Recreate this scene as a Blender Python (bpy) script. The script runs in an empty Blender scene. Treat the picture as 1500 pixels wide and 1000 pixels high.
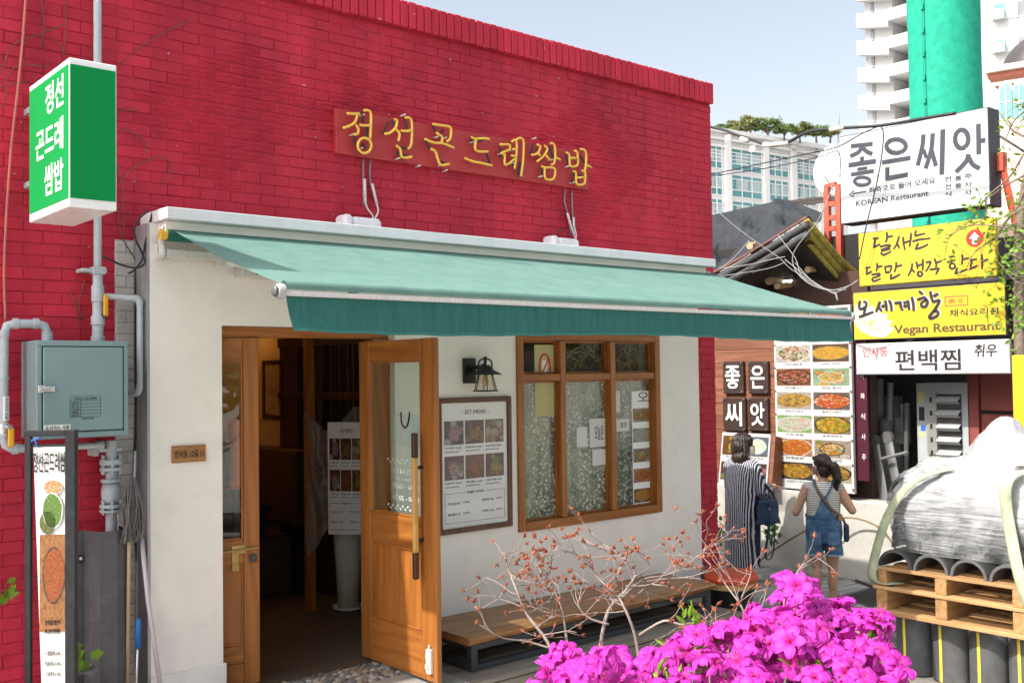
import bpy, bmesh, math, random
from mathutils import Vector, Matrix, noise

SC = bpy.context.scene
COL = SC.collection
random.seed(7)
PI = math.pi
V3 = lambda *a: Vector(a)

# ------------------------------------------------------------------ camera
FPX, CX, CY = 1510.0, 750.0, 500.0
CAM = Vector((0.0, -5.76, 1.87))
_yaw, _pit, _rol = math.atan2(.648, .7615), math.atan(45 / 1510), .013
_f = Vector((math.sin(_yaw) * math.cos(_pit), math.cos(_yaw) * math.cos(_pit), math.sin(_pit)))
_r = Vector((math.cos(_yaw), -math.sin(_yaw), 0))
_u = _r.cross(_f)
CR = _r * math.cos(_rol) - _u * math.sin(_rol)
CU = _u * math.cos(_rol) + _r * math.sin(_rol)
CF = _f
cd = bpy.data.cameras.new('camera')
cam = bpy.data.objects.new('camera', cd)
COL.objects.link(cam)
cam.matrix_world = Matrix(((CR.x, CU.x, -CF.x, CAM.x), (CR.y, CU.y, -CF.y, CAM.y), (CR.z, CU.z, -CF.z, CAM.z), (0, 0, 0, 1)))
cd.sensor_width = 36
cd.lens = 36 * FPX / 1500
cd.clip_start = .05
cd.clip_end = 3000
SC.camera = cam

# ------------------------------------------------------------------ light
SUN = Vector((-1.0, .14, 1.03)).normalized()
w = bpy.data.worlds.new('World')
SC.world = w
w.use_nodes = True
nt = w.node_tree
bg = nt.nodes['Background']
sky = nt.nodes.new('ShaderNodeTexSky')
sky.sky_type = 'NISHITA'
sky.sun_disc = False
sky.sun_elevation = math.asin(SUN.z)
sky.sun_rotation = math.atan2(SUN.x, SUN.y)
sky.air_density = 1.0
sky.dust_density = 4.5
sky.ozone_density = 1.5
nt.links.new(sky.outputs[0], bg.inputs[0])
bg.inputs[1].default_value = .15
bw = nt.nodes.new('ShaderNodeRGBToBW')
nt.links.new(sky.outputs[0], bw.inputs[0])
gm_ = nt.nodes.new('ShaderNodeMix'); gm_.data_type = 'RGBA'; gm_.inputs[0].default_value = .62      # hazy, whitish spring sky
nt.links.new(sky.outputs[0], gm_.inputs[6]); nt.links.new(bw.outputs[0], gm_.inputs[7])
nt.links.new(gm_.outputs[2], bg.inputs[0])
sl = bpy.data.lights.new('sun', 'SUN')
sl.energy = 2.7
sl.angle = math.radians(.5)
sl.color = (1, .955, .88)
so = bpy.data.objects.new('sun', sl)
COL.objects.link(so)
so.rotation_euler = SUN.to_track_quat('Z', 'Y').to_euler()
so.location = (-10, 3, 20)
SC.view_settings.view_transform = 'Standard'
SC.view_settings.look = 'None'
SC.view_settings.exposure = 1.3
SC.view_settings.gamma = 1
SC.view_settings.use_curve_mapping = False
SC.cycles.max_bounces = 8
SC.cycles.transparent_max_bounces = 16
SC.cycles.caustics_reflective = False
SC.cycles.caustics_refractive = False
SC.cycles.use_denoising = True

# ------------------------------------------------------------------ rays
def ray(px, py):
    return CF + CR * ((px - CX) / FPX) - CU * ((py - CY) / FPX)
def hX(px, py, X):
    d = ray(px, py); return CAM + d * ((X - CAM.x) / d.x)
def hY(px, py, Y):
    d = ray(px, py); return CAM + d * ((Y - CAM.y) / d.y)
def hZ(px, py, Z):
    d = ray(px, py); return CAM + d * ((Z - CAM.z) / d.z)
def hD(px, py, D):
    return CAM + ray(px, py) * D
def proj(p):
    v = Vector(p) - CAM; z = v.dot(CF)
    return CX + FPX * v.dot(CR) / z, CY - FPX * v.dot(CU) / z, z

class PL:
    """A plane in the place: origin, right, up, outward normal."""
    def __init__(s, O, U, V=(0, 0, 1)):
        s.O = Vector(O); s.U = Vector(U).normalized(); s.V = Vector(V).normalized(); s.N = s.U.cross(s.V)
    def at(s, u, v, d=0):
        return s.O + s.U * u + s.V * v + s.N * d
    def uv(s, px, py, d=0):
        r = ray(px, py)
        t = (s.O + s.N * d - CAM).dot(s.N) / r.dot(s.N)
        q = CAM + r * t - s.O
        return q.dot(s.U), q.dot(s.V)
    def hbox(s, l, b, r, h, d=0):
        a = s.uv(l, b, d); return a[0], a[1], s.uv(r, b, d)[0], s.uv(l, b - h, d)[1]
    def box(s, bl, tr, d=0):
        a = s.uv(*bl, d); b = s.uv(*tr, d)
        return a[0], a[1], b[0], b[1]
def FY(y): return PL((0, y, 0), (1, 0, 0))
def FX(x): return PL((x, 0, 0), (0, -1, 0))

# ------------------------------------------------------------------ materials
MATS = {}
def newmat(name):
    m = bpy.data.materials.new(name); m.use_nodes = True
    n = m.node_tree.nodes; l = m.node_tree.links
    return m, n, l, n['Principled BSDF']
def sock(b, rough, metal=0, spec=.5):
    b.inputs['Roughness'].default_value = rough
    b.inputs['Metallic'].default_value = metal
    b.inputs['Specular IOR Level'].default_value = spec
def posnode(n, l, scale=(1, 1, 1), obj=False):
    mp = n.new('ShaderNodeMapping'); mp.inputs['Scale'].default_value = scale
    if obj:
        tc = n.new('ShaderNodeTexCoord'); l.new(tc.outputs['Object'], mp.inputs[0])
    else:
        g = n.new('ShaderNodeNewGeometry'); l.new(g.outputs['Position'], mp.inputs[0])
    return mp
def noisen(n, l, vec, scale, detail=5, rough=.6, dist=0):
    t = n.new('ShaderNodeTexNoise'); t.inputs['Scale'].default_value = scale
    t.inputs['Detail'].default_value = detail; t.inputs['Roughness'].default_value = rough
    t.inputs['Distortion'].default_value = dist
    l.new(vec.outputs[0], t.inputs['Vector']); return t
def ramp(n, l, fac, stops, interp='LINEAR'):
    r = n.new('ShaderNodeValToRGB'); r.color_ramp.interpolation = interp
    e = r.color_ramp.elements
    while len(e) < len(stops): e.new(.5)
    for k, (p, c) in enumerate(stops):
        e[k].position = p; e[k].color = (*c, 1) if len(c) == 3 else c
    l.new(fac, r.inputs[0]); return r
def bumpn(n, l, h, strength, dist=.01, to=None):
    b = n.new('ShaderNodeBump'); b.inputs['Strength'].default_value = strength; b.inputs['Distance'].default_value = dist
    l.new(h, b.inputs['Height'])
    if to: l.new(b.outputs[0], to.inputs['Normal'])
    return b
def mixc(n, l, fac, a, b, mode='MIX'):
    x = n.new('ShaderNodeMix'); x.data_type = 'RGBA'; x.blend_type = mode
    for s_, v in ((x.inputs[0], fac), (x.inputs[6], a), (x.inputs[7], b)):
        if hasattr(v, 'is_output'): l.new(v, s_)
        elif isinstance(v, (int, float)): s_.default_value = v
        else: s_.default_value = (*v, 1)
    return x.outputs[2]
def M(name, col, rough=.6, var=.18, scale=4, bump=.12, bscale=90, metal=0, spec=.4, dirt=0, stretch=(1, 1, 1), dirtcol=(.08, .07, .06), rnd=0, streak=0):
    """A painted / plain surface: colour with broad and fine variation, dirt patches and fine relief."""
    if name in MATS: return MATS[name]
    m, n, l, b = newmat(name)
    sock(b, rough, metal, spec)
    p = posnode(n, l, stretch)
    a = noisen(n, l, p, scale, 6)
    lo = tuple(c * (1 - var) for c in col); hi = tuple(min(1, c * (1 + var)) for c in col)
    c = ramp(n, l, a.outputs[0], [(.3, lo), (.7, hi)]).outputs[0]
    if dirt:
        d = noisen(n, l, p, scale * 2.3, 9, .72)
        dm = ramp(n, l, d.outputs[0], [(.5, (0, 0, 0)), (.75, (dirt, dirt, dirt))]).outputs[0]
        c = mixc(n, l, dm, c, dirtcol)
    if streak:
        ps = posnode(n, l, (1.6, 1.6, .16)); s_ = noisen(n, l, ps, 2.2, 7, .62)
        k = ramp(n, l, s_.outputs[0], [(.3, (1 - streak,) * 3), (.7, (1 + streak, 1 + streak * 2.4, 1 + streak * 1.6))]).outputs[0]
        c = mixc(n, l, 1.0, c, k, 'MULTIPLY')
    if rnd:
        oi = n.new('ShaderNodeObjectInfo')
        k = ramp(n, l, oi.outputs['Random'], [(0, (1 - rnd,) * 3), (1, (1 + rnd * .5,) * 3)]).outputs[0]
        c = mixc(n, l, 1.0, c, k, 'MULTIPLY')
    l.new(c, b.inputs['Base Color'])
    rr = n.new('ShaderNodeMapRange'); rr.inputs[3].default_value = max(.03, rough - .12); rr.inputs[4].default_value = min(1, rough + .12)
    l.new(a.outputs[0], rr.inputs[0]); l.new(rr.outputs[0], b.inputs['Roughness'])
    if bump:
        f = noisen(n, l, p, bscale, 5, .65)
        bumpn(n, l, f.outputs[0], bump, .01, b)
    MATS[name] = m
    return m
def wood(name, c1, c2, axis='z', rough=.42, scale=9, bump=.15, rnd=0, dirt=0):
    if name in MATS: return MATS[name]
    m, n, l, b = newmat(name); sock(b, rough, 0, .4)
    s = {'x': (.07, 1, 1), 'y': (1, .07, 1), 'z': (1, 1, .07)}[axis]
    p = posnode(n, l, s)
    a = noisen(n, l, p, scale, 4, .55, 1.6)
    wv = n.new('ShaderNodeTexWave'); wv.wave_type = 'BANDS'; wv.bands_direction = 'DIAGONAL'
    wv.inputs['Scale'].default_value = scale * .8; wv.inputs['Distortion'].default_value = 14; wv.inputs['Detail'].default_value = 3
    wv.inputs['Detail Scale'].default_value = .8
    l.new(p.outputs[0], wv.inputs[0])
    g = noisen(n, l, p, scale * 22, 3, .7)
    k = mixc(n, l, .22, a.outputs[0], wv.outputs[0]); k = mixc(n, l, .3, k, g.outputs[0])
    c = ramp(n, l, k, [(.3, c1), (.5, tuple((x + y) / 2 for x, y in zip(c1, c2))), (.7, c2)]).outputs[0]
    if rnd:
        oi = n.new('ShaderNodeObjectInfo')
        q = ramp(n, l, oi.outputs['Random'], [(0, (1 - rnd,) * 3), (1, (1 + rnd * .4,) * 3)]).outputs[0]
        c = mixc(n, l, 1.0, c, q, 'MULTIPLY')
    if dirt:
        p2 = posnode(n, l)
        d = noisen(n, l, p2, 5, 9, .7)
        dm = ramp(n, l, d.outputs[0], [(.5, (0, 0, 0)), (.72, (dirt,) * 3)]).outputs[0]
        c = mixc(n, l, dm, c, (.05, .04, .03))
    l.new(c, b.inputs['Base Color'])
    bumpn(n, l, k, bump, .01, b)
    MATS[name] = m; return m
def glass(name, tint=(.9, .95, .93), rough=.0, haze=0.0, hazecol=(.6, .6, .55), speckle=0, refl=1.5, rk=.85):
    if name in MATS: return MATS[name]
    m = bpy.data.materials.new(name); m.use_nodes = True
    n = m.node_tree.nodes; l = m.node_tree.links; n.clear()
    out = n.new('ShaderNodeOutputMaterial')
    tr = n.new('ShaderNodeBsdfTransparent'); tr.inputs[0].default_value = (*tint, 1)
    gl = n.new('ShaderNodeBsdfGlossy'); gl.inputs['Roughness'].default_value = rough
    lw = n.new('ShaderNodeLayerWeight'); lw.inputs[0].default_value = .5
    pw = n.new('ShaderNodeMath'); pw.operation = 'POWER'; l.new(lw.outputs['Facing'], pw.inputs[0]); pw.inputs[1].default_value = 4.0
    fr = n.new('ShaderNodeMath'); fr.operation = 'MULTIPLY_ADD'; l.new(pw.outputs[0], fr.inputs[0]); fr.inputs[1].default_value = rk; fr.inputs[2].default_value = .05 if rk > .5 else .025
    mx = n.new('ShaderNodeMixShader'); l.new(fr.outputs[0], mx.inputs[0]); l.new(tr.outputs[0], mx.inputs[1]); l.new(gl.outputs[0], mx.inputs[2])
    o = mx.outputs[0]
    if haze:
        df = n.new('ShaderNodeBsdfDiffuse'); df.inputs[0].default_value = (*hazecol, 1)
        ts = n.new('ShaderNodeBsdfTranslucent'); ts.inputs[0].default_value = (*hazecol, 1)
        ad = n.new('ShaderNodeMixShader'); ad.inputs[0].default_value = .35; l.new(df.outputs[0], ad.inputs[1]); l.new(ts.outputs[0], ad.inputs[2])
        m2 = n.new('ShaderNodeMixShader')
        p = posnode(n, l)
        if speckle:
            vo = n.new('ShaderNodeTexVoronoi'); vo.inputs['Scale'].default_value = speckle; vo.feature = 'F1'
            nd = noisen(n, l, p, speckle * .6, 3)
            mp = mixc(n, l, .04, p.outputs[0], nd.outputs[1], 'ADD')
            l.new(mp, vo.inputs['Vector'])
            p3 = posnode(n, l, (4.5, 4.5, .8)); big = noisen(n, l, p3, 2.2, 5)
            f1 = ramp(n, l, vo.outputs[0], [(.22, (1, 1, 1)), (.5, (.12, .12, .12))]).outputs[0]
            f2 = ramp(n, l, big.outputs[0], [(.38, (haze * .35,) * 3), (.6, (haze,) * 3)]).outputs[0]
            f = mixc(n, l, 1, f1, f2, 'MULTIPLY')
        else:
            big = noisen(n, l, p, 6, 6)
            f = ramp(n, l, big.outputs[0], [(.3, (haze * .6,) * 3), (.7, (haze,) * 3)]).outputs[0]
        l.new(f, m2.inputs[0]); l.new(o, m2.inputs[1]); l.new(ad.outputs[0], m2.inputs[2]); o = m2.outputs[0]
    l.new(o, out.inputs[0])
    MATS[name] = m; return m
def emis(name, col, st):
    if name in MATS: return MATS[name]
    m, n, l, b = newmat(name)
    b.inputs['Base Color'].default_value = (*col, 1); b.inputs['Emission Color'].default_value = (*col, 1); b.inputs['Emission Strength'].default_value = st
    MATS[name] = m; return m
def cloth(name, col, stripe=None, transl=0.0, weave=900, rough=.85, var=.12, fade=None, stretch=(1, 1, 1)):
    """Woven cloth; stripe = (axis, period, colour, width) in the cloth's own object space."""
    if name in MATS: return MATS[name]
    m, n, l, b = newmat(name); sock(b, rough, 0, .25)
    p = posnode(n, l, (1, 1, 1), True)
    a = noisen(n, l, p if stretch == (1, 1, 1) else posnode(n, l, stretch, True), 7, 5)
    c = ramp(n, l, a.outputs[0], [(.3, tuple(x * (1 - var) for x in col)), (.7, tuple(min(1, x * (1 + var)) for x in col))]).outputs[0]
    if fade:
        f = noisen(n, l, p, fade[1], 8, .7)
        fm = ramp(n, l, f.outputs[0], [(.45, (0, 0, 0)), (.68, (1, 1, 1))]).outputs[0]
        c = mixc(n, l, fm, c, fade[0])
    if stripe:
        ax, per, sc, wd = stripe
        sx = n.new('ShaderNodeSeparateXYZ'); l.new(p.outputs[0], sx.inputs[0])
        mu = n.new('ShaderNodeMath'); mu.operation = 'MULTIPLY_ADD'; l.new(sx.outputs['xyz'.index(ax)], mu.inputs[0]); mu.inputs[1].default_value = 1 / per; mu.inputs[2].default_value = 100
        wob = n.new('ShaderNodeMath'); wob.operation = 'MULTIPLY_ADD'; l.new(a.outputs[0], wob.inputs[0]); wob.inputs[1].default_value = .8; l.new(mu.outputs[0], wob.inputs[2])
        fr = n.new('ShaderNodeMath'); fr.operation = 'FRACT'; l.new(wob.outputs[0], fr.inputs[0])
        lt = n.new('ShaderNodeMath'); lt.operation = 'LESS_THAN'; l.new(fr.outputs[0], lt.inputs[0]); lt.inputs[1].default_value = wd
        c = mixc(n, l, lt.outputs[0], c, sc)
    l.new(c, b.inputs['Base Color'])
    f = noisen(n, l, p, weave, 2)
    bumpn(n, l, f.outputs[0], .15, .004, b)
    if transl:
        out = n['Material Output']
        t = n.new('ShaderNodeBsdfTranslucent'); l.new(c, t.inputs[0])
        x = n.new('ShaderNodeMixShader'); x.inputs[0].default_value = transl
        l.new(b.outputs[0], x.inputs[1]); l.new(t.outputs[0], x.inputs[2]); l.new(x.outputs[0], out.inputs[0])
    MATS[name] = m; return m

# ------------------------------------------------------------------ things, parts
BASE = {}
def tag(o, label=None, cat=None, group=None, kind=None):
    if label: o['label'] = label
    if cat: o['category'] = cat
    if group: o['group'] = group
    if kind: o['kind'] = kind
    return o
def thing(name, loc, label=None, cat=None, group=None, kind=None):
    o = bpy.data.objects.new(name, None); COL.objects.link(o)
    o.location = loc; o.empty_display_size = .1
    BASE[o.name] = Vector(loc)
    return tag(o, label, cat, group, kind)
def base(o):
    return BASE.get(o.name, Vector((0, 0, 0)))
class MB:
    def __init__(s): s.v = []; s.f = []; s.uv = None
    def add(s, vs, fs):
        k = len(s.v); s.v += [Vector(x) for x in vs]; s.f += [tuple(i + k for i in f) for f in fs]; return s
    def box(s, c, d, rz=0, M_=None):
        x, y, z = d[0] / 2, d[1] / 2, d[2] / 2
        vs = [Vector((a * x, b * y, e * z)) for e in (-1, 1) for b in (-1, 1) for a in (-1, 1)]
        R = M_ or Matrix.Rotation(rz, 3, 'Z')
        c = Vector(c)
        return s.add([R @ q + c for q in vs], [(0, 2, 3, 1), (4, 5, 7, 6), (0, 1, 5, 4), (2, 6, 7, 3), (0, 4, 6, 2), (1, 3, 7, 5)])
    def lo(s, a, b):
        a = Vector(a); b = Vector(b); return s.box((a + b) / 2, [abs(q) for q in (b - a)])
    def rect(s, pl, u0, v0, u1, v1, d0, d1):
        vs = [pl.at(u, v, d) for d in (d0, d1) for v in (v0, v1) for u in (u0, u1)]
        fs = [(0, 2, 3, 1), (4, 5, 7, 6), (0, 1, 5, 4), (2, 6, 7, 3), (0, 4, 6, 2), (1, 3, 7, 5)]
        if d1 < d0: fs = [f[::-1] for f in fs]
        return s.add(vs, fs)
    def frame(s, pl, u0, v0, u1, v1, wd, d0, d1):
        s.rect(pl, u0, v0, u0 + wd, v1, d0, d1); s.rect(pl, u1 - wd, v0, u1, v1, d0, d1)
        s.rect(pl, u0 + wd, v1 - wd, u1 - wd, v1, d0, d1); s.rect(pl, u0 + wd, v0, u1 - wd, v0 + wd, d0, d1); return s
    def tube(s, pts, r, n=8, caps=True, flat=None):
        pts = [Vector(p) for p in pts]
        rs = r if isinstance(r, (list, tuple)) else [r] * len(pts)
        t0 = (pts[1] - pts[0]).normalized()
        ref = Vector((0, 0, 1)) if abs(t0.z) < .9 else Vector((1, 0, 0))
        nx = t0.cross(ref).normalized()
        k = len(s.v)
        for i, p in enumerate(pts):
            if i == 0: t = pts[1] - p
            elif i == len(pts) - 1: t = p - pts[i - 1]
            else: t = (pts[i + 1] - p).normalized() + (p - pts[i - 1]).normalized()
            t = t.normalized() if t.length > 1e-9 else t0
            nx = nx - t * nx.dot(t)
            nx = nx.normalized() if nx.length > 1e-6 else t.orthogonal().normalized()
            ny = t.cross(nx)
            for j in range(n):
                a = 2 * PI * j / n
                s.v.append(p + (nx * math.cos(a) + ny * math.sin(a) * (flat or 1)) * rs[i])
        for i in range(len(pts) - 1):
            for j in range(n):
                a = k + i * n + j; b = k + i * n + (j + 1) % n
                s.f.append((a, b, b + n, a + n))
        if caps:
            s.f.append(tuple(k + j for j in range(n))[::-1]); e = k + (len(pts) - 1) * n
            s.f.append(tuple(e + j for j in range(n)))
        return s
    def lathe(s, prof, c, n=16, axis='z', cap=True):
        c = Vector(c); k = len(s.v)
        ex = {'z': (V3(1, 0, 0), V3(0, 1, 0), V3(0, 0, 1)), 'y': (V3(0, 0, 1), V3(1, 0, 0), V3(0, 1, 0)), 'x': (V3(0, 1, 0), V3(0, 0, 1), V3(1, 0, 0))}[axis]
        for r, h in prof:
            for j in range(n):
                a = 2 * PI * j / n
                s.v.append(c + ex[0] * r * math.cos(a) + ex[1] * r * math.sin(a) + ex[2] * h)
        m = len(prof)
        for i in range(m - 1):
            for j in range(n):
                a = k + i * n + j; b = k + i * n + (j + 1) % n
                s.f.append((a, b, b + n, a + n))
        if cap:
            s.f.append(tuple(k + j for j in range(n))[::-1]); s.f.append(tuple(k + (m - 1) * n + j for j in range(n)))
        return s
    def grid(s, fn, nu, nv):
        k = len(s.v)
        for j in range(nv + 1):
            for i in range(nu + 1): s.v.append(Vector(fn(i / nu, j / nv)))
        for j in range(nv):
            for i in range(nu):
                a = k + j * (nu + 1) + i; s.f.append((a, a + 1, a + nu + 2, a + nu + 1))
        return s
    def mesh(s, name, smooth=False, bevel=0, merge=False):
        if len(s.v) == 0: s.add([(0, 0, 0), (.001, 0, 0), (0, .001, 0)], [(0, 1, 2)])
        lo = Vector([min(p[i] for p in s.v) for i in range(3)]); hi = Vector([max(p[i] for p in s.v) for i in range(3)])
        c = (lo + hi) / 2
        me = bpy.data.meshes.new(name)
        me.from_pydata([p - c for p in s.v], [], s.f)
        if bevel or merge:
            bm = bmesh.new(); bm.from_mesh(me)
            if merge: bmesh.ops.remove_doubles(bm, verts=bm.verts, dist=1e-5)
            if bevel:
                bmesh.ops.recalc_face_normals(bm, faces=bm.faces)
                bmesh.ops.bevel(bm, geom=list(bm.edges), offset=bevel, segments=1, affect='EDGES', profile=.5, clamp_overlap=True)
            bm.to_mesh(me); bm.free()
        if smooth:
            for q in me.polygons: q.use_smooth = True
        return me, c
    def build(s, name, mat, parent=None, smooth=False, bevel=0, kind=None, label=None, cat=None, group=None, merge=False, angle=None):
        me, c = s.mesh(name, smooth, bevel, merge)
        if mat: me.materials.append(mat)
        if s.uv:
            ul = me.uv_layers.new(name='UVMap')
            for i, q in enumerate(s.uv): ul.data[i].uv = q
        if angle and hasattr(me, 'set_sharp_from_angle'): me.set_sharp_from_angle(angle=math.radians(angle))
        o = bpy.data.objects.new(name, me); COL.objects.link(o)
        return place(o, c, parent, label, cat, group, kind)
def place(o, c, parent=None, label=None, cat=None, group=None, kind=None):
    c = Vector(c)
    if parent:
        o.parent = parent; o.location = c - base(parent)
    else: o.location = c
    BASE[o.name] = c
    return tag(o, label, cat, group, kind)
def instance(me, name, c, parent=None, rot=None, scale=None):
    o = bpy.data.objects.new(name, me); COL.objects.link(o)
    if rot is not None: o.rotation_euler = rot
    if scale is not None: o.scale = scale if hasattr(scale, '__len__') else (scale,) * 3
    return place(o, c, parent)
def dup(root, loc, label=None):
    r = root.copy(); COL.objects.link(r); r.location = loc; BASE[r.name] = Vector(loc)
    if label: r['label'] = label
    for ch in list(root.children):
        c = ch.copy(); COL.objects.link(c); c.parent = r
        for g in list(ch.children):
            d = g.copy(); COL.objects.link(d); d.parent = c
    return r
def pic(pl, u0, v0, u1, v1, d, mat, parent, name='picture', **k):
    b = MB(); b.add([pl.at(u0, v0, d), pl.at(u1, v0, d), pl.at(u1, v1, d), pl.at(u0, v1, d)], [(0, 1, 2, 3)])
    b.uv = [(0, 0), (1, 0), (1, 1), (0, 1)]
    return b.build(name, mat, parent, **k)
def text(body, pl, bx, mat, parent, name='lettering', d=.004, depth=.0015, bold=0, shear=0, fit=True, rot=0, res=3, **k):
    """Lettering as thin raised shapes fitted into box bx=(u0,v0,u1,v1) of plane pl."""
    cu = bpy.data.curves.new('t', 'FONT'); cu.body = body; cu.resolution_u = res; cu.extrude = .01
    cu.offset = bold; cu.shear = shear; cu.space_line = .95
    o = bpy.data.objects.new('t', cu)
    me = o.to_mesh()
    vs = [Vector(v.co) for v in me.vertices]; fs = [tuple(p.vertices) for p in me.polygons]
    o.to_mesh_clear(); bpy.data.objects.remove(o); bpy.data.curves.remove(cu)
    if not vs: return None
    x0 = min(v.x for v in vs); x1 = max(v.x for v in vs); y0 = min(v.y for v in vs); y1 = max(v.y for v in vs)
    u0, v0, u1, v1 = bx
    sx = (u1 - u0) / max(1e-6, x1 - x0); sy = (v1 - v0) / max(1e-6, y1 - y0)
    if not fit: sx = sy = min(sx, sy)
    b = MB(); out = []
    ca, sa = math.cos(rot), math.sin(rot)
    cu_, cv_ = (u0 + u1) / 2, (v0 + v1) / 2
    for q in vs:
        a = u0 + (q.x - x0) * sx - cu_; e = v0 + (q.y - y0) * sy - cv_
        out.append(pl.at(cu_ + a * ca - e * sa, cv_ + a * sa + e * ca, d + (depth if q.z > 0 else 0)))
    b.add(out, fs)
    return b.build(name, mat, parent, **k)
def strokes(pl, lines, r, mat, parent, name='lettering', d=.01, n=6, closed=False, flat=None, **k):
    b = MB()
    for ln in lines:
        p = [pl.at(*q, d) for q in ln]
        if len(p) > 2: p = smoothline(p)
        b.tube(p, r, n, True, flat)
    return b.build(name, mat, parent, True, **k)
def smoothline(p, k=4):
    p = [Vector(q) for q in p]; out = []
    for i in range(len(p) - 1):
        a = p[max(0, i - 1)]; b = p[i]; c = p[i + 1]; d = p[min(len(p) - 1, i + 2)]
        for j in range(k):
            t = j / k
            out.append(.5 * ((2 * b) + (c - a) * t + (2 * a - 5 * b + 4 * c - d) * t * t + (3 * b - a - 3 * c + d) * t ** 3))
    out.append(p[-1]); return out
def fbm(p, s=1, o=4):
    return noise.fractal(Vector(p) * s, .9, 2.0, o)
def fitbox(pl, x0, y0, x1, y1, d=0):
    """pixel box (left, bottom, right, top) to plane box"""
    return pl.box((x0, y0), (x1, y1), d)

def ribbon(pl, strokes_, mat, parent, name='lettering', d=.0045, taper=0, depth=.002, smooth=True, **k):
    """Flat brush or sign strokes: [(points in plane space, width), ...]"""
    b = MB()
    for j, (pts, w_) in enumerate(strokes_):
        p = [Vector((q[0], q[1], 0)) for q in pts]
        if smooth and len(p) > 2: p = smoothline(p, 5)
        if len(p) == 2 and taper: p = [p[0].lerp(p[1], t / 4) for t in range(5)]
        n = len(p); dd = d + depth + j * .00025; base_ = len(b.v)
        for i, q in enumerate(p):
            t = (p[min(n - 1, i + 1)] - p[max(0, i - 1)]).normalized(); nn = Vector((-t.y, t.x, 0)); f = i / max(1, n - 1)
            h = w_ / 2 * (1 - taper * abs(2 * f - .7) * .6)
            e = q - t * (h * .4 if taper and i == 0 else 0) + t * (h * .4 if taper and i == n - 1 else 0)
            for s_ in (1, -1):
                c = e + nn * h * s_; b.v.append(pl.at(c.x, c.y, dd)); b.v.append(pl.at(c.x, c.y, d))
        for i in range(n - 1):
            a = base_ + i * 4
            b.f += [(a, a + 2, a + 6, a + 4), (a + 1, a, a + 4, a + 5), (a + 2, a + 3, a + 7, a + 6)]
        e = base_ + (n - 1) * 4; b.f += [(base_, base_ + 1, base_ + 3, base_ + 2), (e, e + 2, e + 3, e + 1)]
    return b.build(name, mat, parent, **k)
def traced(pl, ox, oy, sc, items):
    """pixel traces of painted strokes to plane space; width given in trace units"""
    out = []
    for pts, w_ in items:
        q = [pl.uv(ox + x / sc, oy + y / sc) for x, y in pts]
        m = pl.uv(ox + pts[0][0] / sc, oy + pts[0][1] / sc + 1)
        out.append((q, abs(m[1] - q[0][1]) * w_ / sc))
    return out
def ring(cx, cy, rx, ry, n=16, a0=0): return [(cx + rx * math.cos(a0 + k * 2 * PI / n), cy + ry * math.sin(a0 + k * 2 * PI / n)) for k in range(n + 1)]
# ================================================================== setting
GZ = -.63
granite = M('street granite', (.46, .44, .41), .85, .12, .8, .4, 90, dirt=.4, dirtcol=(.2, .19, .17))
asphalt = M('asphalt', (.085, .09, .095), .85, .2, 1.3, .5, 140, dirt=.5, dirtcol=(.15, .14, .13))
concrete = M('pale concrete', (.5, .48, .44), .85, .14, 2.2, .35, 60, dirt=.6, dirtcol=(.2, .18, .15))
pave_m = M('paver grey', (.25, .25, .245), .85, .15, 3, .4, 120, rnd=.22, dirt=.4, dirtcol=(.12, .115, .1))
b = MB(); b.grid(lambda a, c: ((a - .5) * 600 + 20, (c - .5) * 600 + 60, GZ - .03), 8, 8)
b.build('ground', granite, None, kind='structure')
b = MB(); b.lo((5.2, -3.4, GZ - .031), (7.91, -.78, GZ - .022)); b.lo((7.91, -9, GZ - .031), (16, -1.52, GZ - .022)); b.build('road', asphalt, None, kind='structure')

pav = thing('pavement', (9.6, .4, GZ), kind='structure')
b = MB(); b.lo((7.9, -1.5, GZ - .025), (11.05, 3.9, GZ - .006)); b.build('bedding', M('joint sand', (.12, .115, .1), .95, .2, 6, .4, 200), pav)
pm = []
for k in range(5):
    q = MB(); j = .004
    q.box((0, 0, 0), (.218 - 2 * j, .108 - 2 * j, .03)); pm.append(q.mesh('paver', False, .005)[0]); pm[-1].materials.append(pave_m)
n_p = 0
for iy in range(60):
    for ix in range(20):
        x = 8.0 + ix * .22 + (.11 if iy % 2 else 0); y = -1.4 + iy * .11
        if x > 10.95: continue
        px, py, z = proj((x, y, GZ))
        if not (1050 < px < 1310 and 815 < py < 965) or n_p > 290: continue
        if 9.9 < x < 10.75 and .1 < y < .62: continue
        n_p += 1
        instance(random.choice(pm), 'paver', (x, y, GZ - .015 + random.uniform(-.003, .003)), pav, (random.uniform(-.01, .01), random.uniform(-.01, .01), random.uniform(-.01, .01)))
b = MB(); b.lo((7.92, -1.9, GZ - .03), (8.05, 1.3, GZ + .012)); b.build('kerb', concrete, pav, bevel=.01)
# painted white line on the asphalt before the pavement
b = MB(); b.add([(6.0, -1.06, GZ - .018), (7.9, -1.62, GZ - .018), (7.9, -1.52, GZ - .018), (6.0, -.96, GZ - .018)], [(0, 1, 2, 3)])
b.build('road_marking', M('road paint', (.62, .61, .58), .8, .2, 12, .3, dirt=.8), None, kind='structure')
# black drain grating
dg = thing('drain_grating', (10.3, .36, GZ), 'black slotted drain grating set into the grey alley pavers', 'drain cover')
b = MB(); b.frame(PL((9.92, .12, GZ), (1, 0, 0), (0, 1, 0)), 0, 0, .82, .48, .03, -.02, .004); b.build('frame', M('cast iron', (.035, .035, .037), .6, .3, 20, .3), dg)
ib = MB(); ib.box((0, 0, 0), (.012, .42, .02)); ime = ib.mesh('bar')[0]; ime.materials.append(MATS['cast iron'])
for k in range(24): instance(ime, 'bar', (9.965 + k * .032, .36, GZ - .006), dg)

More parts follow.
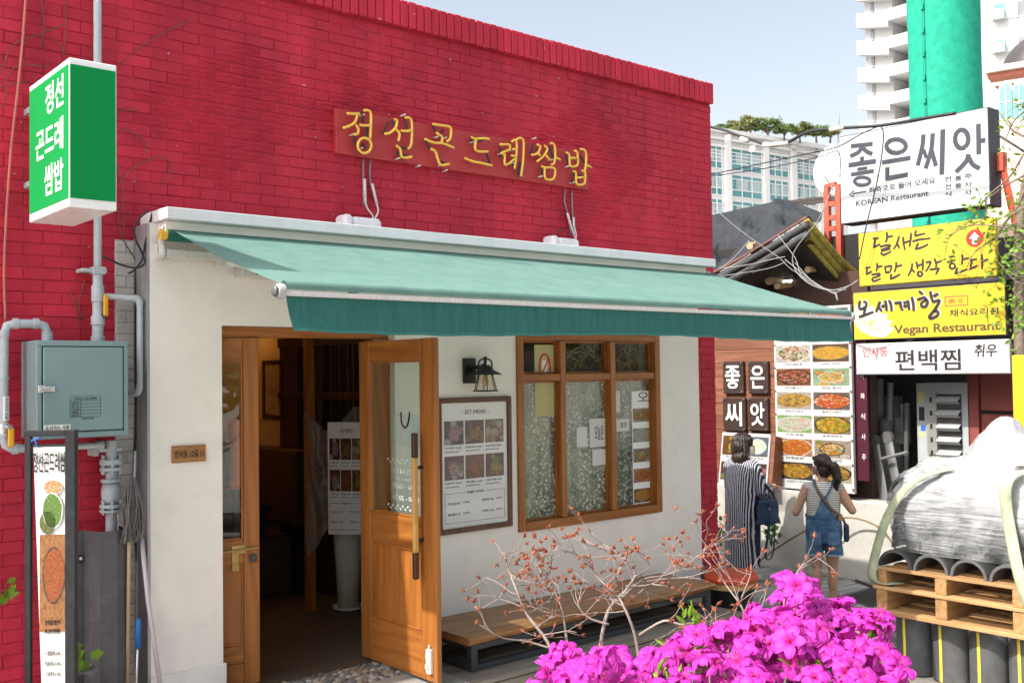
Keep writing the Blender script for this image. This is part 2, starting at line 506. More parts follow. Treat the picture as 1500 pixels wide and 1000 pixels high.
# raised step in front of the brick pier
b = MB(); b.lo((6.62, -.72, GZ - .02), (7.62, .19, -.24)); b.build('stone_step', concrete, None, bevel=.015, kind='structure')

# ================================================================== restaurant building
RB = thing('restaurant_building', (4.9, .2, GZ), 'crimson painted brick restaurant with cream plaster front and timber door and window', 'building')
RED = (.49, .022, .046)
red_b = M('crimson painted brick', RED, .62, .18, 1.6, .4, 75, spec=.22, dirt=.4, dirtcol=(.19, .014, .03), rnd=.14, streak=.2)
red_m = M('crimson painted joint', (.38, .016, .034), .7, .2, 5, .4, 110, dirt=.3, dirtcol=(.15, .012, .025))
white_br = M('white painted brick', (.55, .53, .49), .75, .14, 4, .4, 80, dirt=.55, dirtcol=(.2, .18, .15))
chips = M('bare mortar chips', (.5, .42, .38), .9, .2, 30, .3)
wall = MB()
wall.lo((-3, .2040, GZ), (2.2, .5, 4.3)); wall.lo((7.0, .2040, GZ), (7.492, .5, 4.3)); wall.lo((2.2, .2040, 2.72), (7.0, .5, 4.3))
BW = wall.build('brick_wall', red_m, RB)

BL, BH, JT = .2, .067, .0030
def brick_mesh(kind, seed):
    rnd = random.Random(seed); b = MB()
    hw, hh, dp = BL / 2 - JT / 2 - rnd.uniform(0, .0012), BH / 2 - JT / 2 - rnd.uniform(0, .001), .05
    ch = .002
    if kind == 'half': hw = BL / 4 - JT / 2
    def q(x, z, y): return (x, y, z)
    nx, nz = (12, 8) if kind == 'bump' else (3, 1)
    def fn(a, c):
        x = (a * 2 - 1) * (hw - ch); z = (c * 2 - 1) * (hh - ch); y = rnd.uniform(-.0012, .0012) if kind == 'plain' else 0
        if kind == 'bump':
            for cx in (-.055, 0, .055):
                r = math.hypot((x - cx) / .024, z / .022)
                if r < 1: y -= .012 * math.sqrt(1 - r * r)
        return q(x, z, y)
    b.grid(fn, nx, nz)
    if kind == 'lens':
        kk = len(b.v); m = 11
        for i in range(m):
            t = -1 + 2 * i / (m - 1); x = t * hw * .97; e = .0285 * (1 - t * t) ** .9 + .0004; r_ = .0125 * (1 - t * t) ** .7
            b.v += [Vector((x, -.0006, e)), Vector((x, -.0006 - r_ * .9, e * .55)), Vector((x, -.0008 - r_ * .12, .001)), Vector((x, -.0006 - r_, -e * .5)), Vector((x, -.0006, -e))]
        for i in range(m - 1):
            a = kk + 5 * i; b.f += [(a + q, a + q + 1, a + q + 6, a + q + 5) for q in range(4)]
    k = len(b.v)
    # chamfer ring and sides
    ring = [(-1, -1), (1, -1), (1, 1), (-1, 1)]
    b.v += [Vector((sx * (hw - ch), 0, sz * (hh - ch))) for sx, sz in ring]
    b.v += [Vector((sx * hw, ch, sz * hh)) for sx, sz in ring]
    b.v += [Vector((sx * hw, dp, sz * hh)) for sx, sz in ring]
    for i in range(4):
        j = (i + 1) % 4
        b.f += [(k + i, k + j, k + 4 + j, k + 4 + i), (k + 4 + i, k + 4 + j, k + 8 + j, k + 8 + i)]
    b.f = [f[::1] for f in b.f]
    me = bpy.data.meshes.new('brick'); me.from_pydata(b.v, [], b.f)
    if kind in ('lens', 'bump'):
        for p in me.polygons: p.use_smooth = kind == 'bump' and p.index < nx * nz
    return me
BM = {'plain': [brick_mesh('plain', k) for k in range(6)], 'lens': [brick_mesh('lens', 50)], 'bump': [brick_mesh('bump', 60)], 'half': [brick_mesh('half', 70)]}
for kk in BM.values():
    for me in kk: me.materials.append(red_b)
BMW = []
def lensy(px, py):
    d1 = abs(px - 335) / 150 + abs(py - 165) / 112
    d2 = abs(px - 855) / 105 + abs(py - 245) / 118
    d3 = abs(px - 520) / 75 + abs(py - 165) / 75
    return d1 < 1 or d2 < 1 or d3 < 1
cand = []
nrow = int((4.285 - GZ) / BH)
for r in range(nrow):
    z = 4.285 - BH / 2 - r * BH
    off = (r % 2) * BL / 2
    x = 7.5 - BL / 2 - off
    if off: cand.append((7.5 - BL / 4, z, 'half', 0))
    while x > -2.9:
        kind = 'plain'
        px, py, d = proj((x, .2, z))
        white_zone = 2.0 < x < 2.3 and z < 2.62
        if x + BL / 2 > 2.215 and x - BL / 2 < 7.02 and z < 2.80 - BH * .6:
            if not (x - BL / 2 < 2.2 or x + BL / 2 > 7.04): x -= BL; continue
        if lensy(px, py) and not (488 < px < 866 and 150 < py < 282 and abs(py - (192 + (px - 494) * .19)) < 42): kind = 'lens'
        elif random.random() < .008: kind = 'bump'
        area = (FPX / d) ** 2
        vis = -20 < px < 1060 and -15 < py < 1010
        hidden = (white_zone and False) or (40 < px < 172 and 95 < py < 325)
        cand.append((x, z, kind, area if vis and not hidden else 0))
        x -= BL
order = sorted(range(len(cand)), key=lambda i: -cand[i][3])
single = set(order[:210])
rest = MB()
for i, (x, z, kind, a) in enumerate(cand):
    rz = random.uniform(-.006, .006); dy = random.uniform(-.003, .0022)
    if i in single:
        me = random.choice(BM[kind])
        instance(me, 'brick', (x, .2 + dy, z), BW, (random.uniform(-.035, .03), 0, rz))
    else:
        me = random.choice(BM[kind])
        R = Matrix.Rotation(rz, 3, 'Z') @ Matrix.Rotation(random.uniform(-.035, .03), 3, 'X')
        rest.add([R @ v.co + Vector((x, .2 + dy, z)) for v in me.vertices], [tuple(p.vertices) for p in me.polygons])
wb_ = MB(); wb_.lo((2.088, .1925, GZ), (2.2, .206, 2.66)); wb_.build('joint', M('white painted joint', (.40, .38, .35), .85, .15, 6, .3), BW)
z = 2.62
while z > -.5:
    q = MB(); x1_ = 2.092 + random.uniform(-.004, .004); e_ = 2.15 if int(z / BH) % 3 == 0 else 2.198
    q.lo((x1_, .187, z - .0312), (e_, .2015, z + .0312)); q.build('brick', white_br, BW, bevel=.004)
    if e_ < 2.19: q = MB(); q.lo((e_ + .005, .1876, z - .0312), (2.198, .2015, z + .0312)); q.build('brick', white_br, BW, bevel=.004)
    z -= BH
# the far side of the pier
for r in range(nrow):
    z = 4.285 - BH / 2 - r * BH
    for k in range(1):
        y = .36 + k * BL + (r % 2) * .02
        rest.box((7.48, y, z), (.05, BL - JT, BH - JT))
rest.build('brick', red_b, BW, kind='stuff')
# soldier course along the roof edge
PC = MB(); PC.lo((-3, .17, 4.297), (7.46, .45, 4.47)); PCo = PC.build('parapet_course', red_m, RB)
sm = []
for k in range(4):
    q = MB(); q.box((0, 0, 0), (.0605, .08, .186)); me = q.mesh('brick', False, .004)[0]; me.materials.append(red_b); sm.append(me)
x = 7.488; k = 0; rest2 = MB()
while x > -2.9:
    c = (x - .033, .188 + random.uniform(-.003, .003), 4.386 + random.uniform(-.003, .002))
    if k < 120: instance(random.choice(sm), 'brick', c, PCo, (random.uniform(-.01, .01), random.uniform(-.008, .008), random.uniform(-.02, .02)))
    else: rest2.box(c, (.0605, .08, .186))
    x -= .0675; k += 1
rest2.build('brick', red_b, PCo, kind='stuff')
b = MB(); b.lo((-3, .19, 4.481), (7.47, .34, 4.495)); b.build('coping', M('grey green metal', (.24, .29, .27), .5, .1), RB, bevel=.003)
# small pale chips of broken paint on the brick
b = MB()
for k in range(150):
    x = random.uniform(1.3, 7.4); z = random.choice([random.uniform(2.85, 4.28), random.uniform(-.3, 4.28)])
    if 2.2 < x < 7.03 and z < 2.82: continue
    if random.random() < .4: z = random.choice([4.30, 4.47, 4.4]) + random.uniform(-.01, .01); y = .1445
    else: y = .1965
    s = random.uniform(.002, .007)
    b.add([(x + s * random.uniform(-2, -1), y, z - s * .4), (x + s * random.uniform(1, 2), y, z - s * .5), (x + s, y - .001, z + s * .6), (x - s * .6, y - .001, z + s * .5)], [(0, 1, 2, 3)])
b.build('paint_chips', chips, RB, kind='stuff')
b = MB(); b.lo((-3, .5, 3.1), (7.49, 9, 3.25)); b.lo((7.3, .5, GZ), (7.49, 9, 3.1)); b.lo((-3, 8.8, GZ), (7.3, 9, 3.1)); b.lo((-3, .5, GZ), (-2.8, 8.8, 3.1))  # unseen roof and walls, added for their shadow and kept low for the sun
b.build('roof', M('roof render', (.3, .29, .28), .9), RB)

# ---- plaster front
plaster = M('cream plaster', (.80, .755, .69), .8, .05, 1.6, .14, 40, dirt=.24, dirtcol=(.42, .37, .3))
b = MB()
DX0, DX1, DZ1 = 2.645, 3.87, 2.17
WX0, WX1, WZ0, WZ1 = 4.95, 6.48, .715, 2.16
zb = -.28
b.lo((2.215, 0, zb), (DX0, .2, 2.745)); b.lo((DX0, 0, DZ1), (DX1, .2, 2.745)); b.lo((DX1, 0, zb), (WX0, .2, 2.745))
b.lo((WX0, 0, zb), (WX1, .2, WZ0)); b.lo((WX0, 0, WZ1), (WX1, .2, 2.745)); b.lo((WX1, 0, zb), (7.02, .2, 2.745))
b.build('plaster_front', plaster, RB)
b = MB(); b.lo((2.2, .002, zb), (2.213, .2, 2.74)); b.build('side_flashing', M('grey metal flashing', (.36, .36, .38), .4, .1, 3, .05, metal=.4), RB)
b = MB(); b.lo((2.21, -.016, zb), (2.66, -.001, .19)); b.lo((3.9, -.016, -.1), (7.024, -.001, .19)); b.build('skirting', M('white trim', (.74, .72, .68), .6, .06, 3, .06, dirt=.2), RB, bevel=.003)
fas = M('white coated steel', (.74, .73, .74), .45, .06, 5, .05, dirt=.25, dirtcol=(.35, .36, .35), stretch=(1, 1, .15))
b = MB(); b.lo((2.235, -.2, 2.747), (7.03, .197, 2.812)); b.build('fascia', fas, RB, bevel=.003)
b = MB(); b.lo((2.26, -.12, 2.69), (7.0, -.002, 2.744)); b.build('soffit_board', plaster, RB)

# ---- window
oak1, oak2 = (.21, .068, .013), (.385, .142, .031)
oakx = wood('oak x', oak1, oak2, 'x', .38); oaky = wood('oak y', oak1, oak2, 'y', .38); oakz = wood('oak z', oak1, oak2, 'z', .38)
W = thing('window', (WX0, 0, WZ0)); W.parent = RB; W.location = Vector((WX0, 0, WZ0)) - base(RB)
P0 = FY(0)
for u in (4.935, 6.44): b = MB(); b.rect(P0, u, .70, u + .06, 2.165, -.09, .022); b.build('jamb', oakz, W, bevel=.003)
b = MB(); b.rect(P0, 4.995, 2.105, 6.44, 2.165, -.09, .02); b.build('head', oakx, W, bevel=.003)
b = MB(); b.rect(P0, 4.995, .70, 6.44, .765, -.09, .028); b.build('sill', oakx, W, bevel=.003)
for u in (5.372, 5.92): b = MB(); b.rect(P0, u, .766, u + .055, 2.104, -.085, .014); b.build('mullion', oakz, W, bevel=.003)
for u, u_ in ((4.996, 5.371), (5.428, 5.919), (5.976, 6.439)): b = MB(); b.rect(P0, u, 1.80, u_, 1.855, -.085, .01); b.build('transom', oakx, W, bevel=.003)
gclear = glass('clear glass', (.88, .93, .9), .0, refl=1.52)
gspk = glass('stippled glass', (.90, .93, .88), .0, .85, (.80, .80, .70), 34, refl=1.52)
for (u0, u1) in ((4.996, 5.371), (5.428, 5.919), (5.976, 6.439)):
    b = MB(); b.rect(P0, u0, 1.856, u1, 2.104, -.056, -.05); b.build('pane', gclear, W)
    b = MB(); b.rect(P0, u0, .766, u1, 1.799, -.056, -.05); b.build('pane', gspk, W)
    b = MB(); b.frame(P0, u0 + .002, 1.857, u1 - .002, 2.103, .012, -.075, -.036); b.build('glazing_bead', oakx, W)
    b = MB(); b.frame(P0, u0 + .002, .767, u1 - .002, 1.798, .012, -.075, -.036); b.build('glazing_bead', oakz, W)

# ---- door frame
DF = thing('door_frame', (3.25, .1, 0)); DF.parent = RB; DF.location = Vector((3.25, .1, 0)) - base(RB)
b = MB(); b.lo((2.60, .075, 2.105), (3.868, .165, 2.168)); b.build('header', oakx, DF, bevel=.003)
b = MB(); b.lo((3.735, .06, -.02), (3.866, .16, 2.104)); b.build('jamb', oakz, DF, bevel=.003)
b = MB(); b.lo((2.63, .08, -.02), (2.655, .18, 2.104)); b.build('jamb', oakz, DF)
# ---- open leaf
LF = PL((3.66, .11, 0), (0, -1, 0))
DL = thing('door', (3.66, .11, 0)); DL.parent = RB; DL.location = base(DL) - base(RB); DL['label'] = 'wide oak leaf standing open into the street'
T0, T1 = -.038, 0
WL, SW = .84, .115
gz0, gz1 = .98, 1.955
for u, u_ in ((0, SW), (WL - SW - .03, WL)): b = MB(); b.rect(LF, u, .02, u_, 2.085, T0, T1); b.build('stile', oakz, DL, bevel=.003)
for v, v_ in ((gz1, 2.084), (.79, gz0), (.021, .30)): b = MB(); b.rect(LF, SW + .001, v, WL - SW - .031, v_, T0, T1); b.build('rail', oaky, DL, bevel=.003)
b = MB(); b.rect(LF, SW + .001, .3, WL - SW - .031, .79, T0 + .012, T1 - .012); b.build('panel', oakz, DL)
b = MB(); b.frame(LF, SW + .002, .301, WL - SW - .032, .789, .014, -.012, -.003); b.frame(LF, SW + .002, gz0 + .001, WL - SW - .032, gz1 - .001, .014, -.03, -.004); b.build('beading', oakz, DL, bevel=.003)
b = MB(); b.rect(LF, SW + .003, gz0 + .002, WL - SW - .033, gz1 - .002, -.022, -.017); b.build('pane', gclear, DL)
hdark = wood('walnut', (.03, .013, .007), (.075, .034, .018), 'z'); hbr = M('brass yellow wood', (.52, .30, .085), .35, .12, 5, .05)
for sgn in (1, -1):
    d = .058 if sgn > 0 else -.038 - .058
    b = MB(); b.rect(LF, .70, .79, .728, 1.36, d - .016, d + .016); b.build('handle', hbr, DL, bevel=.004)
    for v, v_ in ((.63, .789), (1.361, 1.51)): b = MB(); b.rect(LF, .699, v, .729, v_, d - .017, d + .017); b.build('handle_end', hdark, DL, bevel=.004)
    for z in (.86, 1.30): b = MB(); b.tube([LF.at(.714, z, d), LF.at(.714, z, (0 if sgn > 0 else -.038))], .011); b.build('standoff', M('black iron', (.02, .02, .021), .45, .2), DL)
b = MB(); b.rect(LF, .755, .07, .80, .215, 0, .022); b.rect(LF, .763, .10, .79, .13, .022, .034); b.rect(LF, .763, .16, .79, .185, .022, .03); b.tube([LF.at(.777, .21, .012), LF.at(.777, .24, .012)], .006)
b.build('floor_bolt', M('white lock paint', (.7, .68, .62), .4, .08), DL, bevel=.003)
etch = M('white glass print', (.75, .75, .72), .6, .05)
BK = PL((3.6785, .11, 0), (0, 1, 0))        # far side of the glass: the print reads the right way from there
for (z0, z1, t) in ((1.24, 1.275, '영업시간'), (1.15, 1.18, '11:30 - 15:00'), (1.075, 1.105, '16:50 - 20:30'), (1.20, 1.215, '매주 일요일 휴무')):
    text(t, BK, (-.64, z0, -.36, z1), etch, DL, d=.0022, depth=.0008)
b = MB()
for zc in (1.32, 1.03):
    for k in range(13):
        u = .30 + k * .027; s = (-1) ** k
        dq = -.0160 + .0001 * (k % 3); b.add([LF.at(u, zc, dq), LF.at(u + .014, zc + s * .006, dq), LF.at(u + .022, zc + s * .018, dq), LF.at(u + .008, zc + s * .012, dq)], [(0, 1, 2, 3)])
b.build('leaf_print', etch, DL)
# ---- narrow leaf
c15 = math.radians(13)
NF = PL((2.652, .105, 0), (math.cos(c15), -math.sin(c15), 0))
NL = thing('door', (2.652, .105, 0)); NL.parent = RB; NL.location = base(NL) - base(RB); NL['label'] = 'narrow oak leaf with brass bolt, almost shut'
nw = NF.uv(380, 760)[0]; s0 = NF.uv(357, 760)[0]
for u, u_ in ((s0, nw), (-.02, .012)): b = MB(); b.rect(NF, u, .015, u_, 2.10, -.038, 0); b.build('stile', oakz, NL, bevel=.003)
for v, v_ in ((1.965, 2.099), (.74, .88), (.016, .14), (.143, .249)): b = MB(); b.rect(NF, .013, v, s0 - .001, v_, -.038, -.0005); b.build('rail', oakx, NL, bevel=.003)
b = MB(); b.rect(NF, .013, .25, s0 - .001, .74, -.028, -.012); b.build('panel', oakz, NL)
b = MB(); b.frame(NF, .014, .251, s0 - .002, .739, .012, -.012, -.003); b.frame(NF, .014, .881, s0 - .002, 1.964, .012, -.02, -.003); b.build('beading', oakz, NL, bevel=.002)
b = MB(); b.rect(NF, .015, .882, s0 - .003, 1.963, -.026, -.021); b.build('pane', gclear, NL)
brass = M('aged brass', (.42, .29, .1), .35, .2, 25, .1, metal=.8)
b = MB(); b.tube([NF.at(.0, .815, .013), NF.at(nw - .005, .83, .013)], .0055, 8); b.build('bolt', brass, NL)
b = MB(); b.rect(NF, .09, .80, .17, .85, 0, .008); b.build('bolt_plate', brass, NL)
b = MB(); b.rect(NF, .092, .70, .132, .80, 0, .007); b.rect(NF, .106, .72, .118, .77, .007, .009); b.build('hasp', brass, NL)
b = MB(); b.rect(NF, s0 + .03, .745, s0 + .075, .79, 0, .016); b.rect(NF, s0 + .04, .752, s0 + .065, .783, .016, .022); b.build('latch', M('dark steel', (.09, .085, .08), .4, .2, metal=.6), NL, bevel=.002)

# ---- interior
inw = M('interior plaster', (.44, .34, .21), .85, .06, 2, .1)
b = MB(); b.lo((-.3, .02, -.12), (7.2, 8.7, 0)); b.build('interior_floor', M('dark screed', (.075, .06, .045), .55, .35, 1.4, .15, 30, dirt=.5, dirtcol=(.14, .11, .07)), None, kind='structure')
b = MB(); b.lo((-.3, .25, 2.62), (7.2, 8.7, 2.68)); b.build('interior_ceiling', M('ceiling cream', (.62, .52, .36), .85, .04), None, kind='structure')
dkw = wood('dark timber', (.022, .009, .005), (.06, .026, .014), 'z', .5)
IX = FX(4.5)
b = MB(); b.lo((4.5, 2.72, 0), (4.62, 8.7, 2.62)); b.build('interior_wall', inw, None, kind='structure')
b = MB(); b.lo((-.3, 6.2, 0), (4.5, 6.3, 2.62)); b.lo((1.0, .26, 0), (1.1, 6.2, 2.62)); b.build('interior_wall', M('interior plaster shade tone', (.28, .2, .12), .85, .06, 2, .1), None, kind='structure')  # darker copy of the interior plaster, the dimness put into its colour
b = MB(); b.lo((7.1, .26, 0), (7.2, 8.7, 2.62)); b.lo((4.62, 5.0, 0), (7.1, 5.1, 2.62)); b.build('interior_wall', inw, None, kind='structure')
PT = thing('timber_partition', (4.5, 2.0, 0), 'dark timber partition with glazed openings deep inside the doorway', 'partition')
b = MB()
ya, yb = IX.uv(411, 560)[0], IX.uv(545, 560)[0]
b.rect(IX, ya, 2.12, yb, 2.2, -.06, .03); b.rect(IX, ya, 1.66, yb, 1.72, -.06, .03); b.rect(IX, ya, 0, ya + .34, 2.12, -.06, .01)
for px in (452, 474, 487.5, 500, 512, 520, 530):
    u = IX.uv(px, 560)[0]; b.rect(IX, u - .018, 1.2, u + .018, 2.12, -.05, .02)
b.rect(IX, ya + .34, 0, yb, 1.2, -.06, .0)
b.build('frame', dkw, PT, bevel=.003)
b = MB(); b.rect(IX, ya + .34, 1.2, yb, 2.12, -.03, -.025); b.build('pane', gclear, PT)
BN = thing('bench_back', (4.3, 3.2, 0), 'brown padded bench back along the inside wall', 'bench')
b = MB(); b.lo((4.36, 2.3, .55), (4.48, 4.4, 1.22)); b.build('back', M('brown leatherette', (.075, .04, .022), .5, .2, 6, .1), BN, bevel=.02)
b = MB(); b.lo((3.95, 2.3, .0), (4.35, 4.4, .5)); b.build('seat', M('brown leatherette', (.075, .04, .022)), BN, bevel=.02)
a0 = IX.uv(388, 612); a1 = IX.uv(416, 527)
PF = thing('framed_picture', IX.at(a0[0], a0[1]), 'small dark framed scroll painting on the inside wall', 'picture')
b = MB(); b.frame(IX, a0[0], a0[1], a1[0], a1[1], .035, .002, .03); b.build('frame', dkw, PF, bevel=.003)
b = MB(); b.rect(IX, a0[0] + .03, a0[1] + .03, a1[0] - .03, a1[1] - .03, .002, .012); b.build('painting', M('old paper', (.30, .22, .12), .8, .4, 9, .05, dirt=.8, dirtcol=(.1, .07, .04)), PF)
IP = thing('timber_post', (4.1, 1.57, 0), 'square timber post standing inside the doorway', 'post')
b = MB(); b.lo((4.068, 1.535, 0), (4.135, 1.605, 2.618)); b.build('shaft', oakz, IP, bevel=.004)
TB = thing('dining_table', (3.75, 2.9, 0), 'black dining table inside the dim restaurant', 'table')
b = MB(); b.lo((3.35, 2.3, .72), (4.15, 3.6, .76)); b.build('top', M('black lacquer', (.015, .012, .01), .3, .2), TB, bevel=.004)
for sx in (3.42, 4.08):
    for sy in (2.38, 3.52):
        b = MB(); b.lo((sx - .025, sy - .025, 0), (sx + .025, sy + .025, .719)); b.build('leg', MATS['black lacquer'], TB)
cupm = M('ivory ceramic', (.62, .55, .42), .35, .06)
cq = MB(); cq.lathe([(.04, 0), (.04, .02), (.037, .06), (.03, .078), (.012, .083)], (0, 0, 0), 14); cme = cq.mesh('cup', True)[0]; cme.materials.append(cupm)
for k, (px, py) in enumerate(((384, 692), (394, 692), (402, 694), (389, 684), (398, 685), (432, 700), (441, 699), (448, 699))):
    p = hZ(px, py, .80)
    p = Vector((min(4.1, max(3.4, p.x)), min(3.55, max(2.35, p.y)), .8015))
    instance(cme, 'cup', p + Vector((.0, .0, .0)), None)
    o = COL.objects[-1]; tag(o, ['lower left', 'lower middle', 'lower right', 'upper left', 'upper right', 'left', 'middle', 'right'][k] + ' upturned ivory cup in the ' + ('left' if k < 5 else 'right') + ' cluster on the inside table', 'cup', 'upturned cups on the inside table')
# plastic sheet on the post, with a menu sheet and pots behind it
film = glass('dusty film', (.82, .76, .66), .12, .55, (.55, .47, .36), 0, 1.45)
PS0 = PL((4.1, 1.5, 0), (.62, -.78, 0))
SH = thing('plastic_sheet', (4.1, 1.5, .6), 'crumpled clear plastic sheet hung from the timber post', 'plastic sheet')
def sheetf(a, c):
    u = a * .62 - .05; top = 1.58 - .16 * math.sin(min(1, a * 1.6) * PI) + .05 * a; bot = .42 + .55 * a * a + .25 * math.sin(a * 3)
    v = bot + (top - bot) * c
    d = .045 * fbm((u * 7, v * 3, 1.3), 1.2) + .03 * math.sin(u * 40 + v * 6) * (1 - a)
    return PS0.at(u, v, d + .03)
b = MB(); b.grid(sheetf, 40, 40); b.build('sheet', film, SH, True)
pot1 = thing('plant_pot', (4.33, 1.35, 0), 'tall white plant pot on a saucer inside the doorway', 'plant pot')
b = MB(); b.lathe([(.085, .02), (.10, .35), (.12, .62), (.125, .64), (.11, .64), (.105, .58), (.01, .56)], (4.36, 1.42, 0), 20); b.build('pot', M('white glaze', (.62, .58, .5), .4, .08), pot1, True)
b = MB(); b.lathe([(.09, 0), (.125, .012), (.13, .03), (.12, .03), (.1, .016)], (4.36, 1.42, 0), 20); b.build('saucer', MATS['white glaze'], pot1, True)
pot2 = thing('plant_pot', (4.5, 1.1, 0), 'black plant pot on a white saucer behind the open door', 'plant pot')
b = MB(); b.lathe([(.09, .02), (.12, .36), (.15, .45), (.13, .45), (.01, .4)], (4.47, 1.12, 0), 20); b.build('pot', M('black plastic', (.014, .014, .015), .4, .2), pot2, True)
b = MB(); b.lathe([(.1, 0), (.14, .012), (.145, .03), (.135, .03), (.11, .016)], (4.47, 1.12, 0), 20); b.build('saucer', MATS['white glaze'], pot2, True)
# orange tube seen through the narrow leaf
ot = thing('orange_tube', (3.0, .62, .6), 'bright orange plastic tube standing inside the narrow door glass', 'tube')
pO = hY(345, 715, .62)
b = MB(); b.lathe([(.05, 0), (.052, .04), (.04, .06), (.042, .40), (.047, .42), (.047, .45), (.03, .45)], (pO.x, pO.y, pO.z), 16); b.build('body', M('orange plastic', (.75, .17, .02), .4, .08), ot, True)
b = MB(); b.lathe([(.02, -pO.z), (.02, -.05), (.045, 0)], (pO.x, pO.y, pO.z), 10); b.build('stand', M('black plastic', (.014, .014, .015)), ot, True)
# cove strip light that warms the ceiling
cv = thing('cove_light', (3.6, 2.6, 2.5), 'warm strip light washing the restaurant ceiling', 'lamp')
b = MB(); b.lo((1.5, 2.62, 2.50), (4.44, 2.70, 2.515)); b.build('strip', emis('warm strip', (1, .56, .20), 13), cv)
b = MB(); b.lo((1.5, 2.58, 2.44), (4.44, 2.60, 2.55)); b.lo((1.5, 2.60, 2.44), (4.44, 2.74, 2.46)); b.build('trough', M('ceiling cream', (.62, .52, .36)), cv)
# pebble threshold
th = thing('pebble_threshold', (3.2, -.25, 0), kind='structure')
b = MB(); b.lo((2.5, -.75, -.3), (3.89, .018, -.008)); b.build('mortar_bed', M('grey mortar', (.28, .265, .24), .9, .15, 12, .3), th, bevel=.004)
pebm = [M('pebble tone %d' % k, c, .5, .2, 30, .1) for k, c in enumerate(((.16, .13, .1), (.09, .09, .09), (.28, .24, .18), (.13, .11, .1), (.22, .15, .1), (.34, .32, .28)))]
pme = []
for k in range(6):
    q = MB(); rr = random.Random(k)
    a_, b_ = rr.uniform(.85, 1.25), rr.uniform(.6, .9)
    q.lathe([(.019, -.004), (.0205, .0), (.016, .006), (.008, .0085)], (0, 0, 0), 9)
    for v in q.v: v.x *= a_; v.y *= b_; v.x += .003 * math.sin(v.y * 180 + k)
    me = q.mesh('pebble', True)[0]; me.materials.append(pebm[k]); pme.append(me)
pts = []
tries = 0
while len(pts) < 290 and tries < 40000:
    tries += 1
    x = random.uniform(2.66, 3.86); y = random.uniform(-.34, .0)
    px, py, z = proj((x, y, 0))
    if py > 1010 or px < 330: continue
    if all((x - a) ** 2 + (y - c) ** 2 > .0385 ** 2 for a, c in pts): pts.append((x, y))
for x, y in pts:
    instance(random.choice(pme), 'pebble', (x, y, -.0035 + random.uniform(-.001, .002)), th, (0, 0, random.uniform(0, PI)), random.uniform(.85, 1.1))
# ================================================================== awning
teal = (.15, .285, .245)
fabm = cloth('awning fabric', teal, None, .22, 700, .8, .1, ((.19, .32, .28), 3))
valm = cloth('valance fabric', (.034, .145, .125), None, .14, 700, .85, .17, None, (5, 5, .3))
n_, l_ = valm.node_tree.nodes, valm.node_tree.links
AW = thing('awning', (4.7, 0, 2.6), 'teal green retractable fabric awning over the door and window', 'awning')
AX0, AX1, AYF = 2.30, 7.125, -1.39
def awf(a, c):
    x = AX0 + (AX1 - AX0) * a; y = -.105 + (AYF + .105) * c
    z = 2.70 + (2.30 - 2.70) * c - .018 * math.sin(PI * c) * (1 - .3 * a) + .004 * math.sin(a * 60) * (1 - c) * c
    return (x, y, z)
b = MB(); b.grid(awf, 60, 16); b.build('fabric', fabm, AW, True)
b = MB(); b.grid(lambda a, c: (AX0 + .01 + (AX1 - AX0 - .02) * a, AYF - .008 - .028 * math.cos(c * PI * 1.25 - .5), 2.286 + .03 * math.sin(c * PI * 1.25 - .5)), 40, 6); b.build('front_hem', fabm, AW, True)
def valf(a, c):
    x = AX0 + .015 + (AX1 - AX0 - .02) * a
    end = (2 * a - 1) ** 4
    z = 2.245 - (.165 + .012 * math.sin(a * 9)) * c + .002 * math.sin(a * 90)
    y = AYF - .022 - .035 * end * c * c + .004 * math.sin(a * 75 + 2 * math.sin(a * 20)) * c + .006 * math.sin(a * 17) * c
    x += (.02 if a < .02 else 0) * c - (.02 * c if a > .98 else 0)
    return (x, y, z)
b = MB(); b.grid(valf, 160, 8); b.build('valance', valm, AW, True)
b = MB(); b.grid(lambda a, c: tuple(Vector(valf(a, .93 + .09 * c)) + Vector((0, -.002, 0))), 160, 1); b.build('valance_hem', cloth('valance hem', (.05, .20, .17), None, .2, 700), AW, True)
b = MB(); b.box(((AX0 + AX1) / 2, AYF - .022, 2.252), (AX1 - AX0, .03, .024)); b.build('front_bar', M('ribbed white bar', (.62, .58, .56), .5, .2, 14, .1, stretch=(8, .1, .1), dirt=.5, dirtcol=(.25, .22, .2)), AW, bevel=.004)
for x in (AX0 - .012, AX1 + .012):
    b = MB(); b.lathe([(.016, -.018), (.034, -.016), (.037, -.008), (.037, .018), (.024, .019)], (x, AYF - .012, 2.262), 14, 'x'); b.build('end_cap', M('grey plastic cap', (.36, .36, .37), .35, .1), AW, True, angle=40)
    b = MB(); b.lathe([(.012, 0), (.026, .004), (.028, .01)], (x - .034 if x < 4 else x + .02, AYF - .012, 2.262), 12, 'x'); b.build('cap_ring', M('dark grey plastic', (.1, .1, .1), .4), AW, True)
b = MB(); b.tube([(AX0 - .03, -.10, 2.668), (AX1, -.10, 2.668)], .036, 14); b.build('roller', cloth('rolled fabric', (.02, .12, .09)), AW, True, angle=40)
b = MB(); b.lathe([(.03, -.02), (.03, .02)], (AX0 - .045, -.1, 2.668), 14, 'x'); b.build('roller_hub', M('yellow hub', (.7, .42, .05), .4), AW)
metal = M('awning white metal', (.58, .57, .53), .45, .08, 9, .08, dirt=.4, dirtcol=(.2, .19, .16))
b = MB(); b.lo((AX0 - .02, -.09, 2.545), (AX1 - .05, -.045, 2.59)); b.build('torsion_bar', metal, AW, bevel=.003)
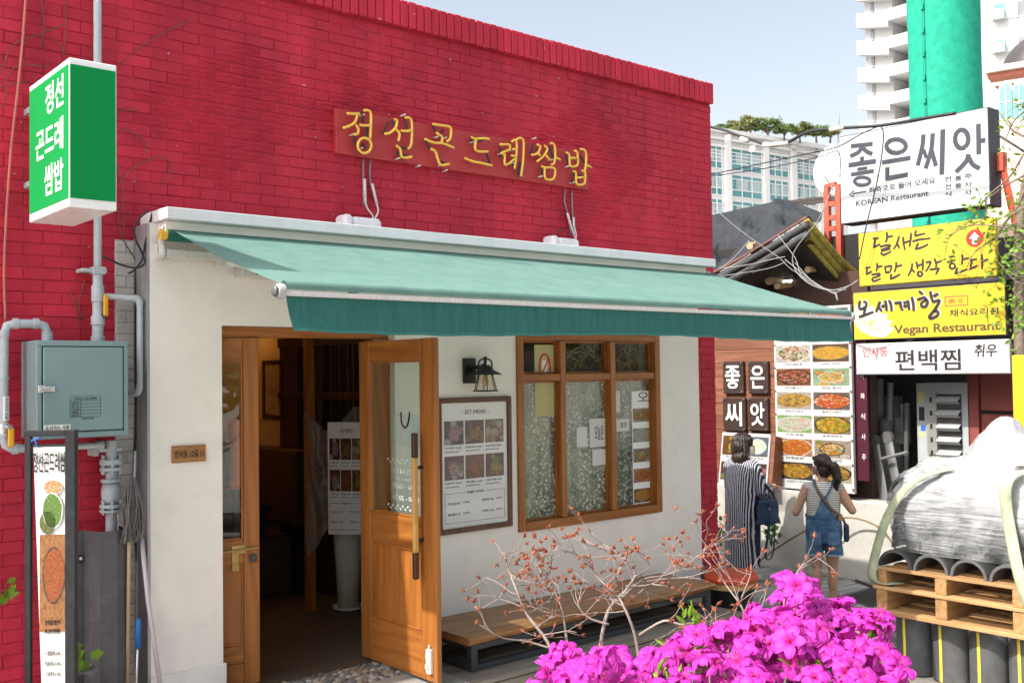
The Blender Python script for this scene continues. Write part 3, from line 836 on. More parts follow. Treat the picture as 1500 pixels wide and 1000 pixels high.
for x in (AX0 - .04, AX1 - .08):
    b = MB(); b.tube(smoothline([(x, -.03, 2.545), (x, -.075, 2.57), (x, -.06, 2.63), (x, -.075, 2.69), (x, -.115, 2.70)]), [.02] * 17, 8); b.lo((x - .022, -.05, 2.53), (x + .022, -.001, 2.62)); b.build('bracket', metal, AW, False, .003)
for x, s in ((2.62, 1), (6.6, -1)):
    b = MB(); b.lo((x - .04, -.12, 2.50), (x + .05, -.04, 2.61)); b.build('arm_bracket', metal, AW, bevel=.006)
    b = MB()
    e = Vector((x + s * .62, -.62, 2.395)); b.tube([(x, -.10, 2.535), e], .021, 6); b.build('folding_arm', metal, AW)
    b = MB(); b.tube([e, (x + s * .06, AYF + .02, 2.25)], .019, 6); b.build('folding_arm', metal, AW)
    b = MB(); b.lathe([(.03, -.03), (.03, .03)], e, 10); b.build('elbow', metal, AW)
GR = thing('speaker_grille', (2.95, -.05, 2.45), 'grey perforated box fixed to the plaster under the awning', 'vent box')
b = MB(); b.lo((2.72, -.13, 2.455), (3.22, -.002, 2.535)); b.build('housing', metal, GR, bevel=.004)
b = MB()
for i in range(14):
    for j in range(2): b.lo((2.80 + i * .028, -.133, 2.468 + j * .03), (2.82 + i * .028, -.1305, 2.49 + j * .03))
b.build('slot', MATS['dark steel'], GR, kind='stuff')

# ================================================================== neon sign
NS = thing('neon_sign', (4.7, .17, 3.33), 'red neon sign board with yellow glass tube lettering on the brick wall', 'sign')
PN = FY(.155)
b = MB(); b.rect(PN, 3.525, 3.335, 5.872, 3.637, -.043, 0); b.build('board', M('red sign board', (.40, .03, .032), .45, .07, 3, .03), NS, bevel=.003)
PT_ = FY(.108)
def cz(pts): return [PT_.uv(460 + x / 3.409, 140 + y / 3.409) for x, y in pts]
LET = {
 'jeong': [[(165, 90), (200, 92), (226, 92)], [(215, 97), (205, 132), (180, 150), (145, 163)], [(207, 146), (220, 165), (218, 190), (196, 195)], [(226, 147), (252, 150), (278, 150)], [(248, 76), (268, 74), (283, 90), (284, 140), (280, 216)],
           [(252 + 34 * math.cos(t), 250 + 38 * math.sin(t)) for t in [k * PI / 6 - 1.2 for k in range(13)]]],
 'seon': [[(400, 120), (414, 126), (408, 160), (380, 186), (352, 192)], [(404, 165), (426, 190), (421, 228)], [(432, 176), (458, 178), (482, 175)], [(455, 112), (476, 112), (488, 140), (486, 240), (468, 268)], [(410, 250), (430, 268), (438, 305), (462, 310), (488, 306)]],
 'gon': [[(592, 143), (640, 150), (675, 156), (684, 172), (680, 214), (662, 232)], [(610, 186), (640, 208), (636, 236)], [(552, 217), (600, 236), (645, 240), (700, 262)], [(582, 266), (606, 280), (618, 318), (634, 347), (676, 341)]],
 'deu': [[(785, 206), (802, 216), (840, 214), (876, 217)], [(810, 218), (804, 262), (820, 279), (870, 280)], [(752, 312), (790, 328), (840, 338), (889, 350)]],
 're': [[(928, 245), (974, 246), (974, 270), (934, 288), (952, 296), (952, 342), (972, 340), (1006, 312)], [(984, 300), (1010, 304)], [(986, 232), (1004, 222), (1012, 250), (1008, 320), (1000, 366)], [(1008, 222), (1030, 212), (1046, 232), (1044, 320), (1033, 405)], [(992, 268), (1014, 270)]],
 'ssam': [[(1085, 297), (1114, 290), (1130, 258), (1114, 244)], [(1116, 282), (1128, 300)], [(1113, 330), (1146, 302), (1165, 268), (1150, 250)], [(1150, 290), (1177, 322)], [(1178, 240), (1194, 240), (1204, 270), (1200, 334), (1184, 346)], [(1204, 308), (1230, 321)], [(1136, 355), (1150, 362), (1155, 414), (1196, 415), (1201, 364), (1152, 360)]],
 'bap': [[(1258, 285), (1274, 296), (1279, 350), (1308, 352), (1318, 334), (1313, 282), (1300, 278)], [(1281, 312), (1314, 312)], [(1330, 268), (1350, 272), (1359, 300), (1354, 368), (1344, 382)], [(1358, 345), (1383, 358)], [(1293, 378), (1307, 386), (1311, 440), (1344, 443), (1353, 426), (1353, 380), (1336, 376)], [(1311, 410), (1352, 408)]],
}
neon = M('yellow neon glass', (.80, .48, .06), .18, .05, 9, 0, spec=.6)
nblk = M('black tube paint', (.03, .028, .03), .35, .2)
for nm, ls in LET.items():
    strokes(PT_, [cz(q) for q in ls], .0095, neon, NS, 'lettering', 0, 8)
DK = [[(247, 78), (250, 136)], [(270, 152), (268, 212)], [(206, 200), (212, 240), (236, 290)], [(374, 132), (350, 190)], [(396, 122), (398, 150)], [(455, 112), (470, 165)], [(482, 264), (440, 262)], [(420, 285), (470, 302)], [(596, 146), (612, 180)], [(650, 168), (628, 208)], [(560, 224), (585, 268)], [(640, 330), (672, 345)],
      [(788, 212), (800, 232), (870, 216)], [(866, 282), (884, 345)], [(775, 318), (812, 330)], [(932, 252), (940, 290), (934, 310)], [(1000, 300), (1002, 362)], [(1035, 330), (1024, 404)], [(1100, 240), (1085, 295)], [(1120, 262), (1140, 330)], [(1182, 250), (1196, 300), (1228, 318)], [(1140, 362), (1150, 410)], [(1262, 290), (1280, 360)], [(1335, 300), (1366, 352)], [(1298, 384), (1310, 410)], [(1340, 395), (1290, 430)], [(245, 240), (265, 262)]]
for q in DK: b = MB(); b.tube([PT_.at(*PT_.uv(460 + x / 3.409, 140 + y / 3.409), -.012) for x, y in q], .0085, 6); b.build('blocked_tube', nblk, NS)
b = MB()
for x, y in ((200, 192), (455, 95), (428, 312), (620, 205), (660, 210), (640, 345), (800, 230), (940, 288), (995, 270), (1000, 335), (1108, 212), (1140, 402), (1190, 320), (1275, 352), (1300, 432), (1340, 405), (242, 262), (530, 350), (665, 372), (250, 95)):
    u, v = PT_.uv(460 + x / 3.409, 140 + y / 3.409); b.tube([PT_.at(u, v, .004), PT_.at(u - .01, v - .005, -.045)], .006, 6)
b.build('glass_support', M('milky glass', (.55, .52, .48), .2, .1), NS, True)
# power supplies and their leads
whm = M('white metal case', (.66, .66, .68), .35, .05, 9, .03, dirt=.2)
for (x0, x1, lab) in ((3.50, 3.80, 'white neon transformer on the fascia below the left end of the neon sign'), (5.34, 5.64, 'white neon transformer on the fascia below the right end of the neon sign')):
    t = thing('transformer', ((x0 + x1) / 2, .08, 2.815), lab, 'transformer', 'transformers on the fascia')
    b = MB(); b.lo((x0 + .075, .02, 2.814), (x1, .14, 2.905)); b.build('case', whm, t, bevel=.022)
    b = MB(); b.lo((x0, .014, 2.814), (x0 + .073, .146, 2.915)); b.build('end_cover', whm, t, bevel=.02)
gl_t = M('clear tube sleeve', (.62, .55, .55), .15, .1)
def cable(name, pts, r, mat, label, cat='cable', group=None, sm=True, n=6):
    b = MB(); p = [Vector(q) for q in pts]
    b.tube(smoothline(p) if sm and len(p) > 2 else p, r, n); o = b.build(name, mat, None, True)
    return tag(o, label, cat, group)
gry = M('grey cable', (.2, .2, .21), .5, .1); blk = M('black cable', (.018, .018, .02), .5, .1); wht = M('white cable', (.6, .6, .6), .4, .1)
CW = FY(.185)
def onY(y, pts): return [hY(px, py, y) for px, py in pts]
for (g1, g2, w1, s1, lab) in (
    ([(532, 232), (532, 262), (533, 302)], [(543, 234), (542, 262), (552, 300)], [[(534, 290), (538, 305), (546, 316), (546, 322)], [(552, 300), (554, 310), (548, 322)]], [[(534, 262), (535, 296)], [(545, 269), (552, 300)]], 'left'),
    ([(828, 277), (827, 295), (832, 315), (836, 340), (840, 344)], [(838, 279), (838, 300), (840, 330)], [[(831, 312), (838, 335), (843, 350)], [(840, 328), (844, 345), (842, 352)]], [[(831, 312), (838, 338)], [(840, 318), (841, 342)]], 'right')):
    t = thing('neon_lead', onY(.19, [g1[0]])[0], 'grey neon leads in clear sleeves hanging under the %s end of the neon sign' % lab, 'cable', 'leads of the neon sign')
    b = MB(); b.tube(smoothline(onY(.182, g1)), .0065, 6); b.tube(smoothline(onY(.182, g2)), .0065, 6); b.build('lead', gry, t, True)
    b = MB()
    for q in w1: b.tube(smoothline(onY(.15, q)), .006, 6)
    b.build('white_lead', wht, t, True)
    b = MB()
    for q in s1: b.tube(onY(.168, q), .0105, 8)
    b.build('sleeve', gl_t, t, True)
cable('black_lead', onY(.1, [(816, 345), (818, 337), (826, 336), (833, 344)]), .005, blk, 'short black lead looping over the right transformer')

# ================================================================== wall lamp
LP = hY(711, 545, -.14)
WL_ = thing('wall_lamp', (4.5, 0, 1.8), 'black barn style wall lantern with glass shade beside the window', 'wall lamp')
irn = MATS['black iron']
b = MB(); b.rect(P0, 4.437, 1.795, 4.545, 1.972, .001, .022); b.build('wall_plate', irn, WL_, bevel=.004)
b = MB(); b.tube([(4.5, -.02, 1.905), (4.53, -.09, 1.91), (LP.x, LP.y, LP.z + .055)], .013, 8); b.tube([(LP.x, LP.y, LP.z + .03), (LP.x, LP.y, LP.z + .11)], .011, 8)
b.tube(smoothline([(LP.x - .06, LP.y, LP.z + .01), (LP.x - .055, LP.y, LP.z + .075), (LP.x, LP.y, LP.z + .095), (LP.x + .055, LP.y, LP.z + .075), (LP.x + .06, LP.y, LP.z + .01)]), .006, 6); b.build('arm', irn, WL_, True)
b = MB(); b.lathe([(.03, .05), (.045, .035), (.06, .015), (.115, -.012), (.116, -.018), (.058, .005), (.03, .03)], LP, 24); b.build('hood', irn, WL_, True, angle=40)
b = MB(); b.lathe([(.045, .0), (.058, -.06), (.075, -.125)], LP, 20, cap=False); b.build('glass_shade', glass('lamp glass', (.95, .92, .85), .02, .12, (.6, .55, .45)), WL_, True)
b = MB()
for k in range(6):
    a = k * PI / 3; b.tube([LP + V3(.05 * math.cos(a), .05 * math.sin(a), .0), LP + V3(.084 * math.cos(a), .084 * math.sin(a), -.13)], .0035, 5)
b.tube([LP + V3(.086 * math.cos(k * PI / 10), .086 * math.sin(k * PI / 10), -.13) for k in range(21)], .0045, 5, False); b.build('cage', irn, WL_, True)
b = MB(); b.lathe([(.012, .0), (.014, -.03), (.024, -.06), (.022, -.08), (.008, -.095)], LP, 12); b.build('bulb', M('amber bulb', (.62, .45, .22), .2, .05), WL_, True)

# ================================================================== food prints
def food(name, bgc, rim, cols, ctr=(.5, .5), rad=(.44, .40), seed=0, spread=False, rimw=.10, vs=15, gain=1.0):
    if name in MATS: return MATS[name]
    m, n, l, b = newmat(name); sock(b, .35, 0, .4)
    tc = n.new('ShaderNodeTexCoord'); mp = n.new('ShaderNodeMapping'); l.new(tc.outputs['UV'], mp.inputs[0])
    mp.inputs['Location'].default_value = (seed * 1.37, seed * 2.11, seed * .7)
    vo = n.new('ShaderNodeTexVoronoi'); vo.inputs['Scale'].default_value = vs; l.new(mp.outputs[0], vo.inputs['Vector'])
    nz = noisen(n, l, mp, 9, 6, .7)
    sp = n.new('ShaderNodeSeparateColor'); l.new(vo.outputs['Color'], sp.inputs[0])
    k = mixc(n, l, .5, sp.outputs[0], nz.outputs[0])
    st = [(i / (len(cols) - 1) * .6 + .2, c) for i, c in enumerate(cols)]
    fc = ramp(n, l, k, st).outputs[0]
    nb = noisen(n, l, mp, 5, 5)
    bgn = ramp(n, l, nb.outputs[0], [(.3, tuple(c * .7 for c in bgc)), (.7, tuple(min(1, c * 1.2) for c in bgc))]).outputs[0]
    sx = n.new('ShaderNodeSeparateXYZ'); l.new(tc.outputs['UV'], sx.inputs[0])
    def mth(op, a, b_=None):
        x = n.new('ShaderNodeMath'); x.operation = op
        for i, v in enumerate((a, b_)):
            if v is None: continue
            if hasattr(v, 'is_output'): l.new(v, x.inputs[i])
            else: x.inputs[i].default_value = v
        return x.outputs[0]
    def ell(cx, cy, rx, ry):
        u = mth('DIVIDE', mth('SUBTRACT', sx.outputs[0], cx), rx); v = mth('DIVIDE', mth('SUBTRACT', sx.outputs[1], cy), ry)
        return mth('SQRT', mth('ADD', mth('MULTIPLY', u, u), mth('MULTIPLY', v, v)))
    c = bgn
    nw_ = noisen(n, l, mp, 2.2, 2, .5)
    rr = random.Random(seed)
    els = [(ctr, rad)] if not spread else [((rr.uniform(.1, .9), rr.uniform(.1, .9)), (rr.uniform(.10, .17),) * 2) for _ in range(9)] + [(ctr, rad)]
    for i, ((cx, cy), (rx, ry)) in enumerate(els):
        d = ell(cx, cy, rx, ry)
        last = i == len(els) - 1
        rm = rim if last or i % 2 else tuple(.34 - x * .35 for x in rim)
        d = mth('ADD', d, mth('MULTIPLY', mth('SUBTRACT', nw_.outputs[0], .5), .35)); c = mixc(n, l, mth('LESS_THAN', d, 1.0), c, rm)
        inner = fc if last else mixc(n, l, .55, fc, cols[i % len(cols)])
        c = mixc(n, l, mth('LESS_THAN', mth('ADD', d, mth('MULTIPLY', nz.outputs[0], .12)), 1 - rimw + .06), c, inner)
    if gain != 1: c = mixc(n, l, 1.0, c, (gain,) * 3, 'MULTIPLY')
    nd_ = noisen(n, l, mp, 26, 5, .7); c = mixc(n, l, 1.0, c, ramp(n, l, nd_.outputs[0], [(.3, (.42, .40, .38)), (.62, (1, 1, 1))]).outputs[0], 'MULTIPLY')
    l.new(c, b.inputs['Base Color'])
    MATS[name] = m; return m
OR, RD, GN, YL, BR, WH, DK_, PU = (.62, .20, .03), (.45, .05, .015), (.08, .25, .02), (.72, .42, .05), (.20, .08, .02), (.72, .68, .6), (.03, .025, .02), (.35, .18, .3)
FD = [
 food('print noodles', (.45, .30, .16), DK_, [OR, (.6, .3, .08), YL, GN], rad=(0.52, 0.48), seed=1, gain=.58),
 food('print pancake', (.35, .2, .1), DK_, [YL, OR, (.7, .4, .1), RD], rad=(0.53, 0.52), seed=2, gain=.58),
 food('print salad', (.6, .58, .5), (.75, .72, .66), [OR, WH, RD, GN, WH], rad=(0.50, 0.48), seed=3, gain=.58),
 food('print flat cakes', (.16, .08, .04), (.22, .24, .16), [YL, (.7, .4, .06), (.55, .28, .04), YL], rad=(0.54, 0.41), seed=4, gain=.58),
 food('print grilled meat', (.35, .14, .06), DK_, [BR, DK_, (.5, .3, .2), RD, BR], rad=(0.53, 0.46), seed=5, gain=.58),
 food('print bowls', (.35, .5, .3), (.7, .68, .6), [OR, YL, (.6, .45, .3), GN], seed=6, rad=(.35, .3), spread=True, gain=.58),
 food('print fish', (.55, .5, .42), (.5, .25, .06), [(.4, .3, .12), YL, (.3, .2, .08), BR], rad=(0.52, 0.41), seed=7, gain=.58),
 food('print red grill', (.2, .16, .14), (.1, .09, .09), [RD, (.6, .1, .03), OR, WH], rad=(0.54, 0.46), seed=8, gain=.58),
 food('print boiled pork', (.3, .5, .15), (.7, .7, .66), [(.6, .4, .36), (.7, .5, .42), WH, (.15, .5, .08)], rad=(0.52, 0.46), seed=9, gain=.58),
 food('print egg dish', (.3, .25, .12), (.06, .05, .04), [YL, (.75, .5, .06), OR, GN, YL], rad=(0.54, 0.51), seed=10, gain=.58),
 food('print stew', (.5, .25, .15), (.65, .6, .55), [RD, OR, (.55, .12, .03), YL], rad=(0.53, 0.51), seed=11, gain=.58),
 food('print rice bowl', (.45, .35, .28), DK_, [WH, YL, (.6, .15, .03), GN, WH], rad=(.36, .36), seed=12, spread=True, gain=.58),
 food('print ribs', (.06, .06, .06), (.05, .05, .05), [(.4, .22, .04), YL, BR, (.5, .3, .08)], rad=(0.53, 0.48), seed=13, gain=.58),
 food('print grilled fish', (.6, .52, .38), DK_, [YL, BR, (.6, .4, .1), DK_], rad=(0.50, 0.48), seed=14, gain=.58),
]
SPD = [food('print table spread %d' % k, [(.10, .045, .02), (.14, .05, .02), (.28, .12, .05), (.2, .08, .05), (.25, .09, .03), (.18, .07, .02)][k], [(.3, .3, .28), DK_, DK_, (.3, .28, .25), DK_, DK_][k], [[PU, (.5, .35, .4), RD, WH], [GN, OR, BR, YL], [YL, OR, WH, GN], [BR, RD, WH, GN], [RD, OR, BR, (.5, .08, .02)], [BR, YL, GN, OR]][k], (.5, .42), (.27, .24), 30 + k, True, gain=.62, vs=24) for k in range(6)]
paper = M('white print paper', (.76, .75, .72), .4, .03, 3, 0)
ink = M('black ink', (.02, .02, .022), .6, .1, 30, 0)
def setmenu(pl, u0, v0, u1, v1, d, par, small=False):
    """a menu sheet: title, two rows of three pictures, the price list in a ruled box"""
    W_, H_ = u1 - u0, v1 - v0
    def X(a): return u0 + a * W_
    def Y(a): return v0 + a * H_
    text('- SET MENU -', pl, (X(.31), Y(.905), X(.72), Y(.94)), ink, par, d=d + .001)
    k = 0
    for (r0, r1) in ((.665, .855), (.385, .575)):
        for c in range(3):
            pic(pl, X(.05 + c * .305), Y(r0), X(.335 + c * .305), Y(r1), d + .0015, SPD[k], par, 'picture'); k += 1
    capt = ['곤드레 한상  15,000', '떡갈비 정식  20,000', '불고기 정식  18,000', '보쌈 정식  25,000', '제육 쌈밥  16,000', '소불고기 쌈밥  18,000']
    k = 0
    for y in (.63, .35):
        for c in range(3):
            text(capt[k], pl, (X(.06 + c * .305), Y(y), X(.30 + c * .305), Y(y + .018)), ink, par, d=d + .001, res=1)
            text('Set menu for two', pl, (X(.06 + c * .305), Y(y - .025), X(.26 + c * .305), Y(y - .012)), ink, par, d=d + .001, res=1); k += 1
    text('- single menu -', pl, (X(.34), Y(.262), X(.66), Y(.292)), ink, par, d=d + .001)
    b = MB()
    b.rect(pl, X(.05), Y(.04), X(.95), Y(.043), d, d + .001); b.rect(pl, X(.05), Y(.275), X(.32), Y(.278), d, d + .001); b.rect(pl, X(.68), Y(.275), X(.95), Y(.278), d, d + .001)
    b.rect(pl, X(.05), Y(.043), X(.054), Y(.275), d, d + .001); b.rect(pl, X(.946), Y(.043), X(.95), Y(.275), d, d + .001)
    b.build('ruled_line', ink, par)
    for (a, y, t) in ((.09, .185, '떡갈비'), (.09, .10, '돼지불고기'), (.60, .19, '생삼겹살 180g'), (.60, .10, '항정살 180g')):
        text(t, pl, (X(a), Y(y), X(a + .18), Y(y + .022)), ink, par, d=d + .001, res=1)
    for (a, y, t) in ((.32, .19, '17,000'), (.32, .105, '14,000'), (.82, .195, '15,000'), (.82, .105, '15,000')):
        text(t, pl, (X(a), Y(y), X(a + .09), Y(y + .016)), ink, par, d=d + .001, res=1)
MF = thing('set_menu_board', (4.53, 0, .755), 'brown framed set menu board with six food pictures, hung beside the window', 'menu board')
b = MB(); b.frame(P0, 4.20, .757, 4.866, 1.697, .036, .001, .03); b.build('frame', wood('brown frame', (.085, .035, .018), (.14, .062, .035), 'z', .45), MF, bevel=.004)
b = MB(); b.rect(P0, 4.235, .792, 4.831, 1.662, .001, .011); b.build('sheet', paper, MF)
setmenu(P0, 4.235, .792, 4.831, 1.662, .011, MF)
b = MB(); b.rect(P0, 4.2365, .7935, 4.8295, 1.6605, .0165, .019); b.build('glazing', glass('frame glazing', (.97, .97, .97), .0, rk=.12), MF)
# sheet on the plastic behind the door
b0 = PS0.uv(481, 782, .11); b1 = PS0.uv(530, 618, .11)
MS = thing('menu_sheet', PS0.at(b0[0], b0[1], .11), 'white paper set menu sheet pinned to the plastic sheet behind the open door', 'menu sheet')
b = MB(); b.rect(PS0, b0[0], b0[1], b1[0] + .02, b1[1], .108, .11); b.build('sheet', paper, MS)
setmenu(PS0, b0[0], b0[1], b1[0] + .02, b1[1], .11, MS)
# bag on the door glass
g0 = LF.uv(570, 652); g1 = LF.uv(602, 604)
BG = thing('paper_bag', LF.at(g0[0], g0[1], -.03), 'white paper bag with black cord handles hanging behind the door glass', 'paper bag')
b = MB(); b.rect(LF, g0[0], g0[1], g1[0], g1[1] - .02, -.075, -.045); b.build('bag', M('white card', (.74, .73, .74), .7, .03), BG, bevel=.002)
uc = (g0[0] + g1[0]) / 2
b = MB(); b.tube(smoothline([LF.at(uc - .05, g1[1] - .0, -.044), LF.at(uc - .04, g1[1] - .07, -.041), LF.at(uc, g1[1] - .10, -.041), LF.at(uc + .035, g1[1] - .06, -.041), LF.at(uc + .045, g1[1] + .0, -.044)]), .005, 6); b.build('handle', blk, BG, True)

# ---- address plaque
AP = thing('address_plaque', (2.43, 0, 1.42), 'small wooden address plaque with brush lettering on the cream plaster', 'plaque')
b = MB(); b.rect(P0, 2.336, 1.377, 2.538, 1.474, .001, .014); b.build('board', wood('plaque wood', (.26, .11, .03), (.42, .2, .06), 'x', .5, 14), AP, bevel=.002)
text('인사동 12길 11', P0, (2.352, 1.405, 2.524, 1.448), ink, AP, d=.015, bold=.012, shear=.1)
b = MB(); b.lathe([(.004, 0), (.004, .004)], (2.437, -.016, 1.463), 8, 'y'); b.build('nail', MATS['dark steel'], AP)

# ================================================================== posters and a painted menu reflection on the window
def inwin(px0, py0, px1, py1, d=-.047): return P0.box((px0, py0), (px1, py1), d)
yelp = M('yellow print', (.46, .42, .19), .5, .04); redp = M('red print', (.62, .03, .02), .5, .04); pap2 = M('notice paper', (.60, .59, .56), .5, .03, 3, 0); blup = M('blue print', (.03, .12, .45), .5)
x = inwin(784, 610, 812, 505)
o = thing('window_poster', P0.at(x[0], x[1], -.048), 'yellow poster with red ring sign on the upper left window pane', 'poster')
b = MB(); b.rect(P0, *x, -.0485, -.047); b.build('sheet', yelp, o)
b = MB(); cx_, cz_ = (x[0] + x[2]) / 2, x[3] - .17
b.tube([P0.at(cx_ + .055 * math.cos(k * PI / 10), cz_ + .10 * math.sin(k * PI / 10), -.0455) for k in range(21)], .007, 5, False); b.tube([P0.at(cx_ - .04, cz_ - .07, -.0455), P0.at(cx_ + .04, cz_ + .07, -.0455)], .006, 5); b.build('ring', redp, o)
b = MB(); b.rect(P0, cx_ - .025, cz_ - .05, cx_ + .025, cz_ + .05, -.0467, -.0462); b.build('symbol', paper, o)
for (bx, lab, tx) in (((864, 655, 887, 612), 'white notice with brush lettering on the middle window pane', '오늘은'), ((868, 682, 889, 657), 'small cream notice on the middle window pane', None), ((845, 655, 860, 625), 'narrow white slip on the middle window pane', None), ((903, 632, 921, 613), 'white notice above the coloured slip on the right window pane', '휴무'), ((816, 660, 820, 606), 'blue edged poster at the edge of the left window pane', None), ((902, 604, 908, 572), 'tall white slip at the top of the right window pane', None)):
    x = inwin(*bx)
    o = thing('window_notice', P0.at(x[0], x[1], -.048), lab, 'notice')
    b = MB(); b.rect(P0, *x, -.0485, -.047); b.build('sheet', blup if 'blue' in lab else pap2, o)
    if tx: text(tx, P0, (x[0] + (x[2] - x[0]) * .3, x[1] + (x[3] - x[1]) * .25, x[0] + (x[2] - x[0]) * .85, x[1] + (x[3] - x[1]) * .75), ink, o, d=-.0465)
x = inwin(928, 742, 952, 572)  # dish pictures mirrored in the pane, put there as a flat print
MSp = thing('reflected_menu', P0.at(x[0], x[1], -.048), 'tall strip of five dish pictures on the right window pane', 'poster')
b = MB(); b.rect(P0, *x, -.0488, -.0473); b.build('sheet', paper, MSp)
hh = (x[3] - x[1])
for k, fm in enumerate((FD[1], FD[10], FD[11], FD[8], FD[6])):
    pic(P0, x[0] + .008, x[1] + hh * (.03 + .175 * k), x[2] - .008, x[1] + hh * (.15 + .175 * k), -.0468, fm, MSp)
text('오', P0, (x[0] + .07, x[3] - hh * .09, x[2] - .02, x[3] - hh * .01), ink, MSp, d=-.0468)
CT = thing('counter', (5.4, .45, 0), 'timber counter with a brass band behind the left window pane', 'counter')
b = MB(); b.lo((4.7, .3, 0), (6.9, .75, 1.22)); b.build('body', wood('counter wood', (.2, .09, .025), (.36, .18, .06), 'x', .45), CT, bevel=.01)
b = MB(); b.lo((4.68, .28, 1.222), (6.92, .77, 1.26)); b.build('top', wood('counter wood', (.2, .09, .025), (.36, .18, .06)), CT, bevel=.006)
IPn = thing('indoor_plant', (5.5, .55, 1.26), 'green leafy plant on the counter behind the window', 'plant')
b = MB()
rr = random.Random(3)
for k in range(700):
    x_ = rr.choice([rr.uniform(4.9, 5.45), rr.uniform(5.9, 6.3)]); p = Vector((x_, rr.uniform(.4, .75), 1.3 + rr.random() ** 1.3 * .75)); a = rr.uniform(0, 6.28); s = rr.uniform(.02, .04)
    u = Vector((math.cos(a), math.sin(a) * .5, rr.uniform(-.5, .5))) * s; v = Vector((-math.sin(a), .3, math.cos(a))) * s * .5
    b.add([p - u, p - v, p + u, p + v], [(0, 1, 2, 3)])
leafg = M('leaf green', (.07, .17, .025), .5, .4, 20, .1)
b.build('foliage', leafg, IPn)
b = MB(); b.lathe([(.08, 0), (.11, .1)], (5.2, .55, 1.2615), 12); b.lathe([(.08, 0), (.11, .1)], (6.1, .55, 1.2615), 12); b.build('trough', MATS['black plastic'], IPn)

# ================================================================== deck, bench, tub
dkm = wood('grey decking', (.15, .125, .10), (.27, .235, .195), 'x', .8, 10, .3, .15, .4)
DK = thing('wooden_deck', (5.2, -.4, GZ), 'weathered grey brown timber step in front of the plaster wall', 'deck')
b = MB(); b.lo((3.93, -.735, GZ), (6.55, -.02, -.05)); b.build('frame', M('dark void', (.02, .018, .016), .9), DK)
for k in range(6):
    y0 = -.765 + k * .125; b = MB(); b.lo((3.90, y0, -.047), (6.6, y0 + .12, -.018)); b.build('plank', dkm, DK, bevel=.004)
for k in range(4):
    z0 = -.60 + k * .138; b = MB(); b.lo((3.905, -.757, z0), (6.59, -.738, z0 + .132)); b.build('plank', dkm, DK, bevel=.003)
    b = MB(); b.lo((3.898, -.735, z0), (3.925, -.02, z0 + .132)); b.build('plank', wood('brown deck end', (.13, .065, .035), (.24, .13, .075), 'y', .8, 10, .3), DK, bevel=.003)
b = MB(); b.lo((3.905, -.756, -.046), (3.9, -.757, -.045)); 
BE = thing('wooden_bench', (5.2, -.32, -.018), 'low live edge timber bench on a black steel frame along the plaster wall', 'bench')
def slab(a, c):
    x = 4.0 + 2.44 * a
    e = .012 * fbm((x * 3, 0, 5), 1.3)
    prof = [(-.03, .155), (-.03, .205), (-.60 + e, .205), (-.625 + e * 1.6, .192), (-.60 + e * 2.2 + .01, .157), (-.03, .155)]
    t = c * (len(prof) - 1); i = min(int(t), len(prof) - 2); f = t - i
    return (x + (.02 * fbm((c * 6, 2, 1)) if a > .99 else 0), prof[i][0] * (1 - f) + prof[i + 1][0] * f, prof[i][1] * (1 - f) + prof[i + 1][1] * f)
b = MB(); b.grid(slab, 60, 20)
b.f.append(tuple(i * 61 for i in range(21))); b.f.append(tuple(60 + i * 61 for i in range(21))[::-1])
SLM = wood('bench slab wood', (.22, .09, .03), (.44, .22, .09), 'x', .38, 7, .2)
b.build('slab', SLM, BE, True, angle=35)
stl = M('black steel tube', (.035, .038, .042), .5, .2, 20, .1)
for (x_, y_) in ((4.06, -.56), (4.06, -.09), (6.38, -.56), (6.38, -.09)):
    b = MB(); b.lo((x_ - .025, y_ - .025, -.017), (x_ + .025, y_ + .025, .153)); b.build('leg', stl, BE, bevel=.003)
for z_, z2 in ((-.016, .02), (.115, .152)):
    for y_ in (-.56, -.09): b = MB(); b.lo((4.086, y_ - .02, z_), (6.354, y_ + .02, z2)); b.build('rail', stl, BE, bevel=.002)
    for x_ in (4.06, 6.38): b = MB(); b.lo((x_ - .02, -.534, z_), (x_ + .02, -.116, z2)); b.build('rail', stl, BE, bevel=.002)
TBc = hY(1068, 850, -.36)
tub = thing('tub', (TBc.x, -.36, -.24), 'black tub with a wooden rim and a red plastic lid beside the brick pier', 'tub')
tx_, ty_ = TBc.x, -.36
b = MB(); b.lathe([(.15, -.238), (.17, -.1), (.205, .06), (.21, .075), (.19, .075)], (tx_, ty_, 0), 24); b.build('body', MATS['black plastic'], tub, True, angle=40)
b = MB(); b.lathe([(.2, .076), (.218, .08), (.22, .125), (.19, .13)], (tx_, ty_, 0), 24); b.build('rim', wood('tub rim wood', (.4, .22, .08), (.6, .38, .16), 'x', .6), tub, True, angle=40)
b = MB(); b.lathe([(.21, .131), (.235, .136), (.24, .165), (.225, .19), (.12, .205), (.01, .206)], (tx_, ty_, 0), 28); b.build('lid', M('red plastic lid', (.58, .075, .03), .4, .06), tub, True, angle=40)
b = MB(); b.box((tx_, ty_, .2), (.41, .012, .016), .5); b.box((tx_, ty_, .2), (.41, .012, .016), 2.07); b.build('lid_rib', M('red plastic lid', (.58, .075, .03)), tub)
b = MB(); b.tube(smoothline([(tx_ - .2, ty_ + .02, .1), (tx_ - .25, ty_ + .06, .15), (tx_ - .2, ty_ + .12, .21), (tx_ - .05, ty_ + .2, .22)]), .012, 8); b.build('handle', MATS['black plastic'], tub, True)
jar = thing('drink_cup', (6.5, -.42, -.018), 'clear cup with a little amber drink left on the deck end', 'cup')
b = MB(); b.lathe([(.028, .0), (.033, .09)], (6.5, -.42, -.017), 14, cap=False); b.build('cup', gclear, jar, True)
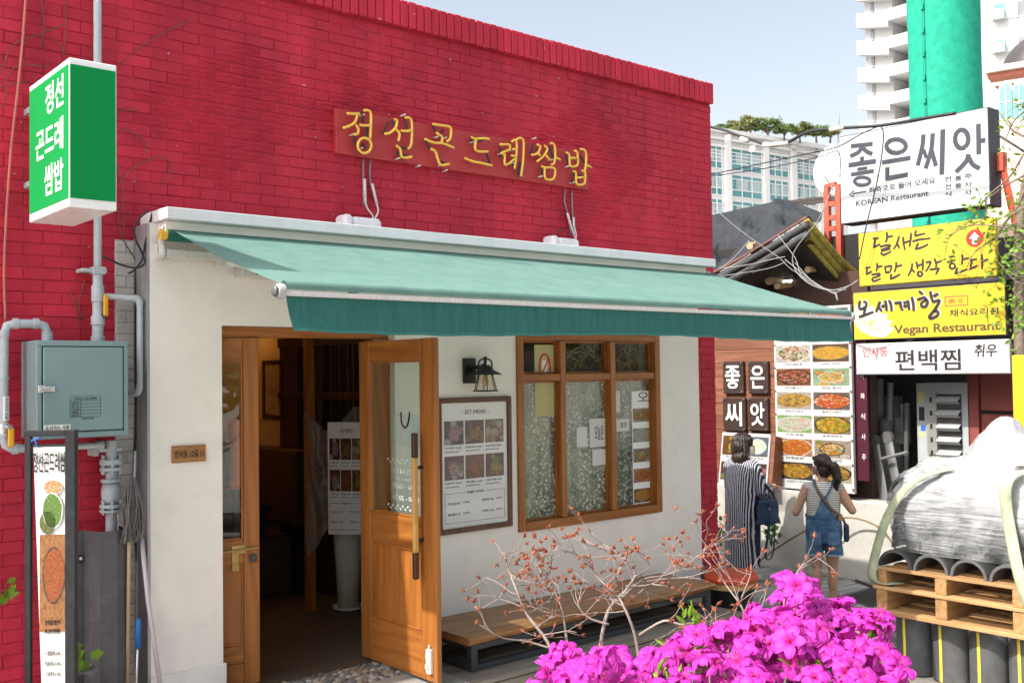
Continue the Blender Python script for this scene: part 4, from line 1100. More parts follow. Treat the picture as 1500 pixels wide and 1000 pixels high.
b = MB(); b.lathe([(.026, .002), (.028, .03)], (6.5, -.42, -.017), 14); b.build('drink', M('amber drink', (.45, .18, .03), .2), jar, True)

DG_ = thing('dried_grass', (6.1, .13, 2.0), 'bundle of straw coloured dried grass hanging behind the upper window panes', 'dried plant')
b = MB(); rr = random.Random(31)
for k in range(130):
    x0_ = rr.uniform(5.5, 6.42); a_ = rr.uniform(-.9, .9); L = rr.uniform(.12, .34); z0_ = rr.uniform(1.92, 2.12)
    p_ = V3(x0_, rr.uniform(.075, .16), z0_); e_ = p_ + V3(math.sin(a_) * L, rr.uniform(-.02, .02), -abs(math.cos(a_)) * L * .55 * rr.choice((1, 1, -.3)))
    b.tube([p_, (p_ + e_) / 2 + V3(0, 0, .02), e_], .0022, 3)
b.build('stalks', M('straw', (.52, .36, .16), .8, .3), DG_)
b = MB(); b.tube([(5.45, .12, 2.14), (6.45, .12, 2.14)], .008, 6); b.build('rod', MATS['black iron'], DG_)

CU_ = thing('sheer_backing', (5.9, .19, .75), 'pale green sheer curtain hanging behind the lower window panes', 'curtain')  # pale cloth added to brighten the panes from behind
b = MB(); b.grid(lambda a, c: (5.02 + 1.42 * a, .17 + .022 * math.sin(a * 62) + .012 * math.sin(a * 23 + 1), .74 + 1.06 * c), 150, 4); b.build('cloth', cloth('sheer green', (.58, .62, .46), None, .5, 300, .9, .2), CU_, True)
# ================================================================== left side
XG = 1.5
PG = FX(XG)
a = PG.uv(101, 81); c = PG.uv(43, 329); dd = PG.uv(101, 300)
yn, yf, zt, zbm = -a[0], -c[0], (a[1] + PG.uv(43, 130)[1]) / 2, (dd[1] + c[1]) / 2
xr = hY(171, 200, yn).x
GS = thing('lightbox_sign', ((XG + xr) / 2, (yn + yf) / 2, zbm), 'green projecting lightbox sign with white lettering on the grey pole', 'sign')
acr = M('white acrylic', (.76, .76, .74), .3, .03, 4, 0)
grn = M('green acrylic', (.0, .225, .05), .5, .03, 4, 0, spec=.15)
b = MB(); b.lo((XG, yn, zbm), (xr, yf, zt)); b.build('body', acr, GS, bevel=.004)
b = MB(); b.rect(PG, -yf + .012, zbm + .042, -yn - .004, zt - .03, .0005, .003); b.build('face_panel', grn, GS)
PGF = FY(yn)
b = MB(); b.rect(PGF, XG + .004, zbm + .042, xr - .006, zt - .03, .0005, .003); b.build('face_panel', grn, GS)
for t, q in (('정선', (68, 171, 94.5, 45)), ('곤드레', (54, 239, 94, 45)), ('쌈밥', (66.5, 289, 94, 45))):
    text(t, PG, PG.hbox(*q), acr, GS, d=.0035, bold=.018)
pipm = M('grey pipe paint', (.40, .44, .46), .45, .08, 7, .1, dirt=.3, dirtcol=(.18, .17, .16))
pX, pY = 1.96, .1
SP = thing('sign_pole', (pX, pY, 2.07), 'tall grey painted pipe rising above the grey meter cabinet', 'pole')
b = MB(); b.tube([(pX, pY, 2.47), (pX, pY, 5.6)], .0215, 14); b.build('pipe', pipm, SP, True, angle=40)
b = MB(); b.lathe([(.024, 0), (.036, .0), (.037, .03), (.03, .035), (.03, .09), (.036, .095), (.036, .14), (.028, .15), (.028, .22), (.034, .225), (.034, .31), (.027, .32), (.027, .40), (.022, .42)], (pX, pY, 2.068), 16); b.build('fitting', pipm, SP, True, angle=40)
b = MB(); b.lo((pX - .09, pY - .01, 2.455), (pX + .05, pY + .09, 2.475)); b.lo((pX - .035, pY - .035, 2.445), (pX + .035, pY + .03, 2.485)); b.build('clamp', pipm, SP, bevel=.003)
b = MB(); b.box((pX + .03, pY - .04, 2.27), (.026, .018, .12), .1); b.build('valve_lever', M('yellow valve plastic', (.72, .36, .02), .4, .06), SP, bevel=.005)
b = MB(); b.tube([(pX + .03, pY - .04, 2.215), (pX + .01, pY, 2.215)], .012); b.build('valve_stem', MATS['dark steel'], SP)
for z in (2.9, 3.3):
    b = MB(); b.lo((XG + .1, -.30, z), (XG + .13, .2, z + .03)); b.lo((XG + .13, .06, z + .004), (pX, .09, z + .026)); b.build('sign_bracket', pipm, SP)
BP = thing('branch_pipe', (2.1, .05, 1.95), 'thin grey branch pipe running from the pole round the plaster corner', 'pipe')
e1 = hY(205, 437, .04); e2 = hY(205, 572, .04)
b = MB(); b.tube([(pX + .02, pY - .01, e1.z + .01), (e1.x - .03, .05, e1.z)], .017, 10); b.tube(smoothline([(e1.x - .035, .05, e1.z), (e1.x - .008, .045, e1.z - .006), (e1.x, .04, e1.z - .035)]), .022, 10); b.tube([(e1.x, .04, e1.z - .03), (e2.x, .04, e2.z)], .018, 10)
b.tube(smoothline([(e2.x, .04, e2.z + .03), (e2.x - .005, .06, e2.z - .01), (e2.x - .03, .12, e2.z - .015), (e2.x - .08, .19, e2.z - .015)]), .021, 10); b.build('pipe', pipm, BP, True, angle=50)
# meter cabinet
bx0, bx1, bz0, bz1 = 1.567, 2.036, 1.555, 2.066
MC = thing('meter_cabinet', (1.8, 0, bz0), 'grey green steel gas meter cabinet with printed form on the brick wall', 'cabinet')
cabm = M('grey green steel', (.185, .27, .275), .45, .05, 4, .05, dirt=.15, dirtcol=(.12, .14, .14))
PB = FY(-.15)
b = MB(); b.lo((bx0, -.15, bz0), (bx1, .12, bz1)); b.build('body', cabm, MC, bevel=.005)
b = MB(); b.rect(PB, bx0 + .032, bz0 + .038, bx1 - .03, bz1 - .035, .001, .012); b.build('door', cabm, MC, bevel=.004)
b = MB(); b.frame(PB, bx0 + .026, bz0 + .032, bx1 - .024, bz1 - .029, .006, .0003, .0012); b.build('seam', M('dark seam', (.03, .035, .035), .7), MC)
b = MB(); b.rect(PB, bx0 + .008, bz1 - .029, bx1 - .002, bz1 - .003, .001, .007); b.rect(PB, bx1 - .024, bz0 + .004, bx1 - .001, bz1 - .031, .001, .007); b.rect(PB, bx0 + .002, bz0 + .004, bx0 + .025, bz1 - .031, .001, .007); b.rect(PB, bx0 + .026, bz0 + .004, bx1 - .025, bz0 + .030, .001, .007); b.build('edge_strip', cabm, MC, bevel=.002)
b = MB(); b.rect(PB, bx0 + .005, 1.795, bx0 + .03, 1.835, .012, .022); b.rect(PB, bx0 + .03, 1.80, bx0 + .088, 1.83, .012, .024); b.tube([PB.at(bx0 + .01, 1.815, .025), PB.at(bx0 + .06, 1.815, .03)], .008); b.build('latch', M('bright steel', (.6, .6, .6), .25, .1, metal=.9), MC, bevel=.003)
q = PB.box((101, 611), (146, 579)); lw = .0016
b = MB(); b.frame(PB, *q, lw, .0125, .0132)
for k in range(1, 6): b.rect(PB, q[0], q[1] + (q[3] - q[1]) * k / 6.5, q[2], q[1] + (q[3] - q[1]) * k / 6.5 + lw, .0125, .0132)
b.rect(PB, q[0] + .055, q[1], q[0] + .055 + lw, q[1] + (q[3] - q[1]) * 5 / 6.5, .0125, .0132); b.build('printed_form', ink, MC)
text('도시가스 시공 표지판', PB, (q[0] + .02, q[3] - .02, q[2] - .02, q[3] - .008), ink, MC, d=.0125, res=1)
for k, t in enumerate(('시공자', '상 호', '시공일', '전화번호', '연락처')): text(t, PB, (q[0] + .008, q[1] + (q[3] - q[1]) * (4.25 - k) / 6.5, q[0] + .045, q[1] + (q[3] - q[1]) * (4.75 - k) / 6.5), ink, MC, d=.0125, res=1)
text('도시가스(주)', PB, (q[0] + .06, q[1] - .014, q[2] - .035, q[1] - .004), ink, MC, d=.0125, res=1)
q = PB.box((63.5, 630), (102, 622)); b = MB(); b.rect(PB, q[0], q[1] - .004, q[2], q[3] + .004, .0124, .013); b.build('sticker', paper, MC)
text('도시가스 사공', PB, (q[0] + .006, q[1], q[2] - .006, q[3]), ink, MC, d=.0131, bold=.01)
# gas pipe loop at the left
GP = thing('gas_pipe', (1.55, .02, 1.5), 'thick grey gas pipe looping over the cabinet with a yellow valve handle', 'pipe')
yy = .03
pt = lambda px, py: hY(px, py, yy)
loop = [pt(69, 500), pt(69, 488), pt(65, 477), pt(54, 474), pt(22, 474), pt(10, 477), pt(6, 490), pt(5, 560), pt(5, 640), pt(8, 652), pt(18, 657), pt(60, 656)]
b = MB(); b.tube(loop, .0235, 12); b.build('pipe', pipm, GP, True)
b = MB()
for (p, q) in ((pt(69, 499), pt(69, 486)), (pt(56, 474), pt(49, 474)), (pt(26, 474), pt(19, 474)), (pt(5.5, 484), pt(5.3, 492)), (pt(5, 630), pt(5, 640)), (pt(18, 657), pt(26, 657)), (pt(5, 552), pt(5, 556))): b = MB(); b.tube([p, q], .029, 12); b.build('coupling', pipm, GP, True, angle=40)
b = MB(); b.box(pt(13, 640) + V3(0, -.04, 0), (.03, .018, .10)); b.build('valve_lever', MATS['yellow valve plastic'], GP, bevel=.006)
b = MB(); b.lathe([(.026, 0), (.03, .01), (.03, .05), (.026, .06)], pt(5, 632) - V3(0, 0, .02), 12); b.tube([pt(6, 625), pt(12, 625) + V3(0, -.05, 0)], .012); b.build('valve_body', MATS['bright steel'], GP, True, angle=40)
pq = pt(6, 598)
b = MB(); b.grid(lambda a, c: (pq.x + .0245 * math.sin((a - .5) * 2.2), pq.y - .0245 * math.cos((a - .5) * 2.2), pq.z + (c - .5) * .125), 6, 1); b.build('label_wrap', paper, GP, True)
PLb = PL((pq.x, pq.y - .025, pq.z), (0, 0, 1), (-1, 0, 0)); text('도시가스 사공', PL((pq.x, pq.y - .0255, pq.z), (0, 0, -1), (1, 0, 0)), (-.055, -.002, .055, .014), ink, GP, d=.0)
b = MB(); b.lathe([(.0245, 0), (.0245, .02)], (pq.x, pq.y, pq.z - .09), 12); b.build('yellow_band', yelp, GP, True)
# lower pipe with flanges
LPp = hY(163, 700, .08)
FP = thing('flanged_pipe', (LPp.x, .08, 1.0), 'grey flanged valve pipe below the meter cabinet', 'pipe')
lx = LPp.x
def zz(py): return hY(163, py, .08).z
b = MB(); b.tube([(lx, .08, zz(645)), (lx, .08, .7)], .031, 14); b.build('pipe', pipm, FP, True, angle=40)
for (p0, p1, r) in ((672, 680, .062), (684, 689, .062), (701, 706, .055), (738, 743, .062), (746, 749, .064)):
    b = MB(); b.lathe([(r - .003, zz(p1)), (r, zz(p1) + .004), (r, zz(p0) - .004), (r - .003, zz(p0))], (lx, .08, 0), 20); b.build('flange', pipm, FP, True, angle=40)
b = MB(); b.lathe([(.04, zz(736)), (.052, zz(728)), (.054, zz(718)), (.045, zz(708))], (lx, .08, 0), 16); b.build('valve_body', pipm, FP, True)
b = MB()
for k in range(6):
    an = k * PI / 3 + .3; b.tube([(lx + .05 * math.cos(an), .08 + .05 * math.sin(an), zz(694)), (lx + .05 * math.cos(an), .08 + .05 * math.sin(an), zz(666))], .008, 6); b.tube([(lx + .05 * math.cos(an), .08 + .05 * math.sin(an), zz(752)), (lx + .05 * math.cos(an), .08 + .05 * math.sin(an), zz(732))], .008, 6)
b.build('bolt', pipm, FP)
b = MB(); b.tube([hY(60, 656, .03), hY(150, 652, .06)], .018, 10); b.lathe([(.024, -.02), (.024, .02)], hY(146, 652, .06), 10, 'x'); b.build('side_pipe', pipm, FP, True, angle=40)
b = MB(); b.lo((lx - .07, .06, zz(661)), (lx + .055, .2, zz(656))); b.lo((lx - .09, .1, zz(667)), (lx - .06, .2, zz(650))); b.build('clamp', pipm, FP, bevel=.002)
b = MB(); b.tube(smoothline([hY(183, 722, .02), hY(192, 715, -.01), hY(197, 700, -.02), hY(198, 660, -.02)]), .011, 8, flat=.5); b.build('lever', M('grey lever paint', (.3, .32, .33), .5, .1), FP, True)
# pipe guard
gx0, gx1, gz = 1.842, 2.086, 1.035
GU = thing('pipe_guard', (1.96, 0, GZ), 'dark grey folded steel guard standing over the lower gas pipe', 'guard')
gm = M('dark grey steel', (.075, .075, .082), .5, .14, 4, .1, dirt=.35, dirtcol=(.2, .19, .17))
def gprof(c):
    P_ = [(gx0, .10), (gx0 + .045, .10), (gx0 + .05, .04), (gx0 + .085, -.03), (gx0 + .17, -.05), (gx1, -.02), (gx1 + .003, .14)]
    t = c * (len(P_) - 1); i = min(int(t), len(P_) - 2); f = t - i
    return P_[i][0] * (1 - f) + P_[i + 1][0] * f, P_[i][1] * (1 - f) + P_[i + 1][1] * f
b = MB(); b.grid(lambda a, c: (*gprof(a), GZ + (gz - GZ) * c), 6, 2); o = b.build('sheet', gm, GU)
sm_ = o.modifiers.new('solid', 'SOLIDIFY'); sm_.thickness = .004
b = MB()
for z in (.86, .34): b.lo((gx0 + .015, .09, z), (gx0 + .03, .0995, z + .045))
b.build('slot', M('dark void', (.02, .018, .016)), GU)
for z in (.865, .345): b = MB(); b.lathe([(.01, -.012), (.01, 0)], (gx0 + .022, .098, z + .02), 6, 'y'); b.build('bolt', MATS['bright steel'], GU)
# mop, broom poles
MO = thing('mop', (2.1, .02, .7), 'grey string mop hung upside down beside the pipe guard', 'mop')
b = MB(); rr = random.Random(5); mc = hY(193, 705, -.05)
for k in range(70):
    ax, ay = rr.uniform(-.05, .05), rr.uniform(-.05, .02)
    b.tube(smoothline([mc + V3(ax * .3, ay * .3, .02), mc + V3(ax * .8, ay, -.07 + rr.uniform(-.02, .02)), mc + V3(ax + rr.uniform(-.02, .02), ay, -.18), mc + V3(ax * .9 + rr.uniform(-.03, .03), ay, -.27 - rr.uniform(0, .07))], 3), .0042, 4)
b.build('strings', M('grey mop cotton', (.15, .145, .14), .9, .35, 40, .3), MO, True)
b = MB(); b.tube([mc + V3(-.01, 0, .0), mc + V3(-.02, .02, -1.2)], .011, 8); b.build('handle', M('pale wood pole', (.42, .3, .18), .6, .15), MO, True)
b = MB(); b.tube([hY(199, 740, -.05), hY(200, 712, -.04)], .012, 8); b.build('clamp', blup, MO, True)
BR_ = thing('broom_pole', (2.3, -.1, .3), 'long pale lilac pole with a pink collar leaning on the plaster corner', 'pole')
b = MB(); b.tube([hY(206, 775, -.03), hY(217, 880, -.09), hY(236, 1010, -.16)], .0125, 10); b.build('pole', M('lilac metal', (.5, .46, .5), .35, .06), BR_, True)
b = MB(); b.tube([hY(205, 757, -.03), hY(207, 778, -.03)], [.019, .015], 10); b.build('collar', M('pink plastic', (.6, .1, .2), .4), BR_, True)
b = MB(); b.tube([hY(202, 765, -.03), hY(200, 735, -.02)], .008, 8); b.build('tip', paper, BR_, True)
HB = thing('hand_brush', (2.15, 0, 0), 'small tool with a bright blue handle standing behind the pipe guard', 'tool')
b = MB(); b.tube([hY(202, 948, -.06), hY(203, 912, -.06), hY(204, 905, -.06)], [.015, .015, .007], 10); b.build('handle', M('blue plastic', (.02, .14, .42), .4, .05), HB, True)
b = MB(); b.tube([hY(202, 946, -.06), hY(198, 1040, -.06)], .006, 8); b.build('rod', MATS['bright steel'], HB, True)
# banner stand
PBn = PL(hD(40, 632, 5.05), (.80, -.60, 0))
BS = thing('banner_stand', PBn.at(.13, -1.9), 'narrow black framed standing menu banner in front of the meter cabinet', 'banner stand')
bkf = M('worn black steel', (.014, .014, .016), .45, .3, 8, .15, dirt=.3, dirtcol=(.08, .075, .07))
r0 = PBn.box((37, 640), (112, 629)); ul = PBn.uv(46, 640)[0]; ur = PBn.uv(97, 640)[0]; vt = r0[3]; vb = vt - 2.2
b = MB(); b.rect(PBn, r0[0], vb, ul, vt - .031, -.02, .01); b.rect(PBn, ur, vb, r0[2], vt - .0, -.025, .02); b.rect(PBn, r0[0], vt - .03, ur - .001, vt, -.02, .01); b.rect(PBn, ul, vb + .02, ur, vb + .05, -.02, .01); b.build('frame', bkf, BS, bevel=.003)
bt = PBn.uv(49, 655); bb = PBn.uv(62, 1003)
def banf(a, c):
    u = (bt[0] * c + bb[0] * (1 - c)) + (ur + .018 - (bt[0] * c + bb[0] * (1 - c))) * a
    return PBn.at(u, bb[1] - .12 + (bt[1] - bb[1] + .12) * c, 0)
b = MB(); b.grid(banf, 10, 40); b.build('banner', paper, BS, True)
PBs = PL(PBn.O + PBn.N * .004, PBn.U)
def BB(l, b_, r, t): return PBs.box((l, b_), (r, t))
text('정선곤드레쌈', PBs, BB(48.5, 692, 96, 661), ink, BS, d=.001, bold=.01)
wb = food('print wood table', (.34, .14, .05), (.34, .14, .05), [(.30, .12, .04), (.42, .2, .08), (.25, .1, .03)], rad=(.9, .9), seed=70)
q = BB(58, 925, 97, 782); pic(PBs, q[0], q[1], q[2], q[3], .001, wb, BS)
for (l, b_, r, t, fm) in ((63, 725, 92, 702, food('print herb plate', (.7, .66, .6), (.75, .72, .66), [OR, (.5, .3, .1), WH], seed=72, rad=(.5, .5))), (62, 775, 93, 720, food('print greens', (.6, .5, .4), (.74, .72, .68), [GN, (.10, .22, .03), (.22, .32, .1), (.05, .12, .02)], seed=73, rad=(.5, .5), vs=30)), (58, 782, 82, 748, food('print dark bowl', (.3, .13, .05), (.1, .09, .08), [(.1, .16, .04), (.2, .25, .05), DK_], seed=74, rad=(.5, .5), vs=26)), (62, 885, 96, 800, food('print big bowl', (.4, .18, .05), (.06, .055, .05), [(.35, .05, .02), (.45, .14, .04), (.28, .06, .02), (.16, .12, .03)], seed=75, rad=(.5, .5), vs=34))):
    q = BB(l, b_, r, t); d_ = .0015 + .0003 * (t % 7)
    bq = MB(); cu_, cv_ = (q[0] + q[2]) / 2, (q[1] + q[3]) / 2; nn = 18
    bq.add([PBs.at(cu_ + (q[2] - q[0]) / 2 * math.cos(k * 2 * PI / nn), cv_ + (q[3] - q[1]) / 2 * math.sin(k * 2 * PI / nn), d_) for k in range(nn)], [tuple(range(nn))])
    bq.uv = [(.5 + .5 * math.cos(k * 2 * PI / nn), .5 + .5 * math.sin(k * 2 * PI / nn)) for k in range(nn)]; bq.build('picture', fm, BS)
for k, (t, y) in enumerate((('곤드레 돌솥 쌈밥 정식', 912), ('제육, 불고기, 떡갈비 세트', 925), ('곤드레 쌈밥 정식  13,000', 957), ('떡갈비 정식  15,000', 972), ('곤드레 정식  11,000', 987))):
    text(t, PBs, BB(66, y + 3, 88, y - 5), ink, BS, d=.0012, res=1)
b = MB(); b.tube(smoothline([PBn.at(ul - .005, vt - .06, 0), PBn.at(ul + .02, vt - .045, .01), PBn.at(ul + .03, vt - .08, .005)]), .005, 5); b.tube([PBn.at(ul + .005, vt - .05, .01), PBn.at(ul + .05, vt - .035, .012)], .004, 5); b.build('tie', blup, BS, True)
# red ledge with a seedling
b = MB(); b.lo((1.62, -.42, GZ), (1.98, -.12, .21)); o = b.build('brick_planter', red_b, None, bevel=.012); tag(o, 'low red painted planter block at the foot of the pipe guard', 'planter')
def leafy(name, lab, c, n, r, h, s0, mat, grp=None, seed=1, lobes=True):
    t = thing(name, (c[0], c[1], c[2]), lab, 'plant', grp); rr = random.Random(seed); bl = MB(); bs = MB()
    for k in range(n):
        p = Vector(c) + V3(rr.gauss(0, r), rr.gauss(0, r * .7), h * (.25 + .75 * rr.random())); bs.tube([c, (Vector(c) + p) / 2 + V3(0, 0, .03), p], .0025, 4)
        d = V3(rr.uniform(-1, 1), rr.uniform(-1, .3), rr.uniform(-.2, .8)).normalized(); s = d.cross(V3(rr.uniform(-.3, .3), -1, .8)).normalized(); L = s0 * rr.uniform(.7, 1.3)
        if lobes:
            ol = [(0, 0), (.2, .32), (.42, .30), (.55, .5), (.72, .26), (1, 0), (.72, -.26), (.55, -.5), (.42, -.30), (.2, -.32)]
            bl.add([p + d * (x * L) + s * (y_ * L) + V3(0, 0, -abs(y_) * L * .25) for x, y_ in ol], [tuple(range(10))])
        else: bl.add([p, p + d * L * .5 + s * L * .3, p + d * L, p + d * L * .5 - s * L * .3], [(0, 1, 2, 3)])
    bl.build('leaves', mat, t); bs.build('stem', M('green stem', (.1, .16, .04), .6), t, True); return t
ylg = cloth('young leaf', (.17, .32, .03), None, .35, 300, .5, .3)
leafy('seedling', 'pale green lobed seedling on the red planter block', hY(112, 985, -.3), 9, .03, .1, .07, ylg, seed=3)
leafy('wall_plant', 'green leafy weed at the left edge of the brick wall', hY(-6, 900, .05), 14, .05, .2, .06, ylg, seed=8)
b = MB()
rr = random.Random(11)
for k in range(9): b.lathe([(.02, 0), (.03, .012), (.02, .024)], hY(115, 985, -.3) + V3(rr.uniform(-.06, .08), rr.uniform(-.05, .05), -.008), 7)
tag(b.build('stones', M('grey stones', (.16, .16, .16), .8, .3, 20, .3), None, True), 'grey pebbles round the seedling', 'stone', kind='stuff')
# cables and dry creepers on the wall
cable('hanging_cable', onY(.165, [(38, -10), (33, 60), (26, 130), (16, 220), (9, 320), (6, 400), (8, 470)]), .007, M('faded pink cable', (.5, .16, .12), .5, .2), 'faded pink cable hanging down the far left of the brick wall')
cable('corner_cable', onY(.0, [(218, 309), (206, 318), (197, 334), (199, 352), (207, 368), (212, 385), (200, 392), (178, 388), (150, 375)]), .006, blk, 'black cable looping round the awning corner to the pole')
cable('corner_cable', onY(.02, [(223, 312), (214, 350), (208, 380), (196, 396), (188, 400)]), .006, blk, 'straight black cable dropping from the end of the fascia')
cable('wall_cable', onY(.17, [(199, 395), (198, 500), (199, 600), (196, 700), (199, 800), (208, 860)]), .007, blk, 'black cable running down the white painted bricks')
b = MB(); rr = random.Random(21)
TW = [[(0, 110), (20, 65), (60, 50), (95, 35)], [(95, 0), (97, 40), (92, 80)], [(60, 0), (64, 30), (62, 70)], [(75, 55), (90, 70), (95, 82)], [(130, 85), (140, 60), (153, 42)], [(175, 95), (205, 70), (240, 48), (280, 30)], [(173, 165), (185, 161), (202, 162)], [(175, 187), (195, 195), (210, 205), (214, 220), (209, 228)], [(177, 270), (190, 250), (215, 235), (235, 230), (250, 238), (250, 250), (237, 270)], [(173, 240), (180, 285), (182, 330), (178, 350)], [(2, 130), (12, 110), (30, 95), (70, 98)], [(5, 160), (8, 140), (16, 124), (40, 120)], [(172, 300), (178, 345), (195, 375), (205, 392)], [(100, 420), (112, 450), (118, 480)], [(125, 410), (116, 440), (120, 470)]]
for ln in TW: b.tube(smoothline(onY(.185, ln), 3), .0028, 4)
tag(b.build('dry_creeper', M('dry creeper', (.16, .085, .06), .9, .3), None, True), 'thin dry creeper stems clinging to the brick around the green sign', 'creeper')

# ================================================================== the alley on the right
AXW = 11.0
PA = FX(AXW)
AB = thing('alley_house', (11.5, 1.5, GZ), 'old single storey house across the alley with a plank wall on a concrete base', 'building')
conc2 = M('whitewashed concrete', (.42, .40, .365), .85, .1, 1.5, .5, 25, dirt=.55, dirtcol=(.25, .23, .2))
zc = PA.uv(1145, 716)[1]
b = MB(); b.lo((11.03, -2.6, GZ - .05), (11.6, 1.5, zc - .06)); b.lo((10.93, 1.5, GZ - .05), (11.6, 5.0, zc)); b.build('concrete_base', conc2, AB, bevel=.02)
b = MB(); b.lo((11.3, .9, GZ), (11.45, 5.0, 3.05)); b.build('back_wall', M('dark brown wall', (.06, .03, .02), .8, .2), AB)
plk = wood('brown planks', (.12, .042, .02), (.26, .10, .052), 'y', .6, 6, .25, .22, .25)
z = zc + .01; k = 0
while z < 2.45:
    b = MB(); b.lo((11.05 + random.uniform(-.004, .004), 2.0, z), (11.09, 3.35, z + .172)); b.build('plank', plk, AB, bevel=.004); z += .176
b = MB(); b.lo((11.1, 1.9, zc), (11.28, 3.4, 2.47)); b.build('plank_backing', M('dark void', (.02, .018, .016)), AB)
# four letter plates
dark_p = M('dark brown plate', (.045, .028, .024), .3, .1)
plate_t = {'좋': (1059, 575, 1086, 530), '은': (1096, 575, 1122, 530), '씨': (1059, 629, 1089, 584), '앗': (1096, 629, 1122, 584)}
for t, q in plate_t.items():
    bx = PA.box((q[0], q[1]), (q[2], q[3]), .02)
    o = thing('letter_plate', PA.at(bx[0], bx[1], 0), {'좋': 'top left', '은': 'top right', '씨': 'bottom left', '앗': 'bottom right'}[t] + ' one of four dark plates with single white letters on the plank wall', 'sign', 'letter plates on the plank wall')
    b = MB(); b.rect(PA, bx[0] - .01, bx[1] - .01, bx[2] + .01, bx[3] + .01, -.04, .0); b.build('plate', dark_p, o, bevel=.004)
    text(t, PA, (bx[0] + .035, bx[1] + .055, bx[2] - .035, bx[3] - .045), acr, o, d=.006, depth=.008, bold=.012)
    b = MB()
    for u in (bx[0] + .012, bx[2] - .012):
        for v in (bx[1] + .012, bx[3] - .012): b.tube([PA.at(u, v, 0), PA.at(u, v, .02)], .011, 8)
    b.build('stud', MATS['bright steel'], o)
# big menu board
mL = PA.uv(1137, 600)[0]; mR = PA.uv(1250, 600)[0]; mT = 2.62; mB = PA.uv(1140, 713)[1]
MBD = thing('menu_board', PA.at((mL + mR) / 2, mB), 'tall white menu board with two columns of dish pictures on the alley wall', 'menu board')
b = MB(); b.rect(PA, mL, mB, mR, mT, -.03, .02); b.build('board', M('white menu vinyl', (.44, .435, .425), .3, .02, 3, 0), MBD, bevel=.003)
rows = [(476, 503), (509, 534), (540, 566), (573, 598), (607, 632), (639, 666), (673, 700)]
names = [('오징어볶음', '해물파전'), ('도토리묵무침', '김치전, 감자전'), ('석쇠불고기', '보쌈 정식'), ('생선구이정식', '황태구이정식'), ('수육 보쌈', '순두부찌개'), ('닭볶음탕', '돌솥비빔밥'), ('LA갈비구이정식', '고등어구이')]
fo = [(0, 1), (2, 3), (4, 5), (6, 7), (8, 9), (10, 11), (12, 13)]
um = (mL + mR) / 2
rh = (PA.uv(1137, 476)[1] - mB) / 7.05
for k in range(8):
    vt_ = mB + rh * (7.0 - k) + .04
    if k == 7: continue
    for c_, (ua, ub) in enumerate(((mL + .03, um - .015), (um + .015, mR - .03))):
        pic(PA, ua, vt_ - rh * .80 + .02, ub, vt_, .0205, FD[fo[k][c_]], MBD)
        text(names[k][c_], PA, (ua + .12, vt_ - rh * .94 + .02, ub - .12, vt_ - rh * .84 + .02), ink, MBD, d=.0205, res=1)
for c_, (ua, ub) in enumerate(((mL + .03, um - .015), (um + .015, mR - .03))):
    pic(PA, ua, mB + rh * 7 + .06, ub, mT - .03, .0205, FD[13 - c_ * 6], MBD)
for k in range(8):
    for u in (mL + .012, mR - .012): b = MB(); b.tube([PA.at(u, mB + .05 + k * .29, .02), PA.at(u, mB + .05 + k * .29, .03)], .013, 8); b.build('stud', MATS['bright steel'], MBD)
# maroon banner
q = PA.box((1253, 703), (1267, 445), -.05)
MRN = thing('maroon_banner', PA.at(q[0], q[1]), 'narrow maroon upright banner with white letters behind the menu board edge', 'banner')
maro = M('maroon vinyl', (.055, .008, .018), .45, .06, 4, .02)
b = MB(); b.rect(PA, q[0] - .12, q[1], q[2], q[3], -.08, -.05); b.build('panel', maro, MRN)
for k, t in enumerate('전통차와식사주'): text(t, PA, (q[2] - .085, q[3] - .40 - k * .24, q[2] - .03, q[3] - .33 - k * .24), acr, MRN, d=-.049)
# slanted menu board behind the woman
mu = PL(hX(1052, 712, 10.72), (0, -1, 0), (.16, 0, .985))
qs = mu.box((1052, 708), (1133, 636))
SB = thing('slanted_menu_board', mu.at(qs[0], qs[1]), 'leaning white board with four dish pictures on the ledge below the letter plates', 'menu board')
b = MB(); b.rect(mu, qs[0], qs[1] - .02, qs[2] - .04, qs[3], -.03, 0); b.build('board', MATS['white menu vinyl'], SB, bevel=.003)
uw, vh = qs[2] - .04 - qs[0], qs[3] - qs[1]
for i in range(2):
    for j in range(2): pic(mu, qs[0] + uw * (.03 + .5 * i), qs[1] + vh * (.09 + .48 * j), qs[0] + uw * (.47 + .5 * i), qs[1] + vh * (.44 + .5 * j), .001, [SPD[1], SPD[0], SPD[5], food('print lettuce', (.1, .1, .12), (.3, .4, .5), [GN, WH, (.3, .5, .2), (.5, .55, .4)], seed=50)][i + 2 * j], SB)
for i in range(2): text('정선 한상', mu, (qs[0] + uw * (.12 + .5 * i), qs[1] + vh * .51, qs[0] + uw * (.4 + .5 * i), qs[1] + vh * .555), ink, SB, d=.001, res=1)
b = MB(); b.rect(mu, qs[2] - .039, qs[1] - .02, qs[2] + .02, qs[3] - .02, -.22, -.02); b.build('side_board', plk, SB)
